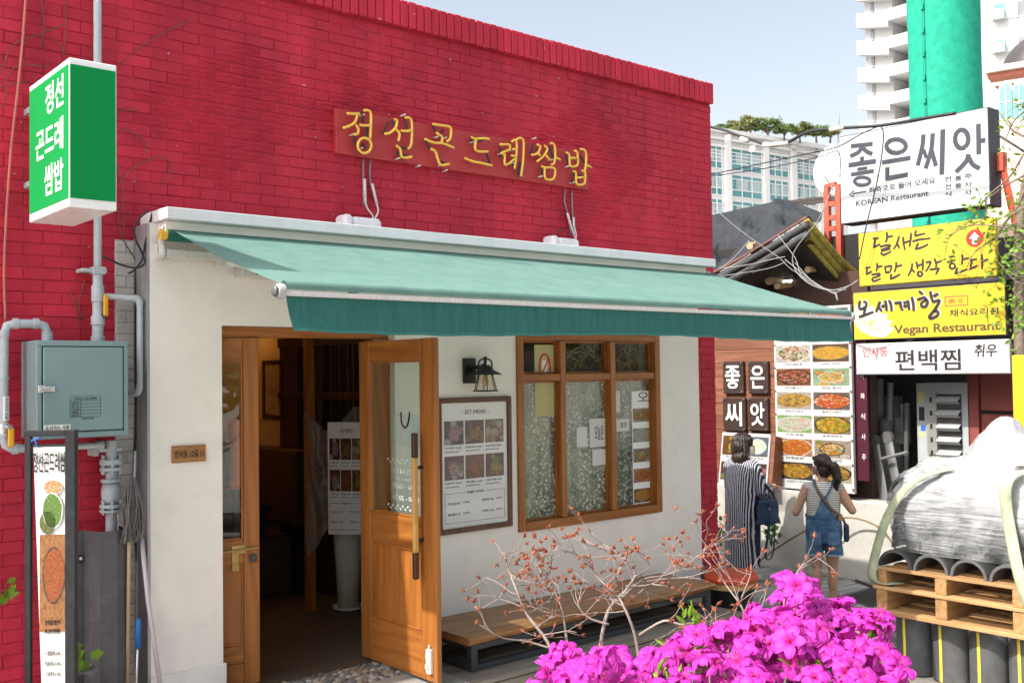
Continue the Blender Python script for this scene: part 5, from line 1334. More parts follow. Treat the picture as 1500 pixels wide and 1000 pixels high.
# hose
cable('garden_hose', [(10.9, 2.3, GZ + .03), (10.75, 1.9, -.35), (10.72, 1.35, -.02), (10.85, .95, .12), (10.95, .6, .02), (11.0, .45, -.2)], .011, M('dull yellow hose', (.22, .15, .05), .6), 'dull yellow hose drooping along the whitewashed base behind the visitors', 'hose')
cable('ground_hose', [(10.9, .9, GZ + .02), (10.7, .5, GZ + .02), (10.75, .1, GZ + .02), (10.8, -.5, GZ + .02)], .014, blk, 'black hose lying at the foot of the whitewashed base', 'hose')
leafy('weed', 'green weed growing at the foot of the alley wall behind the striped dress', hX(1130, 800, 10.7), 24, .08, .3, .09, leafg, seed=14)
leafy('weed', 'small weed clump by the pallet end of the alley wall', hZ(1270, 830, GZ), 16, .1, .12, .06, leafg, seed=15)
leafy('weed', 'green weed between the red pier and the striped dress', hX(1056, 800, 10.6), 18, .07, .35, .09, leafg, seed=16)
# junk recess
RC = FX(11.6)
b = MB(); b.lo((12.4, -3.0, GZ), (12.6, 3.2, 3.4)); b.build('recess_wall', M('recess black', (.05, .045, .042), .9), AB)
mdr = M('maroon painted board', (.20, .045, .038), .6, .12, 3, .1)
q = RC.box((1420, 680), (1482, 545)); b = MB(); b.rect(RC, q[0], GZ, q[0] + .12, q[3] + .2, -.1, 0); b.build('post', mdr, AB)
mid = RC.uv(1450, 604)[1]
b = MB(); b.rect(RC, q[0] + .14, mid + .02, q[2] + .3, q[3] + .12, -.06, -.02); b.build('door_panel', mdr, AB, bevel=.006)
b = MB(); b.rect(RC, q[0] + .14, GZ, q[2] + .3, mid - .02, -.06, -.02); b.build('door_panel', mdr, AB, bevel=.006)
b = MB(); b.rect(RC, q[0] + .12, mid - .018, q[2] + .3, mid + .018, -.09, -.05); b.build('rail', MATS['dark void'], AB)
q = RC.box((1345, 700), (1419, 561))
CB = thing('louvred_cabinet', RC.at(q[0], GZ), 'pale steel cabinet with five louvres and stickers in the dark recess', 'cabinet')
cbm = M('pale steel cabinet', (.34, .36, .36), .4, .05, 4, .04, dirt=.2)
b = MB(); b.rect(RC, q[0], GZ, q[2], q[3], -.5, 0); b.build('body', cbm, CB, bevel=.006)
lv = RC.box((1363, 665), (1408, 577))
b = MB(); b.rect(RC, lv[0], lv[1], lv[2], lv[3], .001, .006); b.build('recess', M('dark steel', (.09, .085, .08)), CB)
b = MB(); b.rect(RC, lv[0] - .02, lv[1], lv[0] + .10, lv[3] + .02, .007, .03); b.build('side_plate', M('grey steel', (.35, .35, .33), .4, .1, metal=.5), CB)
b = MB()
for k in range(6): b.rect(RC, lv[0] + .02, lv[3] - .10 - k * .155, lv[0] + .05, lv[3] - .04 - k * .155, .0305, .032)
b.build('slot', MATS['dark void'], CB)
for k in range(6):
    z = lv[3] - .03 - k * .155; b = MB()
    b.add([RC.at(lv[0] + .11, z, .01), RC.at(lv[2], z, .01), RC.at(lv[2], z - .05, .09), RC.at(lv[0] + .11, z - .05, .09), RC.at(lv[2], z - .09, .02), RC.at(lv[0] + .11, z - .09, .02)], [(0, 1, 2, 3), (3, 2, 4, 5)]); b.build('louvre', MATS['pale steel cabinet'], CB)
for (u, v, w_, h_, mt) in ((.03, .10, .07, .13, yelp), (.03, .28, .07, .16, ink), (.03, .58, .07, .05, yelp), (.05, .5, .06, .06, blup)):
    b = MB(); b.rect(RC, q[0] + u, q[3] - v - h_, q[0] + u + w_, q[3] - v, .001, .002); b.build('sticker', mt, CB)
text('BENDIX', PL(RC.at(q[0] + .045, q[3] - .42, 0), (0, 0, 1), (0, 1, 0)), (0, -.04, .12, .0), acr, CB, d=-.003) if False else None
# ladder
LD = thing('folded_ladder', hX(1290, 760, 11.3), 'folded aluminium ladder leaning in the dark recess behind the wrapped pallet', 'ladder')
alu = M('aluminium', (.19, .19, .185), .35, .08, 8, .04, metal=.5)
for (a_, b2) in (((1300, 760), (1281, 645)), ((1320, 745), (1300, 640))):
    b = MB(); p0 = hX(*a_, 11.25); p1 = hX(*b2, 11.35); b.tube([p0, p1], .055, 8, flat=.35); b.lathe([(.07, -.03), (.07, .03)], p1, 12, 'x'); b.build('rail', alu, LD, True, angle=40)
b = MB(); b.tube([hX(1290, 672, 11.2), hX(1330, 662, 11.2)], .02, 6); b.build('rung', alu, LD)
JK = thing('recess_pipes', hX(1280, 640, 11.7), 'old pipes and a grey bracket standing in the dark recess', 'pipe')
b = MB(); b.tube([hX(1275, 760, 11.7), hX(1268, 590, 11.7)], .05, 8); b.tube([hX(1288, 620, 11.8), hX(1287, 555, 11.8)], .06, 8); b.build('pipe', M('old pipe', (.15, .145, .14), .6, .2), JK, True)
b = MB(); b.tube([hX(1276, 555, 11.6), hX(1278, 585, 11.6), hX(1266, 620, 11.6), hX(1264, 660, 11.6)], .012, 6); b.build('blue_hose', blup, JK, True)
b = MB(); b.lathe([(.05, 0), (.1, .08), (.1, .2), (.05, .24)], hX(1298, 640, 11.8), 12); b.box(hX(1300, 595, 11.9), (.1, .35, .25)); b.tube([hX(1327, 700, 11.7), hX(1329, 590, 11.7)], .03, 8); b.build('machine_part', M('old grey part', (.10, .10, .095), .5, .2), JK, True, angle=40)

b = MB(); b.box(hX(1293, 700, 11.9), (.25, .42, .9)); b.box(hX(1312, 620, 12.0), (.2, .3, .5)); b.box(hX(1268, 700, 11.9), (.2, .12, 1.6)); b.tube([hX(1304, 560, 11.8), hX(1303, 640, 11.8)], .04, 8)
tag(b.build('equipment_stack', M('dusty grey equipment', (.2, .2, .19), .6, .3, 5, .2, dirt=.5), None, bevel=.01), 'dusty grey equipment crowded in the recess behind the folded ladder', 'equipment')
# ---- signs
def board(X, L, B, R, T, thick, name, lab, mat, sidem=None, eps=0):
    p = FX(X); u0 = p.uv(*L)[0]; u1 = p.uv(*R)[0]; v0 = p.uv(*B)[1]; v1 = p.uv(*T)[1]
    t = thing(name, p.at((u0 + u1) / 2, v0), lab, 'sign')
    b = MB(); b.rect(p, u0, v0, u1, v1, -thick, 0); b.build('case', sidem or mat, t, bevel=.006)
    b = MB(); b.rect(p, u0 + .012, v0 + .012, u1 - .012, v1 - .012, .0005, .004); b.build('face', mat, t)
    p.box_ = (u0, v0, u1, v1); return p, t
sgrey = M('sign grey ink', (.028, .033, .045), .5, .06, 6, 0)
dcase = M('dark sign case', (.035, .03, .035), .5, .15)
whs = M('white sign acrylic', (.43, .43, .43), .35, .02, 3, 0)
yls = M('yellow sign acrylic', (.52, .37, .025), .35, .03, 3, 0)
p, S1 = board(10.98, (1230, 250), (1340, 315), (1449, 200), (1340, 178), .26, 'shop_sign', 'big white lightbox sign with grey letters, topmost of the sign stack', whs, dcase)
def th(p, t, s, q, mat, **k): return text(s, p, p.hbox(*q), mat, t, **{'d': .0045, **k})
def tx(p, t, s, q, mat, **k): return text(s, p, p.box((q[0], q[1]), (q[2], q[3])), mat, t, **{'d': .0045, **k})
W6 = 40
for its in ([([(135, 340), (335, 320)], 40), ([(235, 345), (205, 395), (130, 432)], 40), ([(240, 350), (280, 388), (332, 412)], 40), ([(238, 435), (238, 496)], 40), ([(115, 515), (365, 476)], 44), ([(195, 552), (285, 538)], 30), ([(138, 600), (345, 566)], 36), (ring(240, 660, 70, 36, 18, 1), 32)],
            [(ring(550, 340, 88, 62, 20, 1), 42), ([(420, 490), (682, 447)], 42), ([(468, 532), (470, 640)], 42), ([(450, 636), (658, 600)], 44)],
            [([(800, 232), (790, 340), (747, 518)], 42), ([(800, 370), (828, 448)], 34), ([(885, 222), (872, 370), (820, 545)], 42), ([(878, 385), (915, 522)], 40), ([(978, 186), (968, 600)], 46)],
            [(ring(1150, 275, 60, 84, 20, 1), 44), ([(1303, 135), (1307, 415)], 44), ([(1322, 290), (1368, 285)], 44), ([(1212, 412), (1190, 480), (1097, 578)], 44), ([(1215, 440), (1250, 505), (1315, 545)], 42)]):
    ribbon(p, traced(p, 1225, 160, 6.25, its), sgrey, S1)
ribbon(p, traced(p, 1225, 160, 6.25, [([(150, 775), (275, 752)], 14), ([(165, 745), (122, 782), (165, 800)], 14)]), sgrey, S1, smooth=False)
th(p, S1, '좌측으로 들어 오세요', (1273, 284, 1371, 9.5), sgrey, bold=.022)
th(p, S1, 'KOREAN Restaurant', (1254, 302.5, 1361, 8), sgrey, bold=.024)
for ch, q in (('전', (1384, 267, 1394, 258)), ('통', (1399, 266, 1409, 257)), ('주', (1413, 263, 1424, 254)), ('전', (1384, 278, 1394, 269)), ('통', (1399, 277, 1409, 268)), ('차', (1413, 275, 1424, 266)), ('식', (1384, 289, 1394, 280)), ('사', (1413, 287, 1424, 278))): tx(p, S1, ch, q, sgrey, bold=.022)
brush = M('brush ink', (.022, .014, .018), .5, .1, 9, 0)
p, S2 = board(11.02, (1258, 380), (1360, 412), (1459, 360), (1360, 330), .06, 'shop_sign', 'yellow sign with two lines of brush lettering and a red arrow disc', yls)
BRUSH1 = [[[(145, 185), (205, 180)], [(168, 190), (152, 280)], [(152, 280), (220, 245)], [(295, 115), (298, 170), (285, 225)], [(300, 168), (360, 155)], [(222, 272), (322, 255), (318, 280), (232, 306)], [(236, 318), (330, 298)], [(230, 338), (262, 362), (340, 325)]],
 [[(430, 160), (405, 240), (370, 300)], [(405, 235), (435, 292)], [(475, 170), (480, 240), (495, 305)], [(562, 125), (556, 200), (545, 272)], [(490, 228), (550, 208)]],
 [[(615, 98), (604, 152)], [(604, 154), (715, 128)], [(580, 215), (650, 195), (772, 182)], [(640, 235), (610, 300)], [(610, 300), (680, 280), (746, 248)]],
 [[(65, 505), (110, 498)], [(80, 510), (70, 576)], [(70, 576), (130, 545)], [(190, 455), (190, 500), (180, 540)], [(192, 495), (245, 485)], [(130, 580), (212, 570), (205, 595), (135, 616)], [(133, 625), (152, 650), (226, 625)]],
 [[(275, 490), (285, 560)], [(275, 496), (345, 486), (330, 546)], [(285, 558), (330, 550)], [(400, 445), (396, 500), (380, 548)], [(400, 490), (462, 475)], [(345, 575), (335, 626)], [(335, 626), (385, 606), (440, 575)]],
 [[(575, 460), (565, 520), (530, 590)], [(565, 520), (600, 552)], [(620, 440), (635, 512)], [(692, 415), (690, 532)], [(630, 482), (690, 462)], ring(660, 570, 26, 24, 12)],
 [[(725, 447), (775, 440), (757, 490), (725, 545)], [(820, 405), (838, 460), (835, 508)], [(840, 448), (895, 430)], [(770, 525), (870, 510)], [(868, 512), (835, 575)]],
 [[(980, 386), (1030, 380)], [(958, 442), (1046, 420)], ring(1015, 485, 30, 30, 12), [(1125, 365), (1126, 420), (1115, 476)], [(1126, 412), (1200, 396)], [(1070, 505), (1045, 566)], [(1045, 566), (1110, 546), (1176, 520)]],
 [[(1215, 420), (1282, 410)], [(1230, 425), (1210, 520)], [(1210, 520), (1292, 478)], [(1340, 360), (1342, 440), (1340, 516)], [(1345, 428), (1410, 412)]]]
for its in BRUSH1: ribbon(p, traced(p, 1260, 325, 7.5, [(q, 26) for q in its]), brush, S2, taper=.35)
ac = p.uv(1428, 349); bq = MB(); bq.add([p.at(ac[0] + .095 * math.cos(k * PI / 14), ac[1] + .095 * math.sin(k * PI / 14), .006) for k in range(28)], [tuple(range(28))]); bq.build('arrow_disc', M('sign red', (.62, .02, .015), .4), S2)
bq = MB(); bq.add([p.at(ac[0] + x, ac[1] + y, .0075) for x, y in ((-.028, -.065), (.028, -.065), (.028, .0), (.062, .0), (0, .068), (-.062, 0), (-.028, 0))], [tuple(range(7))]); bq.build('arrow', whs, S2)
p, S3 = board(11.0, (1250, 470), (1360, 495), (1474, 450), (1360, 420), .14, 'shop_sign', 'yellow sign with a pale flower, reading Vegan Restaurant', yls, dcase)
BRUSH2 = [[[(160, 278), (150, 380), (188, 402), (252, 360), (262, 305), (225, 285)], [(245, 385), (222, 482)], [(150, 525), (230, 500), (368, 447)]],
 [[(475, 290), (450, 360), (415, 446)], [(455, 365), (500, 436)], [(505, 362), (550, 350)], [(560, 275), (575, 350), (580, 426)], [(622, 270), (650, 335), (660, 430)]],
 [[(712, 310), (805, 296)], [(800, 300), (803, 360), (830, 420)], [(850, 306), (895, 294)], [(850, 362), (900, 350)], [(916, 270), (926, 340), (935, 410)], [(976, 220), (1000, 315), (1006, 426)]],
 [[(1095, 128), (1145, 166)], [(1065, 256), (1185, 212)], [(1185, 232), (1225, 290), (1190, 360), (1130, 358), (1135, 300), (1200, 262)], [(1268, 130), (1285, 220), (1310, 290)], [(1320, 202), (1386, 162)], [(1310, 292), (1410, 268), (1345, 400), (1252, 520), (1285, 548), (1378, 500), (1388, 446), (1335, 436)]]]
for its in BRUSH2:
    ribbon(p, traced(p, 1246.4, 414.4, 10.71, [(q, 58) for q in its]), whs, S3, taper=.2, d=.0042, depth=.0004, name='letter_outline')  # wider pale strokes set behind the brush letters
    ribbon(p, traced(p, 1245, 415, 10.71, [(q, 48) for q in its]), brush, S3, taper=.3, d=.008)
th(p, S3, '채식요리점', (1391, 464, 1463, 10.5), brush, bold=.018)
th(p, S3, 'Vegan Restaurant', (1310, 493, 1466, 16.5), M('dark brown ink', (.07, .045, .02), .5), bold=.022)
sred = M('seal red', (.72, .12, .03), .5)
q = p.hbox(1384, 449.5, 1419, 15.5); bq = MB(); bq.frame(p, *q, .015, .0042, .0055); bq.build('seal', sred, S3)
text('素食', p, (q[0] + .035, q[1] + .03, q[2] - .035, q[3] - .03), sred, S3, d=.0045, bold=.01)
bq = MB(); fc = p.uv(1262, 486); pf = M('pale yellow print', (.82, .76, .38), .4, .03)
u0_, v0_, u1_, v1_ = p.box_
def clampp(u, v): return p.at(min(max(u, u0_ + .015), u1_ - .015), min(max(v, v0_ + .015), v1_ - .015), fdep[0])
fdep = [.0042]
for k in range(7):
    a_ = .05 + k * .28; L = .42; w2 = .085; fdep[0] = .0041 + k * .00006
    bq.add([clampp(fc[0] + L * t * math.cos(a_) - w2 * s * math.sin(a_), fc[1] + L * t * math.sin(a_) * .8 + w2 * s * math.cos(a_)) for t, s in ((0, 0), (.35, .8), (.7, 1), (1, 0), (.7, -1), (.35, -.8))], [tuple(range(6))])
bq.build('flower_print', pf, S3)
bq = MB()
for k in range(24): bq.tube([p.at(fc[0] + .12 * math.cos(k * .9) * random.uniform(.3, 1) + .06, fc[1] + .03 + abs(.09 * math.sin(k * 1.7)), .0052), p.at(fc[0] + .06 + .13 * math.cos(k * .9), fc[1] + .03 + abs(.11 * math.sin(k * 1.7)), .0052)], .004, 4)
bq.build('flower_centre', M('flower yellow', (.82, .55, .03), .5), S3, kind='stuff')
p, S4 = board(11.0, (1254, 530), (1360, 548), (1479, 520), (1360, 500), .06, 'shop_sign', 'low white sign with three large black letters, under the yellow flower sign', whs)
th(p, S4, '인사동', (1264, 523, 1301, 13.5), M('sign pink red', (.65, .05, .06), .5), bold=.005)
th(p, S4, '편백찜', (1312, 543, 1408, 30), brush, bold=.012)
th(p, S4, '취우', (1428, 523, 1461, 19), brush, bold=.018, shear=.12)
p, S5 = board(10.4, (1485, 640), (1490, 665), (1560, 640), (1490, 520), .08, 'shop_sign', 'plain yellow upright sign cut off by the right edge of the picture', yls)
tx(p, S5, 'V', (1487, 650, 1494, 643), brush)
b = MB(); b.lo((11.02, -1.0, 2.775), (11.2, .7, 2.82)); tag(b.build('sign_rail', dcase, None), 'dark rail between the two yellow signs', 'rail')
# red steel frame behind the signs
SF = thing('steel_frame', (11.3, .9, GZ), 'red painted steel lattice frame carrying the shop signs', 'frame')
rds = M('red oxide steel', (.42, .07, .035), .6, .15, 6, .15, dirt=.3)
for px in (1211, 1228):
    q0 = hX(px, 270, 11.95); b = MB(); b.lo((11.92, q0.y - .035, GZ if px > 1220 else 3.0), (11.99, q0.y + .035, q0.z + .0)); b.build('post', rds, SF)
for py in (272, 300, 320, 336):
    q0 = hX(1211, py, 11.95); q1 = hX(1228, py, 11.95); b = MB(); b.lo((11.925, q1.y + .036, q0.z - .03), (11.985, q0.y - .036, q0.z + .03)); b.build('rung', rds, SF)
for (a_, b2) in (((1465, 230), (1487, 325)), ((1487, 325), (1492, 350))):
    b = MB(); b.tube([hX(*a_, 11.2), hX(*b2, 11.2)], .04, 4); b.build('brace', rds, SF)
q0 = hX(1464, 238, 11.2); b = MB(); b.box(q0, (.1, .12, .2)); b.build('plate', rds, SF)
q0 = hX(1210, 480, 11.6); b = MB(); b.lo((11.55, .95, 2.0), (11.65, 1.12, 3.3)); b.lo((11.55, .5, 2.8), (11.62, 2.2, 2.9)); b.build('post', M('dull red timber', (.12, .03, .025), .7), SF)

# ---- tiled roof house corner
HR = thing('tiled_roof', (11.2, 1.3, 3.1), 'old tiled roof corner with upturned eaves under black netting', 'roof')
tile = M('dark roof tile', (.04, .04, .042), .6, .3, 8, .3, dirt=.4, dirtcol=(.13, .12, .11))
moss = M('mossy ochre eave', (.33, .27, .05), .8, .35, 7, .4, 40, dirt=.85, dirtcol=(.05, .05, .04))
XE = 10.55
tip = hX(1182, 318, XE)
lft = [hX(1050, 397, XE), hX(1085, 378, XE), hX(1120, 357, XE), hX(1152, 337, XE), tip]
lft = [hX(1010, 412, XE)] + lft
xr_ = 11.55
rgt = [tip, hX(1205, 345, 10.85), hX(1230, 374, 11.2), hX(1258, 400, xr_), hX(1275, 412, xr_ + .3)]
for off, r, mt, nm in ((0, .016, M('copper edge', (.17, .06, .04), .5, .2), 'edge_strip'), (-.085, .05, tile, 'gutter'), (-.20, .05, tile, 'gutter')):
    b = MB(); b.tube(smoothline([q + V3(.02 if off else 0, 0, off) for q in lft]), r, 8); b.build(nm, mt, HR, True)
for off, r in ((-.03, .05), (-.14, .05), (-.25, .045)):
    b = MB(); b.tube(smoothline([q + V3(.05 - off * .3, .05 - off * .3, off) for q in rgt]), r, 8); b.build('eave_board', moss, HR, True)
def soff(a, c):
    i = a * (len(lft) - 1); k = min(int(i), len(lft) - 2); f = i - k; q = lft[k].lerp(lft[k + 1], f)
    return q + V3(.03 + 1.3 * c, .35 * c * a, -.27 - .12 * c)
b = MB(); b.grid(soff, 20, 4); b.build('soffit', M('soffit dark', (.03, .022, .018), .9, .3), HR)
def soff2(a, c):
    i = a * (len(rgt) - 1); k = min(int(i), len(rgt) - 2); f = i - k; q = rgt[k].lerp(rgt[k + 1], f)
    return q + V3(.06 + .5 * c, .08 + 1.1 * c, -.29 - .12 * c)
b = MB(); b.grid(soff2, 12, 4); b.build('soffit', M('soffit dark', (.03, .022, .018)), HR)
ends = M('rafter end wood', (.42, .29, .17), .8, .2, 9, .1)
for (px, py, r) in ((1107, 396, .075), (1142, 386, .075), (1160, 376, .10), (1152, 376, .09), (1183, 395, .05), (1126, 411, .07), (1079, 407, .05), (1138, 419, .05), (1098, 360, .06)):
    q = hX(px, py, 10.95); b = MB(); b.tube([q, q + V3(1.2, .15, .12)], r * .82, 10); b.build('rafter', ends, HR, True, angle=40)
b = MB(); b.lo((12.0, .4, 1.9), (12.1, 5, 3.6)); b.build('shade_backing', M('dark void', (.02, .018, .016)), HR)  # black sheet standing in for the shade under the eaves
for k in range(5):
    b = MB(); b.tube([hX(1075 + k * 40, 425, 11.3), hX(1110 + k * 34, 405, 11.8)], .035, 6); b.build('beam', M('old beam', (.09, .065, .05), .8, .2), HR)
# black netting on the roof
net = M('black netting', (.018, .019, .021), .5, .6, 5, 1.0, 120, dirt=.5, dirtcol=(.07, .07, .075))
pA, pB, pC = hX(1040, 312, 13.5), hX(1150, 296, 13.5), hX(1222, 330, 12.6)
def netf(a, c):
    i = a * (len(lft) - 1); k = min(int(i), len(lft) - 2); f = i - k; lo_ = lft[k].lerp(lft[k + 1], f) + V3(.06, .02, .02)
    hi_ = (hX(1030, 318, 13.6).lerp(hX(1150, 292, 13.6), min(1, a * 1.25))).lerp(hX(1205, 312, 12.4), max(0, a * 5 - 4))
    q = lo_.lerp(hi_, c)
    w_ = math.sin(PI * c)
    return q + V3(0, 0, w_ * (.07 * math.sin(a * 13 + c * 4) + .16 * fbm((a * 5, c * 2.5, 4)) - .16 + .34 * math.exp(-((a - .70) / .10) ** 2)) + .03 * abs(fbm((a * 14, c * 9, 2))))
b = MB(); b.grid(netf, 60, 24); b.build('netting', net, HR, True)
b = MB(); b.grid(lambda a, c: hX(1040, 332, 14).lerp(hX(1185, 300, 13.2), a) + V3(c * 1.2, 0, .15 * math.sin(a * 3.1) + c * .22 + .02 * math.sin(a * 160)), 80, 2); b.build('sheet_roof', M('brown sheet roof', (.07, .05, .045), .6, .2), HR)
b = MB()
for (pts, r) in (([(1053, 395), (1075, 378), (1098, 352)], .012), ([(1055, 398), (1080, 385), (1100, 372)], .014), ([(1053, 392), (1066, 392), (1095, 388), (1130, 380), (1150, 376)], .01), ([(1230, 160), (1222, 260), (1200, 320), (1180, 345), (1162, 372), (1165, 395), (1185, 415), (1215, 425), (1240, 420), (1255, 412)], .011), ([(1150, 380), (1175, 400), (1200, 418), (1225, 428), (1257, 410)], .009), ([(1140, 345), (1165, 378), (1175, 405), (1205, 422), (1226, 432)], .008), ([(1043, 302), (1075, 330), (1110, 356), (1142, 378), (1160, 395), (1200, 418)], .006), ([(1165, 385), (1190, 412), (1214, 424), (1240, 424)], .008), ([(1224, 428), (1227, 440)], .02), ([(1052, 405), (1100, 398), (1130, 392), (1150, 384)], .008)):
    b.tube(smoothline([hX(px, py, 10.35) for px, py in pts]), r * .62, 6)
tag(b.build('overhead_cables', M('pale weathered cable', (.22, .215, .21), .6, .15), None, True), 'tangle of pale cables hanging below the tiled roof corner', 'cable')
FLm = thing('fluorescent_lamp', hX(1154, 412, 11.3), 'small lit fluorescent fitting under the dark eave', 'lamp')
q = hX(1154, 413, 11.3); b = MB(); b.box(q + V3(0, 0, .06), (.12, .22, .08)); b.build('housing', gry, FLm)
b = MB(); b.tube([q + V3(-.05, .09, 0), q + V3(-.05, -.09, .01)], .014, 8); b.build('tube', emis('lit tube', (.8, 1, .82), 3.5), FLm)
# satellite dish
DS = thing('satellite_dish', hX(1208, 300, 12.2), 'white satellite dish behind the big white sign', 'satellite dish')
q = hX(1222, 247, 12.2)
dn = (CAM - q).normalized(); dn = (dn + V3(-.4, .5, .3)).normalized(); du = dn.cross(V3(0, 0, 1)).normalized(); dv = du.cross(dn)
b = MB(); b.grid(lambda a, c: q + du * (.32 * c * math.cos(a * 2 * PI)) + dv * (.34 * c * math.sin(a * 2 * PI)) - dn * (.08 * (1 - c * c)), 28, 6); b.build('dish', acr, DS, True)
b = MB(); b.tube([q - dn * .08, q - dn * .2 - V3(0, 0, .1), V3(q.x + .1, q.y, 2.9)], .025, 8); b.build('mast', pipm, DS, True)
b = MB(); b.tube([q - dv * .3, q + dn * .3 - dv * .1], .012, 6); b.build('feed_arm', pipm, DS, True)
# street cables
def wires(name, lab, pts, r, X, mat=blk): return cable(name, [hX(px, py, X) for px, py in pts], r, mat, lab)
wires('power_cable', 'thick black cable with pale joints crossing from the brick corner to the white sign', [(1040, 186), (1062, 191), (1080, 198), (1103, 205), (1128, 214), (1155, 208), (1185, 193), (1230, 188), (1290, 184), (1350, 174), (1400, 166)], .019, 10.3)
wires('power_cable', 'thin black cable sloping up across the glass offices to the sign corner', [(1040, 256), (1100, 243), (1170, 228), (1225, 216), (1262, 196), (1290, 184)], .007, 10.5)
wires('power_cable', 'second thin cable running just below the sloping one', [(1042, 258), (1120, 247), (1200, 230), (1228, 222), (1230, 260)], .006, 10.6)
wires('power_cable', 'black cable hanging down the face of the white sign', [(1290, 184), (1294, 195), (1292, 225), (1284, 270), (1272, 318), (1266, 345), (1259, 380)], .007, 10.85)
wires('power_cable', 'black cable leaving the right side of the white sign', [(1462, 198), (1500, 222), (1540, 250)], .013, 10.9)
b = MB()
for (a_, b2) in (((1085, 203), (1096, 207)), ((1118, 213), (1154, 210)), ((1216, 190), (1236, 187))): b.tube([hX(*a_, 10.28), hX(*b2, 10.28)], .028, 8)
tag(b.build('cable_joint', M('pale cable tape', (.6, .54, .42), .6, .1), None, True), 'pale taped joints on the thick black cable', 'cable joint')
for (px, py) in ((1066, 197), (1102, 213)):
    p_ = FX(10.3); q = p_.box((px - 4, py + 10), (px + 4, py)); b = MB(); b.rect(p_, *q, 0, .004); tag(b.build('warning_flag', M('pink tag', (.75, .35, .36), .6), None), 'small pink tag hanging from the thick cable %s' % ('nearer the brick corner' if px < 1080 else 'farther from the brick corner'), 'tag')
# ================================================================== far buildings
wtm = M('white render', (.48, .475, .47), .8, .05, .3, .05)
OFX = 120.0
PO = PL(hD(1041, 250, 130), (.993, -.117, 0))
OF = thing('glass_office', PO.at(0, GZ - PO.O.z), 'pale stone office block with rows of blue green windows beyond the old roof', 'building')
u0, u1 = PO.uv(1000, 250)[0], PO.uv(1240, 250)[0]; ztop = PO.uv(1100, 203)[1]; GB = GZ - PO.O.z
b = MB(); b.rect(PO, u0 - 10, GB, u1, ztop, -30, 0); b.build('wall', M('pale stone cladding', (.80, .79, .78), .7, .05, .3), OF)
b = MB(); b.rect(PO, u0 - 10, ztop + .02, u1 + .6, ztop + .5, -30, .8); b.rect(PO, u0 - 10, ztop - .9, u1 + .3, ztop - .6, .01, .5); b.rect(PO, u0 - 10, ztop - 1.8, u1 + .3, ztop - 1.5, .01, .35); b.build('cornice', MATS['pale stone cladding'], OF)
tg = M('blue green glass', (.10, .30, .32), .12, .25, .5, 0, spec=.7); pg = M('pale blind glass', (.42, .52, .52), .2, .2, .6, 0, spec=.6); fr_ = M('white window frame', (.82, .82, .82), .5)
fl = (PO.uv(1090, 262)[1] - PO.uv(1090, 300)[1])
colp = [(1032, 1057), (1071, 1115), (1125, 1154), (1167, 1194)]
for r in range(4):
    vt_ = PO.uv(1090, 221)[1] - r * fl
    for (a_, b2) in colp:
        ua, ub = PO.uv(a_, 262)[0], PO.uv(b2, 262)[0]
        b = MB(); b.rect(PO, ua, vt_ - fl * .82, ub, vt_, .01, .06); w_ = b.build('window', tg, OF)
        b = MB(); n_c = 3
        b.rect(PO, ua + (ub - ua) * .15, vt_ - fl * .55, ub - (ub - ua) * .45, vt_ - fl * .16, .07, .09); b.rect(PO, ub - (ub - ua) * .4, vt_ - fl * .55, ub - (ub - ua) * .04, vt_ - fl * .16, .07, .09); b.build('pane', pg, w_)
        b = MB()
        for k in range(4): b.rect(PO, ua + (ub - ua) * k / 3 - .06, vt_ - fl * .82, ua + (ub - ua) * k / 3 + .06, vt_, .065, .16)
        for k in (.14, .56, .82): b.rect(PO, ua, vt_ - fl * k - .06, ub, vt_ - fl * k + .06, .1, .15)
        b.build('frame', fr_, w_)
for px in (1064, 1120, 1160, 1200):
    u = PO.uv(px, 262)[0]; b = MB(); b.rect(PO, u - .45, GB, u + .45, ztop - .1, .02, .5); b.build('pilaster', MATS['pale stone cladding'], OF)
b = MB()
for k in range(6): b.rect(PO, u0 - 5, ztop - .9 - .45 * k, u1, ztop - .8 - .45 * k, .01, .12)
b.build('ledge', fr_, OF)
leaf_t = cloth('tree leaves', (.16, .23, .08), None, .4, 200, .6, .35)
leaf_p = cloth('pine needles', (.24, .25, .10), None, .4, 200, .6, .35)
bark = M('grey brown bark', (.17, .13, .10), .9, .25, 12, .5, 40)
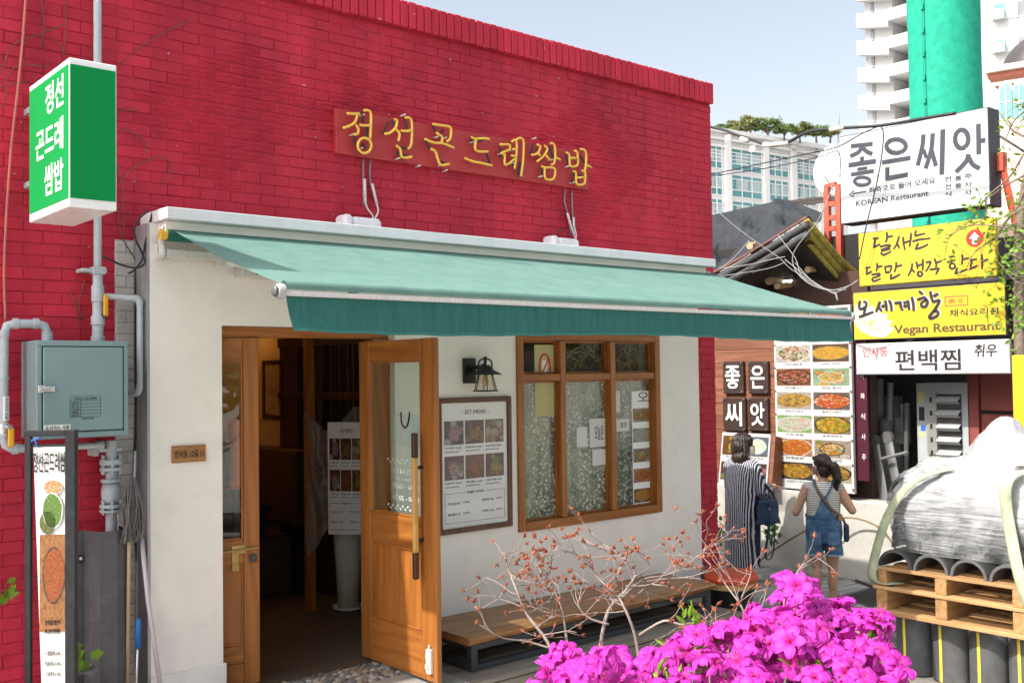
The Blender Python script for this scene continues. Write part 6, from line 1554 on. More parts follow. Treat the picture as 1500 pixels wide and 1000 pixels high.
def tree(name, lab, c, R_, H_, n, ls, mat, grp=None, seed=0, trunk_r=.3, squash=.8, lowf=.4):
    rr = random.Random(seed); t = thing(name, c, lab, 'tree', grp)
    c = Vector(c); top = c + V3(0, 0, H_); b = MB()
    b.tube(smoothline([c, c + V3(rr.uniform(-.1, .1) * R_, rr.uniform(-.1, .1) * R_, H_ * .4), top - V3(0, 0, H_ * .15)]), [trunk_r * (1 - .8 * k / 8) for k in range(9)], 7)
    cl = []
    for k in range(14):
        a_ = rr.uniform(0, 6.28); f = rr.uniform(lowf, 1); rad = R_ * rr.uniform(.35, .95) * (1 - .35 * abs(f - .6))
        e = c + V3(math.cos(a_) * rad, math.sin(a_) * rad, H_ * f); s = c + V3(0, 0, H_ * (f - .22) * .9)
        b.tube(smoothline([s, (s + e) / 2 + V3(0, 0, .06 * H_), e]), [trunk_r * .35 * (1 - .85 * q / 8) for q in range(9)], 5); cl.append((e, R_ * rr.uniform(.22, .42)))
    b.build('trunk', bark, t, True)
    b = MB()
    for k in range(n):
        e, rc = rr.choice(cl); d = V3(rr.gauss(0, 1), rr.gauss(0, 1), rr.gauss(0, squash)) * rc * .6; p_ = e + d
        u = V3(rr.uniform(-1, 1), rr.uniform(-1, 1), rr.uniform(-.6, .6)).normalized(); v = u.orthogonal().normalized(); v.rotate(Matrix.Rotation(rr.uniform(0, 6), 3, u)); s = ls * rr.uniform(.6, 1.4)
        b.add([p_ - u * s, p_ + v * s * .4, p_ + u * s, p_ - v * s * .4], [(0, 1, 2, 3)])
    b.build('crown', mat, t); return t
for k, (px, py, w_, m_) in enumerate(((1078, 186, 26, leaf_p), (1100, 180, 30, leaf_p), (1124, 182, 30, leaf_t), (1150, 190, 24, leaf_t), (1172, 190, 28, leaf_p), (1196, 194, 26, leaf_t), (1216, 198, 20, leaf_p), (1060, 190, 18, leaf_t))):
    c = hD(px, 210, 136); sc = 136 / FPX
    tree('roof_tree', '%s small tree from the left in the row on the flat office roof' % ['second', 'third', 'fourth', 'fifth', 'sixth', 'seventh', 'last', 'first'][k], (c.x, c.y, PO.O.z + ztop - .3), w_ * sc * .62, (212 - py + 6) * sc, 1100, .26, m_, 'trees on the office roof', 40 + k, .16, .45, .6)
# white tower with zigzag balconies
TX = 105.0
PTW = FX(TX)
TW_ = thing('apartment_tower', (TX, 60, GZ), 'tall white apartment tower with stacked balconies behind the green wrapped column', 'building')
sc = 105 / .92 / FPX
tL, tM, tR = PTW.uv(1268, 80)[0], PTW.uv(1308, 80)[0], PTW.uv(1560, 80)[0]
top = PTW.uv(1300, -120)[1]
flh = PTW.uv(1300, 20)[1] - PTW.uv(1300, 60.5)[1]
b = MB(); b.rect(PTW, tL, GZ, tM, top, -20, 0); b.build('wall', wtm, TW_)
b = MB(); b.rect(PTW, tM, GZ, tM + 12, top, -20, -3.2); b.build('wall', M('shaded recess render', (.5, .5, .48), .8, .05, .3), TW_)  # recess wall in one even render colour
fl0 = PTW.uv(1290, 18)[1]
dwm = M('dark window', (.2, .21, .22), .15, .2, .5, 0)
for k in range(-4, 8):
    v = fl0 - k * flh
    # left wing parapet with a cut away lower corner
    b = MB(); ua = PTW.uv(1262, 30)[0]; ub = PTW.uv(1279, 30)[0]
    b.add([PTW.at(u_, v_, d_) for d_ in (0.01, 1.1) for (u_, v_) in ((ua, v + .25), (ub + .2, v - .2), (tM + .1, v - 1.0), (tM + .1, v - 2.2), (ub, v - 2.2 + .5), (ua, v - 1.75 + .4))], [(5, 4, 3, 2, 1, 0), (6, 7, 8, 9, 10, 11), (0, 1, 7, 6), (1, 2, 8, 7), (2, 3, 9, 8), (3, 4, 10, 9), (4, 5, 11, 10), (5, 0, 6, 11)])
    b.build('balcony', wtm, TW_)
    b = MB(); b.rect(PTW, PTW.uv(1276, 30)[0], v - 2.95, PTW.uv(1280, 30)[0], v - 1.75, .01, .12); b.build('window', dwm, TW_)
    b = MB(); b.rect(PTW, tM + .12, v - 1.6, tM + 4.2, v - .35, -3.1, 1.2); b.build('balcony', wtm, TW_)
    b = MB(); b.rect(PTW, tM + .3, v - 3.1, tM + 2.6, v - 1.9, -3.1, -3.0); b.build('window', dwm, TW_)
    b = MB(); b.rect(PTW, tM + 3, v - 3.0, tM + 4, v - 1.7, -3.1, -3.0); b.build('window', dwm, TW_)
# second wing at the right
TX2 = 95.0
P2 = PL(hX(1436, 0, TX2), (.35, -.937, 0))
o2 = P2.uv(1436, 0)
WG = thing('apartment_block', P2.at(0, 0), 'white apartment block with long window bands behind the brick dome', 'building')
ext = P2.uv(1560, 30)[0]; vb_ = P2.uv(1440, 330)[1]
b = MB(); b.rect(P2, -1, vb_ - 20, ext, P2.uv(1450, -90)[1], -10, 0); b.build('wall', wtm, WG)
for (ya, yb, xa) in ((8, 34, 1436), (60, 82, 1436), (101, 123, 1436), (147, 165, 1436), (-32, -10, 1436)):
    va, vbb = P2.uv(1440, ya)[1], P2.uv(1440, yb)[1]
    b = MB(); b.rect(P2, .4, vbb, ext, va, .02, .08); wd = b.build('window_band', M('pale blind glass', (.26, .33, .33)), WG)
    for k in range(8):
        b = MB(); uu = 1.2 + k * 1.9; b.rect(P2, uu, vbb + .2, uu + .85, va - .2, .09, .12); b.build('pane', [tg, dwm, tg][k % 3], wd)
        b = MB(); b.rect(P2, uu - .12, vbb, uu - .02, va, .1, .2); b.build('mullion', fr_, wd)
    b = MB(); b.rect(P2, 1.0, vbb, 2.0, vbb + .9, .13, .7); b.build('air_conditioner', M('old air conditioner', (.5, .5, .47), .6), wd)
# brick domed hall
DX_ = 62.0
PD = PL(hX(1446, 100, DX_), (.25, -.968, 0))
DH = thing('domed_brick_hall', PD.at(0, 0), 'red brick hall with stone arches and a dark metal dome', 'building')
rbk = M('far red brick', (.36, .12, .08), .85, .15, 2, .2); stn = M('pale stone trim', (.48, .43, .37), .8, .06, 1)
uE = PD.uv(1570, 120)[0]; v1_ = PD.uv(1450, 108)[1]
b = MB(); b.rect(PD, 0, GZ, uE, v1_, -12, 0); b.build('wall', rbk, DH)
b = MB(); b.rect(PD, -.1, v1_ + .01, uE + .1, v1_ + .35, -12.1, .3); vv = PD.uv(1450, 128)[1]; b.rect(PD, -.05, vv, uE, vv + .2, .01, .15); b.build('cornice', stn, DH)
cdm = PD.at(PD.uv(1520, 100)[0], v1_ + .36, -3.2)
rD = PD.uv(1520, 100)[0] - PD.uv(1452, 100)[0]
b = MB(); b.lathe([(rD * math.cos(k * PI / 20), rD * .95 * math.sin(k * PI / 20)) for k in range(10)] + [(.05, rD * .96)], cdm, 32); b.build('dome', M('dull lead dome', (.09, .08, .08), .45, .2, .8, .1, metal=.4), DH, True)
for px in (1474, 1494, 1514):
    u, v = PD.uv(px, 150); wv = .33; hv = .95
    b = MB(); ol = [(-1, -1.4), (1, -1.4)] + [(math.cos(k * PI / 8), .6 + math.sin(k * PI / 8)) for k in range(9)]
    b.add([PD.at(u + x * wv * 1.35, v + y * hv * (.85), .12) for x, y in ol], [tuple(range(len(ol)))]); b.add([PD.at(u + x * wv * 1.35, v + y * hv * .85, .01) for x, y in ol], []); nn = len(ol); b.f += [(k + nn, (k + 1) % nn + nn, (k + 1) % nn, k) for k in range(nn)]
    ar = b.build('arch', stn, DH)
    b = MB(); b.add([PD.at(u + x * wv, v + y * hv * .72, .15) for x, y in ol], [tuple(range(len(ol)))]); b.build('pane', tg, ar)
    b = MB(); b.rect(PD, u - .03, v - hv, u + .03, v + hv, .16, .2); b.rect(PD, u - wv, v - .03, u + wv, v + .03, .16, .2); b.build('frame', fr_, ar)
# pink stone block under it
PK = PL(hX(1436, 300, 30), (.2, -.98, 0))
b = MB(); b.rect(PK, -3, GZ, 8, PK.uv(1450, 185)[1], -4, 0); o = b.build('tiled_house', M('pinkish tile wall', (.5, .36, .3), .8, .1, 2, .1), None); tag(o, 'pinkish tiled house wall behind the sign branches', 'building')
# green wrapped column
gcol = cloth('green netting', (.02, .36, .24), None, .25, 160, .75, .18)
q0 = hX(1337, 175, 18); q1 = hX(1437, 160, 18); cen = (q0 + q1) / 2; rad = (q1 - q0).length / 2 * .97
GC = thing('wrapped_column', (cen.x + rad, cen.y, GZ), 'tall column wrapped in green construction netting behind the white sign', 'column')
cc = (cen.x, cen.y, 0)
b = MB(); b.grid(lambda a, c: (cen.x + (rad + .012 * fbm((a * 9, c * 8, 2))) * math.cos(a * 2 * PI), cen.y + (rad + .012 * fbm((a * 9, c * 8, 2))) * math.sin(a * 2 * PI), GZ + 14 * c), 40, 60); b.build('netting', gcol, GC, True)
ang = math.atan2(-cen.y + CAM.y, -cen.x) + PI * .0 - .55
b = MB(); b.tube([(cen.x + (rad + .01) * math.cos(ang), cen.y + (rad + .01) * math.sin(ang), GZ + k * .5) for k in range(28)], .03, 5, flat=.4); b.build('seam', cloth('green seam', (.015, .26, .17), None, .1), GC, True)
b = MB()
for k in range(24): b.box((cen.x + (rad + .03) * math.cos(ang), cen.y + (rad + .03) * math.sin(ang), GZ + 3 + k * .42), (.05, .05, .09), ang)
b.build('tie', MATS['green seam'], GC)
# ================================================================== pallet of roof tiles
PX0 = 7.4
PY0, PY1 = -1.38, -2.56
palw = wood('pallet pine', (.30, .15, .055), (.52, .31, .14), 'y', .75, 8, .25, .18, .25)
palwx = wood('pallet pine x', (.28, .14, .05), (.48, .28, .12), 'x', .75, 8, .25, .18, .25)
PAL = thing('pallet', (7.95, -1.97, -.05), 'double deck pine pallet lying on the strapped tile bundles', 'pallet')
for (z0, z1, x_in) in ((-.045, -.01, 0), (.145, .172, 0), (.292, .318, .02)):
    for k in range(6):
        x = PX0 + x_in + k * .195; b = MB(); b.lo((x, PY1, z0), (x + (.12 if k else .10), PY0 - (.06 if z0 > .2 else 0), z1)); b.build('board', palw, PAL, bevel=.004)
for (z0, z1) in ((-.009, .144), (.173, .291)):
    for k, y in enumerate((PY0 - .07, -1.93, PY1 + .06)):
        b = MB(); b.lo((PX0 + .012, y - .045, z0), (PX0 + 1.05, y + .045, z1)); b.build('stringer', palwx, PAL, bevel=.004)
tilm = M('black roof tile', (.085, .086, .088), .5, .22, 6, .25, 120, dirt=.45, dirtcol=(.16, .155, .15))
# tiles on the deck: open half barrels
def barrel(b, c, r, L, t=.022, a0=0, a1=PI, n=10, axis='x'):
    def P_(a, rr, x): return (c[0] + x, c[1] + rr * math.cos(a), c[2] + rr * math.sin(a))
    k = len(b.v)
    for x in (0, L):
        for rr in (r, r - t):
            for i in range(n + 1): b.v.append(Vector(P_(a0 + (a1 - a0) * i / n, rr, x)))
    m = n + 1
    for i in range(n):
        b.f += [(k + i, k + i + 1, k + 2 * m + i + 1, k + 2 * m + i), (k + m + i + 1, k + m + i, k + 3 * m + i, k + 3 * m + i + 1), (k + i + 1, k + i, k + m + i, k + m + i + 1), (k + 2 * m + i, k + 2 * m + i + 1, k + 3 * m + i + 1, k + 3 * m + i)]
    b.f += [(k, k + 2 * m, k + 3 * m, k + m), (k + n, k + m + n, k + 3 * m + n, k + 2 * m + n)]
for k in range(4):
    b = MB(); barrel(b, (PX0 + .05, -1.545 - .29 * k, .318), .14, .32); o = b.build('roof_tile', tilm, None, True, angle=40); tag(o, 'black barrel roof tile lying arch up on the upper pallet deck', 'roof tile', 'barrel tiles on the pallet deck')
    b = MB(); barrel(b, (PX0 + .40, -1.545 - .29 * k, .318), .14, .5); o = b.build('roof_tile', tilm, None, True, angle=40); tag(o, 'black barrel roof tile lying arch up on the upper pallet deck', 'roof tile', 'barrel tiles on the pallet deck')
# strapped bundles below
ystrap = M('yellow strap', (.72, .56, .06), .45, .08, 12, .05)
bundle = None
for k in range(4):
    y = -1.575 - .292 * k
    loc = (PX0 + .28, y, -.515)
    lab = ['first', 'second', 'third', 'fourth'][k] + ' upright bundle of black tiles with a yellow strap, counted from the striped visitors'
    if bundle is None:
        bundle = thing('tile_bundle', loc, lab, 'tile bundle', 'strapped tile bundles under the pallet')
        for j, (r, dx) in enumerate(((.142, 0), (.132, .10), (.125, .2))):
            b = MB(); n = 14; ring = [(loc[0] + dx - r * math.cos(a) * .9, y + r * math.sin(a)) for a in [(-PI / 2 + PI * i / n) for i in range(n + 1)]]
            prof = [(-.515, .97), (-.50, 1), (-.10, 1), (-.075, .96)]
            kk = len(b.v)
            for (z, s) in prof:
                for (x_, y_) in ring: b.v.append(Vector((loc[0] + dx + (x_ - loc[0] - dx) * s, y + (y_ - y) * s, z)))
            m = n + 1
            for q in range(len(prof) - 1):
                for i in range(n): b.f.append((q * m + i, q * m + i + 1, (q + 1) * m + i + 1, (q + 1) * m + i))
            b.f.append(tuple(3 * m + i for i in range(m))); b.f.append(tuple(range(m))[::-1]); b.f += [(q * m, (q + 1) * m, (q + 1) * m + n, q * m + n) for q in range(3)]
            b.build('tile', tilm, bundle, True, angle=40)
        b = MB(); xs = loc[0] - .142 * .9
        b.tube([(xs - .002, y + .02, -.512), (xs - .004, y + .018, -.3), (xs - .003, y + .022, -.09), (xs + .03, y + .024, -.07), (loc[0] + .2, y + .024, -.068)], .011, 4, flat=.25); b.build('strap', ystrap, bundle)
    else: dup(bundle, loc, lab)
for k in range(5):
    for j in range(2):
        b = MB(); barrel(b, (PX0 + .62 + j * .24, -1.56 - .25 * k, -.515), .12, .2); o = b.build('roof_tile', tilm, None, True, angle=40); tag(o, 'black roof tile standing behind the strapped bundles in the shade of the pallet', 'roof tile', 'tiles behind the bundles')
b = MB(); b.lo((PX0 + .02, PY1 - .1, -.60), (PX0 + 1.05, PY0 - .03, -.53)); b.lo((PX0 + .05, PY1, GZ - .02), (PX0 + .17, PY0 - .05, -.602)); b.lo((PX0 + .85, PY1, GZ - .02), (PX0 + .97, PY0 - .05, -.602)); o = b.build('base_pallet', M('pale board', (.62, .58, .5), .7, .1, 4, .1), None, bevel=.006); tag(o, 'pale low board pallet on the ground under the tile bundles', 'pallet')
b = MB(); b.tube(smoothline([(PX0 + .12, -1.45, -.515), (PX0 + .0, -1.6, -.522), (PX0 + .02, -1.9, -.515), (PX0 - .01, -2.3, -.525)]), .011, 4, flat=.3); tag(b.build('loose_strap', ystrap, None), 'loose end of yellow strap on the pale board', 'strap')
# wrapped load
LDt = thing('wrapped_load', (7.95, -2.0, .46), 'big load of tiles shrink wrapped in white shiny film on the pallet', 'wrapped load')
fm, n, l, bs = newmat('shrink film'); sock(bs, .16, 0, .6)
pn = posnode(n, l, (1.1, 1.1, 40)); a1 = noisen(n, l, pn, 2.2, 8, .7, .6)
pn2 = posnode(n, l, (1.5, 1.5, 1.5)); a2 = noisen(n, l, pn2, 2.2, 4, .6)
pz = posnode(n, l); sx = n.new('ShaderNodeSeparateXYZ'); l.new(pz.outputs[0], sx.inputs[0])
mr = n.new('ShaderNodeMapRange'); mr.inputs[1].default_value = .95; mr.inputs[2].default_value = .45; mr.inputs[3].default_value = -.12; mr.inputs[4].default_value = .1; l.new(sx.outputs[2], mr.inputs[0])
k1 = mixc(n, l, .45, a1.outputs[0], a2.outputs[0])
ad = n.new('ShaderNodeMath'); ad.operation = 'SUBTRACT'; l.new(k1, ad.inputs[0]); l.new(mr.outputs[0], ad.inputs[1])
l.new(ramp(n, l, ad.outputs[0], [(.36, (.26, .27, .28)), (.50, (.36, .37, .38)), (.66, (.46, .46, .47))]).outputs[0], bs.inputs['Base Color'])
pn3 = posnode(n, l, (5, 5, 46)); a3 = noisen(n, l, pn3, 2.5, 8, .75, 1.2)
bumpn(n, l, mixc(n, l, .5, a1.outputs[0], a3.outputs[0]), .9, .02, bs)
bs.inputs['Coat Weight'].default_value = .5; bs.inputs['Coat Roughness'].default_value = .06
al = ramp(n, l, ad.outputs[0], [(.37, (.10,) * 3), (.47, (.42,) * 3), (.60, (.93,) * 3)]).outputs[0]
tr_ = n.new('ShaderNodeBsdfTransparent'); mxf = n.new('ShaderNodeMixShader')
l.new(al, mxf.inputs[0]); l.new(tr_.outputs[0], mxf.inputs[1]); l.new(bs.outputs[0], mxf.inputs[2]); l.new(mxf.outputs[0], n['Material Output'].inputs[0])
MATS['shrink film'] = fm
b = MB()
for lay in range(8):
    for k in range(6): barrel(b, (7.53 + random.uniform(-.015, .015), -1.60 - .235 * k + random.uniform(-.01, .01), .462 + .062 * lay), .115, .85)
b.lo((7.62, -2.85, .46), (8.4, -1.55, 1.0)); b.build('tiles', tilm, LDt, kind='stuff')
lc = (7.97, -2.19)
def loadf(a, c):
    th_ = a * 2 * PI; e = .42
    cx_, sy_ = math.cos(th_), math.sin(th_)
    fx = math.copysign(abs(cx_) ** e, cx_); fy = math.copysign(abs(sy_) ** e, sy_)
    if c < .6:
        t = c / .6; s = 1.0 + .035 * math.sin(t * 2.6); z = .455 + .55 * t
        s -= .05 * max(0, t - .75) * 4
    else:
        t = (c - .6) / .4; s = (1 - .05) * (1 - t ** 1.5) + .001; z = 1.005 + .15 * (1 - (1 - t) ** 2)
    x = lc[0] + .53 * fx * s; y = lc[1] + .77 * fy * s
    top = max(0, (z - .85) / .35)
    z += .36 * math.exp(-(((x - 7.86) / .32) ** 2 + ((y + 2.2) / .20) ** 2)) * min(1, top) + .14 * math.exp(-(((x - 7.9) / .4) ** 2 + ((y + 2.5) / .25) ** 2)) * min(1, top) + .07 * math.exp(-(((x - 7.75) / .2) ** 2 + ((y + 1.72) / .12) ** 2)) * min(1, top)
    w_ = .022 * fbm((x * 3, y * 3, z * 3), 1.4) + .007 * fbm((x * 3.5, y * 3.5, z * 26 + y * 5), 1) - .02 * abs(fbm((x * 4 + 9, y * 6 + z * 3, z * 7), 1.2)) - .008 * abs(fbm((x * 14, y * 16 + z * 9, z * 12), 1))
    r_ = Vector((x - lc[0], y - lc[1], .25)).normalized()
    return Vector((x, y, z)) + r_ * w_ + V3(0, 0, .025 * fbm((x * 6, y * 6, 3), 1.3) * min(1, top))
b = MB(); b.grid(loadf, 220, 110); b.build('film', fm, LDt, True, merge=True)
strap = cloth('pale green webbing', (.36, .42, .28), None, .1, 300, .8, .25, ((.52, .48, .36), 9))
def webbing(lab, pts, w_):
    b = MB(); p = smoothline([Vector(q) for q in pts], 6)
    for i in range(len(p) - 1):
        pass
    ring = []
    for q in p:
        out = Vector((q.x - 8.0, q.y + 2.0, 0)); 
        ring.append(q)
    b.grid(lambda a, c: p[min(len(p) - 1, int(round(c * (len(p) - 1))))] + V3(0, (a - .5) * w_, 0) , 2, len(p) - 1)
    o = b.build('lifting_strap', strap, None, True); s = o.modifiers.new('solid', 'SOLIDIFY'); s.thickness = .006
    tag(o, lab, 'strap')
def sp(px, py, x): return hX(px, py, x)
webbing('pale green lifting strap looping over the left end of the wrapped load', [sp(1392, 686, 7.52), sp(1350, 698, 7.42), sp(1318, 725, 7.38), sp(1296, 765, 7.36), sp(1281, 815, 7.38), sp(1277, 842, 7.37), sp(1284, 853, 7.39), sp(1300, 855, 7.42), sp(1320, 853, 7.55)], .075)
webbing('pale green lifting strap over the middle of the wrapped load at the picture edge', [sp(1512, 688, 7.5), sp(1486, 693, 7.42), sp(1473, 712, 7.36), sp(1474, 745, 7.38), sp(1482, 790, 7.36), sp(1491, 835, 7.36), sp(1500, 868, 7.36), sp(1508, 890, 7.37)], .085)
q = hX(1492, 682, 7.5); b = MB(); b.grid(lambda a, c: q + V3(.1 * a, -.3 * a + .05, 0) + V3(.02 * c, -.04 * c + .0, .17 * c * (1 - .35 * a) + .05 * a * c), 4, 4); o = b.build('cardboard_sheet', M('beige cardboard', (.56, .45, .33), .85, .05, 3, .05), None); s = o.modifiers.new('solid', 'SOLIDIFY'); s.thickness = .006; tag(o, 'beige cardboard corner tucked under the strap at the picture edge', 'cardboard')

# ================================================================== people
def remesh(parts, voxel, name, mat, parent, X, smooth=4, wrinkle=None, cutz=None):
    """Union of capsules, ellipsoids and lofts as one continuous skin."""
    b = MB()
    for p in parts:
        if p[0] == 'cap':
            _, p0, p1, r0, r1 = p[:5]; fl_ = p[5] if len(p) > 5 else 1
            p0, p1 = Vector(p0), Vector(p1); d = (p1 - p0); L = d.length; d = d.normalized(); pts, rs = [], []
            for k in range(5): a = PI / 2 * k / 5; pts.append(p0 - d * r0 * math.cos(a)); rs.append(max(.001, r0 * math.sin(a)))
            for k in range(4): t = k / 3; pts.append(p0.lerp(p1, t)); rs.append(r0 + (r1 - r0) * t)
            for k in range(1, 6): a = PI / 2 * k / 5; pts.append(p1 + d * r1 * math.sin(a)); rs.append(max(.001, r1 * math.cos(a)))
            b.tube(pts, rs, 14, True, fl_)
        elif p[0] == 'ell':
            _, c, r = p[:3]; c = Vector(c); R_ = Matrix.Rotation(p[3], 3, p[4]) if len(p) > 3 else Matrix.Identity(3)
            b.grid(lambda a, e: c + R_ @ V3(r[0] * math.sin(e * PI) * math.cos(a * 2 * PI), r[1] * math.sin(e * PI) * math.sin(a * 2 * PI), -r[2] * math.cos(e * PI)), 18, 12)
        elif p[0] == 'loft':
            rings = p[1]; n = 28; k = len(b.v)
            for (z, rx, ry, cx_, cy_) in rings:
                for j in range(n): b.v.append(V3(cx_ + rx * math.cos(2 * PI * j / n), cy_ + ry * math.sin(2 * PI * j / n), z))
            for i in range(len(rings) - 1):
                for j in range(n): b.f.append((k + i * n + j, k + i * n + (j + 1) % n, k + (i + 1) * n + (j + 1) % n, k + (i + 1) * n + j))
            b.f.append(tuple(k + j for j in range(n))[::-1]); e = k + (len(rings) - 1) * n; b.f.append(tuple(e + j for j in range(n)))
    me = bpy.data.meshes.new(name); me.from_pydata(b.v, [], b.f)
    bm = bmesh.new(); bm.from_mesh(me); bmesh.ops.remove_doubles(bm, verts=bm.verts, dist=1e-5); bmesh.ops.recalc_face_normals(bm, faces=bm.faces); bm.to_mesh(me); bm.free()
    tmp = bpy.data.scenes.new('tmp')
    o = bpy.data.objects.new(name, me); tmp.collection.objects.link(o)
    rm = o.modifiers.new('r', 'REMESH'); rm.mode = 'VOXEL'; rm.voxel_size = voxel; rm.use_smooth_shade = True
    sm_ = o.modifiers.new('s', 'SMOOTH'); sm_.factor = .5; sm_.iterations = smooth
    tmp.view_layers[0].update(); me2 = bpy.data.meshes.new_from_object(o.evaluated_get(tmp.view_layers[0].depsgraph))
    bpy.data.objects.remove(o); bpy.data.meshes.remove(me); bpy.data.scenes.remove(tmp)
    if wrinkle:
        for v in me2.vertices: v.co += Vector(v.normal) * wrinkle(v.co)
    for p in me2.polygons: p.use_smooth = True
    me2.name = name; me2.materials.clear(); me2.materials.append(mat)
    ob = bpy.data.objects.new(name, me2); COL.objects.link(ob); ob.parent = parent
    BASE[ob.name] = base(parent)
    return ob
def sub(name, b, mat, parent, smooth=True, angle=None):
    """part given in the person's own space"""
    me = bpy.data.meshes.new(name); me.from_pydata(b.v, [], b.f); me.materials.append(mat)
    for p in me.polygons: p.use_smooth = smooth
    o = bpy.data.objects.new(name, me); COL.objects.link(o); o.parent = parent; BASE[o.name] = base(parent); return o
def skinmat(name, col):
    m, n, l, b_ = newmat(name); sock(b_, .5, 0, .35); p = posnode(n, l, (1, 1, 1), True); a = noisen(n, l, p, 9, 5)
    l.new(ramp(n, l, a.outputs[0], [(.3, tuple(x * .88 for x in col)), (.7, tuple(min(1, x * 1.08) for x in col))]).outputs[0], b_.inputs['Base Color'])
    b_.inputs['Subsurface Weight'].default_value = .12; b_.inputs['Subsurface Radius'].default_value = (.012, .005, .003); return m
skin = skinmat('skin', (.52, .30, .20))
hairm = M('dark brown hair', (.026, .016, .013), .38, .4, 6, .3, 30, stretch=(12, 12, 1.2))
def hand(side, W_, d, up, curl=.6):
    """palm, four unequal bent fingers and a thumb, from wrist W_ along d"""
    W_, d, up = Vector(W_), Vector(d).normalized(), Vector(up).normalized(); s = d.cross(up).normalized() * side; up = s.cross(d).normalized() * side
    out = [('ell', W_ + d * .045, (.036, .036, .02)), ('cap', W_, W_ + d * .05, .024, .032)]
    for k, (o, L) in enumerate(((-.027, .062), (-.009, .072), (.009, .068), (.026, .052))):
        p0 = W_ + d * .075 + s * o; d1 = (d - up * curl * .5).normalized(); p1 = p0 + d1 * L * .5; d2 = (d - up * curl * 1.4).normalized(); p2 = p1 + d2 * L * .5
        out += [('cap', p0, p1, .0088, .0082), ('cap', p1, p2, .0082, .0068)]
    t0 = W_ + d * .028 - s * .028; t1 = t0 - s * .026 + d * .025 - up * .008; t2 = t1 + d * .026 - up * .01
    return out + [('cap', t0, t1, .012, .0095), ('cap', t1, t2, .0095, .0075)]
def ellring(b, zs, n=24):
    k = len(b.v)
    for (z, rx, ry, cx_, cy_) in zs:
        for j in range(n): b.v.append(V3(cx_ + rx * math.cos(2 * PI * j / n), cy_ + ry * math.sin(2 * PI * j / n), z))
    for i in range(len(zs) - 1):
        for j in range(n): b.f.append((k + i * n + j, k + i * n + (j + 1) % n, k + (i + 1) * n + (j + 1) % n, k + (i + 1) * n + j))
def rotz(p, c, a):
    p = Vector(p); c = Vector(c); return c + Matrix.Rotation(a, 3, 'Z') @ (p - c)
def headparts(c, yaw):
    """skull, jaw, nose, ears as skin volumes, turned by yaw"""
    c = Vector(c); R_ = Matrix.Rotation(yaw, 3, 'Z'); f = lambda x, y, z: c + R_ @ V3(x, y, z)
    return [('ell', f(0, -.012, .03), (.074, .092, .088), yaw, 'Z'), ('ell', f(0, .03, -.04), (.055, .062, .072), yaw, 'Z'), ('cap', f(0, .055, -.085), f(0, .045, -.07), .028, .035),
            ('cap', f(0, .092, .005), f(0, .105, -.028), .009, .014), ('ell', f(.074, .0, -.01), (.012, .022, .032), yaw, 'Z'), ('ell', f(-.074, .0, -.01), (.012, .022, .032), yaw, 'Z'),
            ('cap', f(-.018, .093, -.062), f(.018, .093, -.062), .008, .008)]
def face(c, yaw, par, mask=None, glasses=False):
    c = Vector(c); R_ = Matrix.Rotation(yaw, 3, 'Z'); f = lambda x, y, z: c + R_ @ V3(x, y, z)
    b = MB()
    for s in (-1, 1): b.lathe([(.001, -.009), (.008, -.006), (.0105, 0), (.008, .006), (.001, .009)], f(.031 * s, .083, .008), 10, 'y')
    sub('eye', b, M('eye white', (.7, .68, .65), .2, .02), par)
    b = MB()
    for s in (-1, 1): b.lathe([(.0055, -.002), (.0055, .002)], f(.031 * s, .0935, .008), 10, 'y'); b.tube([f(.014 * s, .089, .028), f(.032 * s, .090, .034), f(.05 * s, .076, .029)], .004, 5)
    sub('brow', b, hairm, par)
    if mask:
        b = MB(); b.grid(lambda a, e: f(.078 * math.sin((a - .5) * 2.9), .012 + .108 * math.cos((a - .5) * 2.4) + .008 * (1 - abs(a - .5) * 2) * math.sin(e * PI), -.098 + .088 * e), 14, 8)
        sub('mask', b, mask, par)
        b = MB()
        for s in (-1, 1): b.tube([f(.074 * s, .035, -.025), f(.082 * s, .0, .005)], .002, 4); b.tube([f(.074 * s, .03, -.08), f(.082 * s, -.005, -.03)], .002, 4)
        sub('mask_loop', b, acr, par)
    if glasses:
        b = MB()
        for s in (-1, 1): b.tube([f(.034 * s + .024 * math.cos(k * PI / 6), .102, .008 + .02 * math.sin(k * PI / 6)) for k in range(13)], .0018, 4); b.tube([f(.058 * s, .10, .012), f(.08 * s, .0, .01)], .0018, 4)
        sub('glasses', b, blk, par)

# ---- woman in the striped shirt dress
wp = CAM + ray(1088, 700) * 12.25
WO = thing('person', (wp.x, wp.y, GZ), 'person in a long navy and white striped dress with dark bobbed hair', 'person', 'visitors reading the menu')
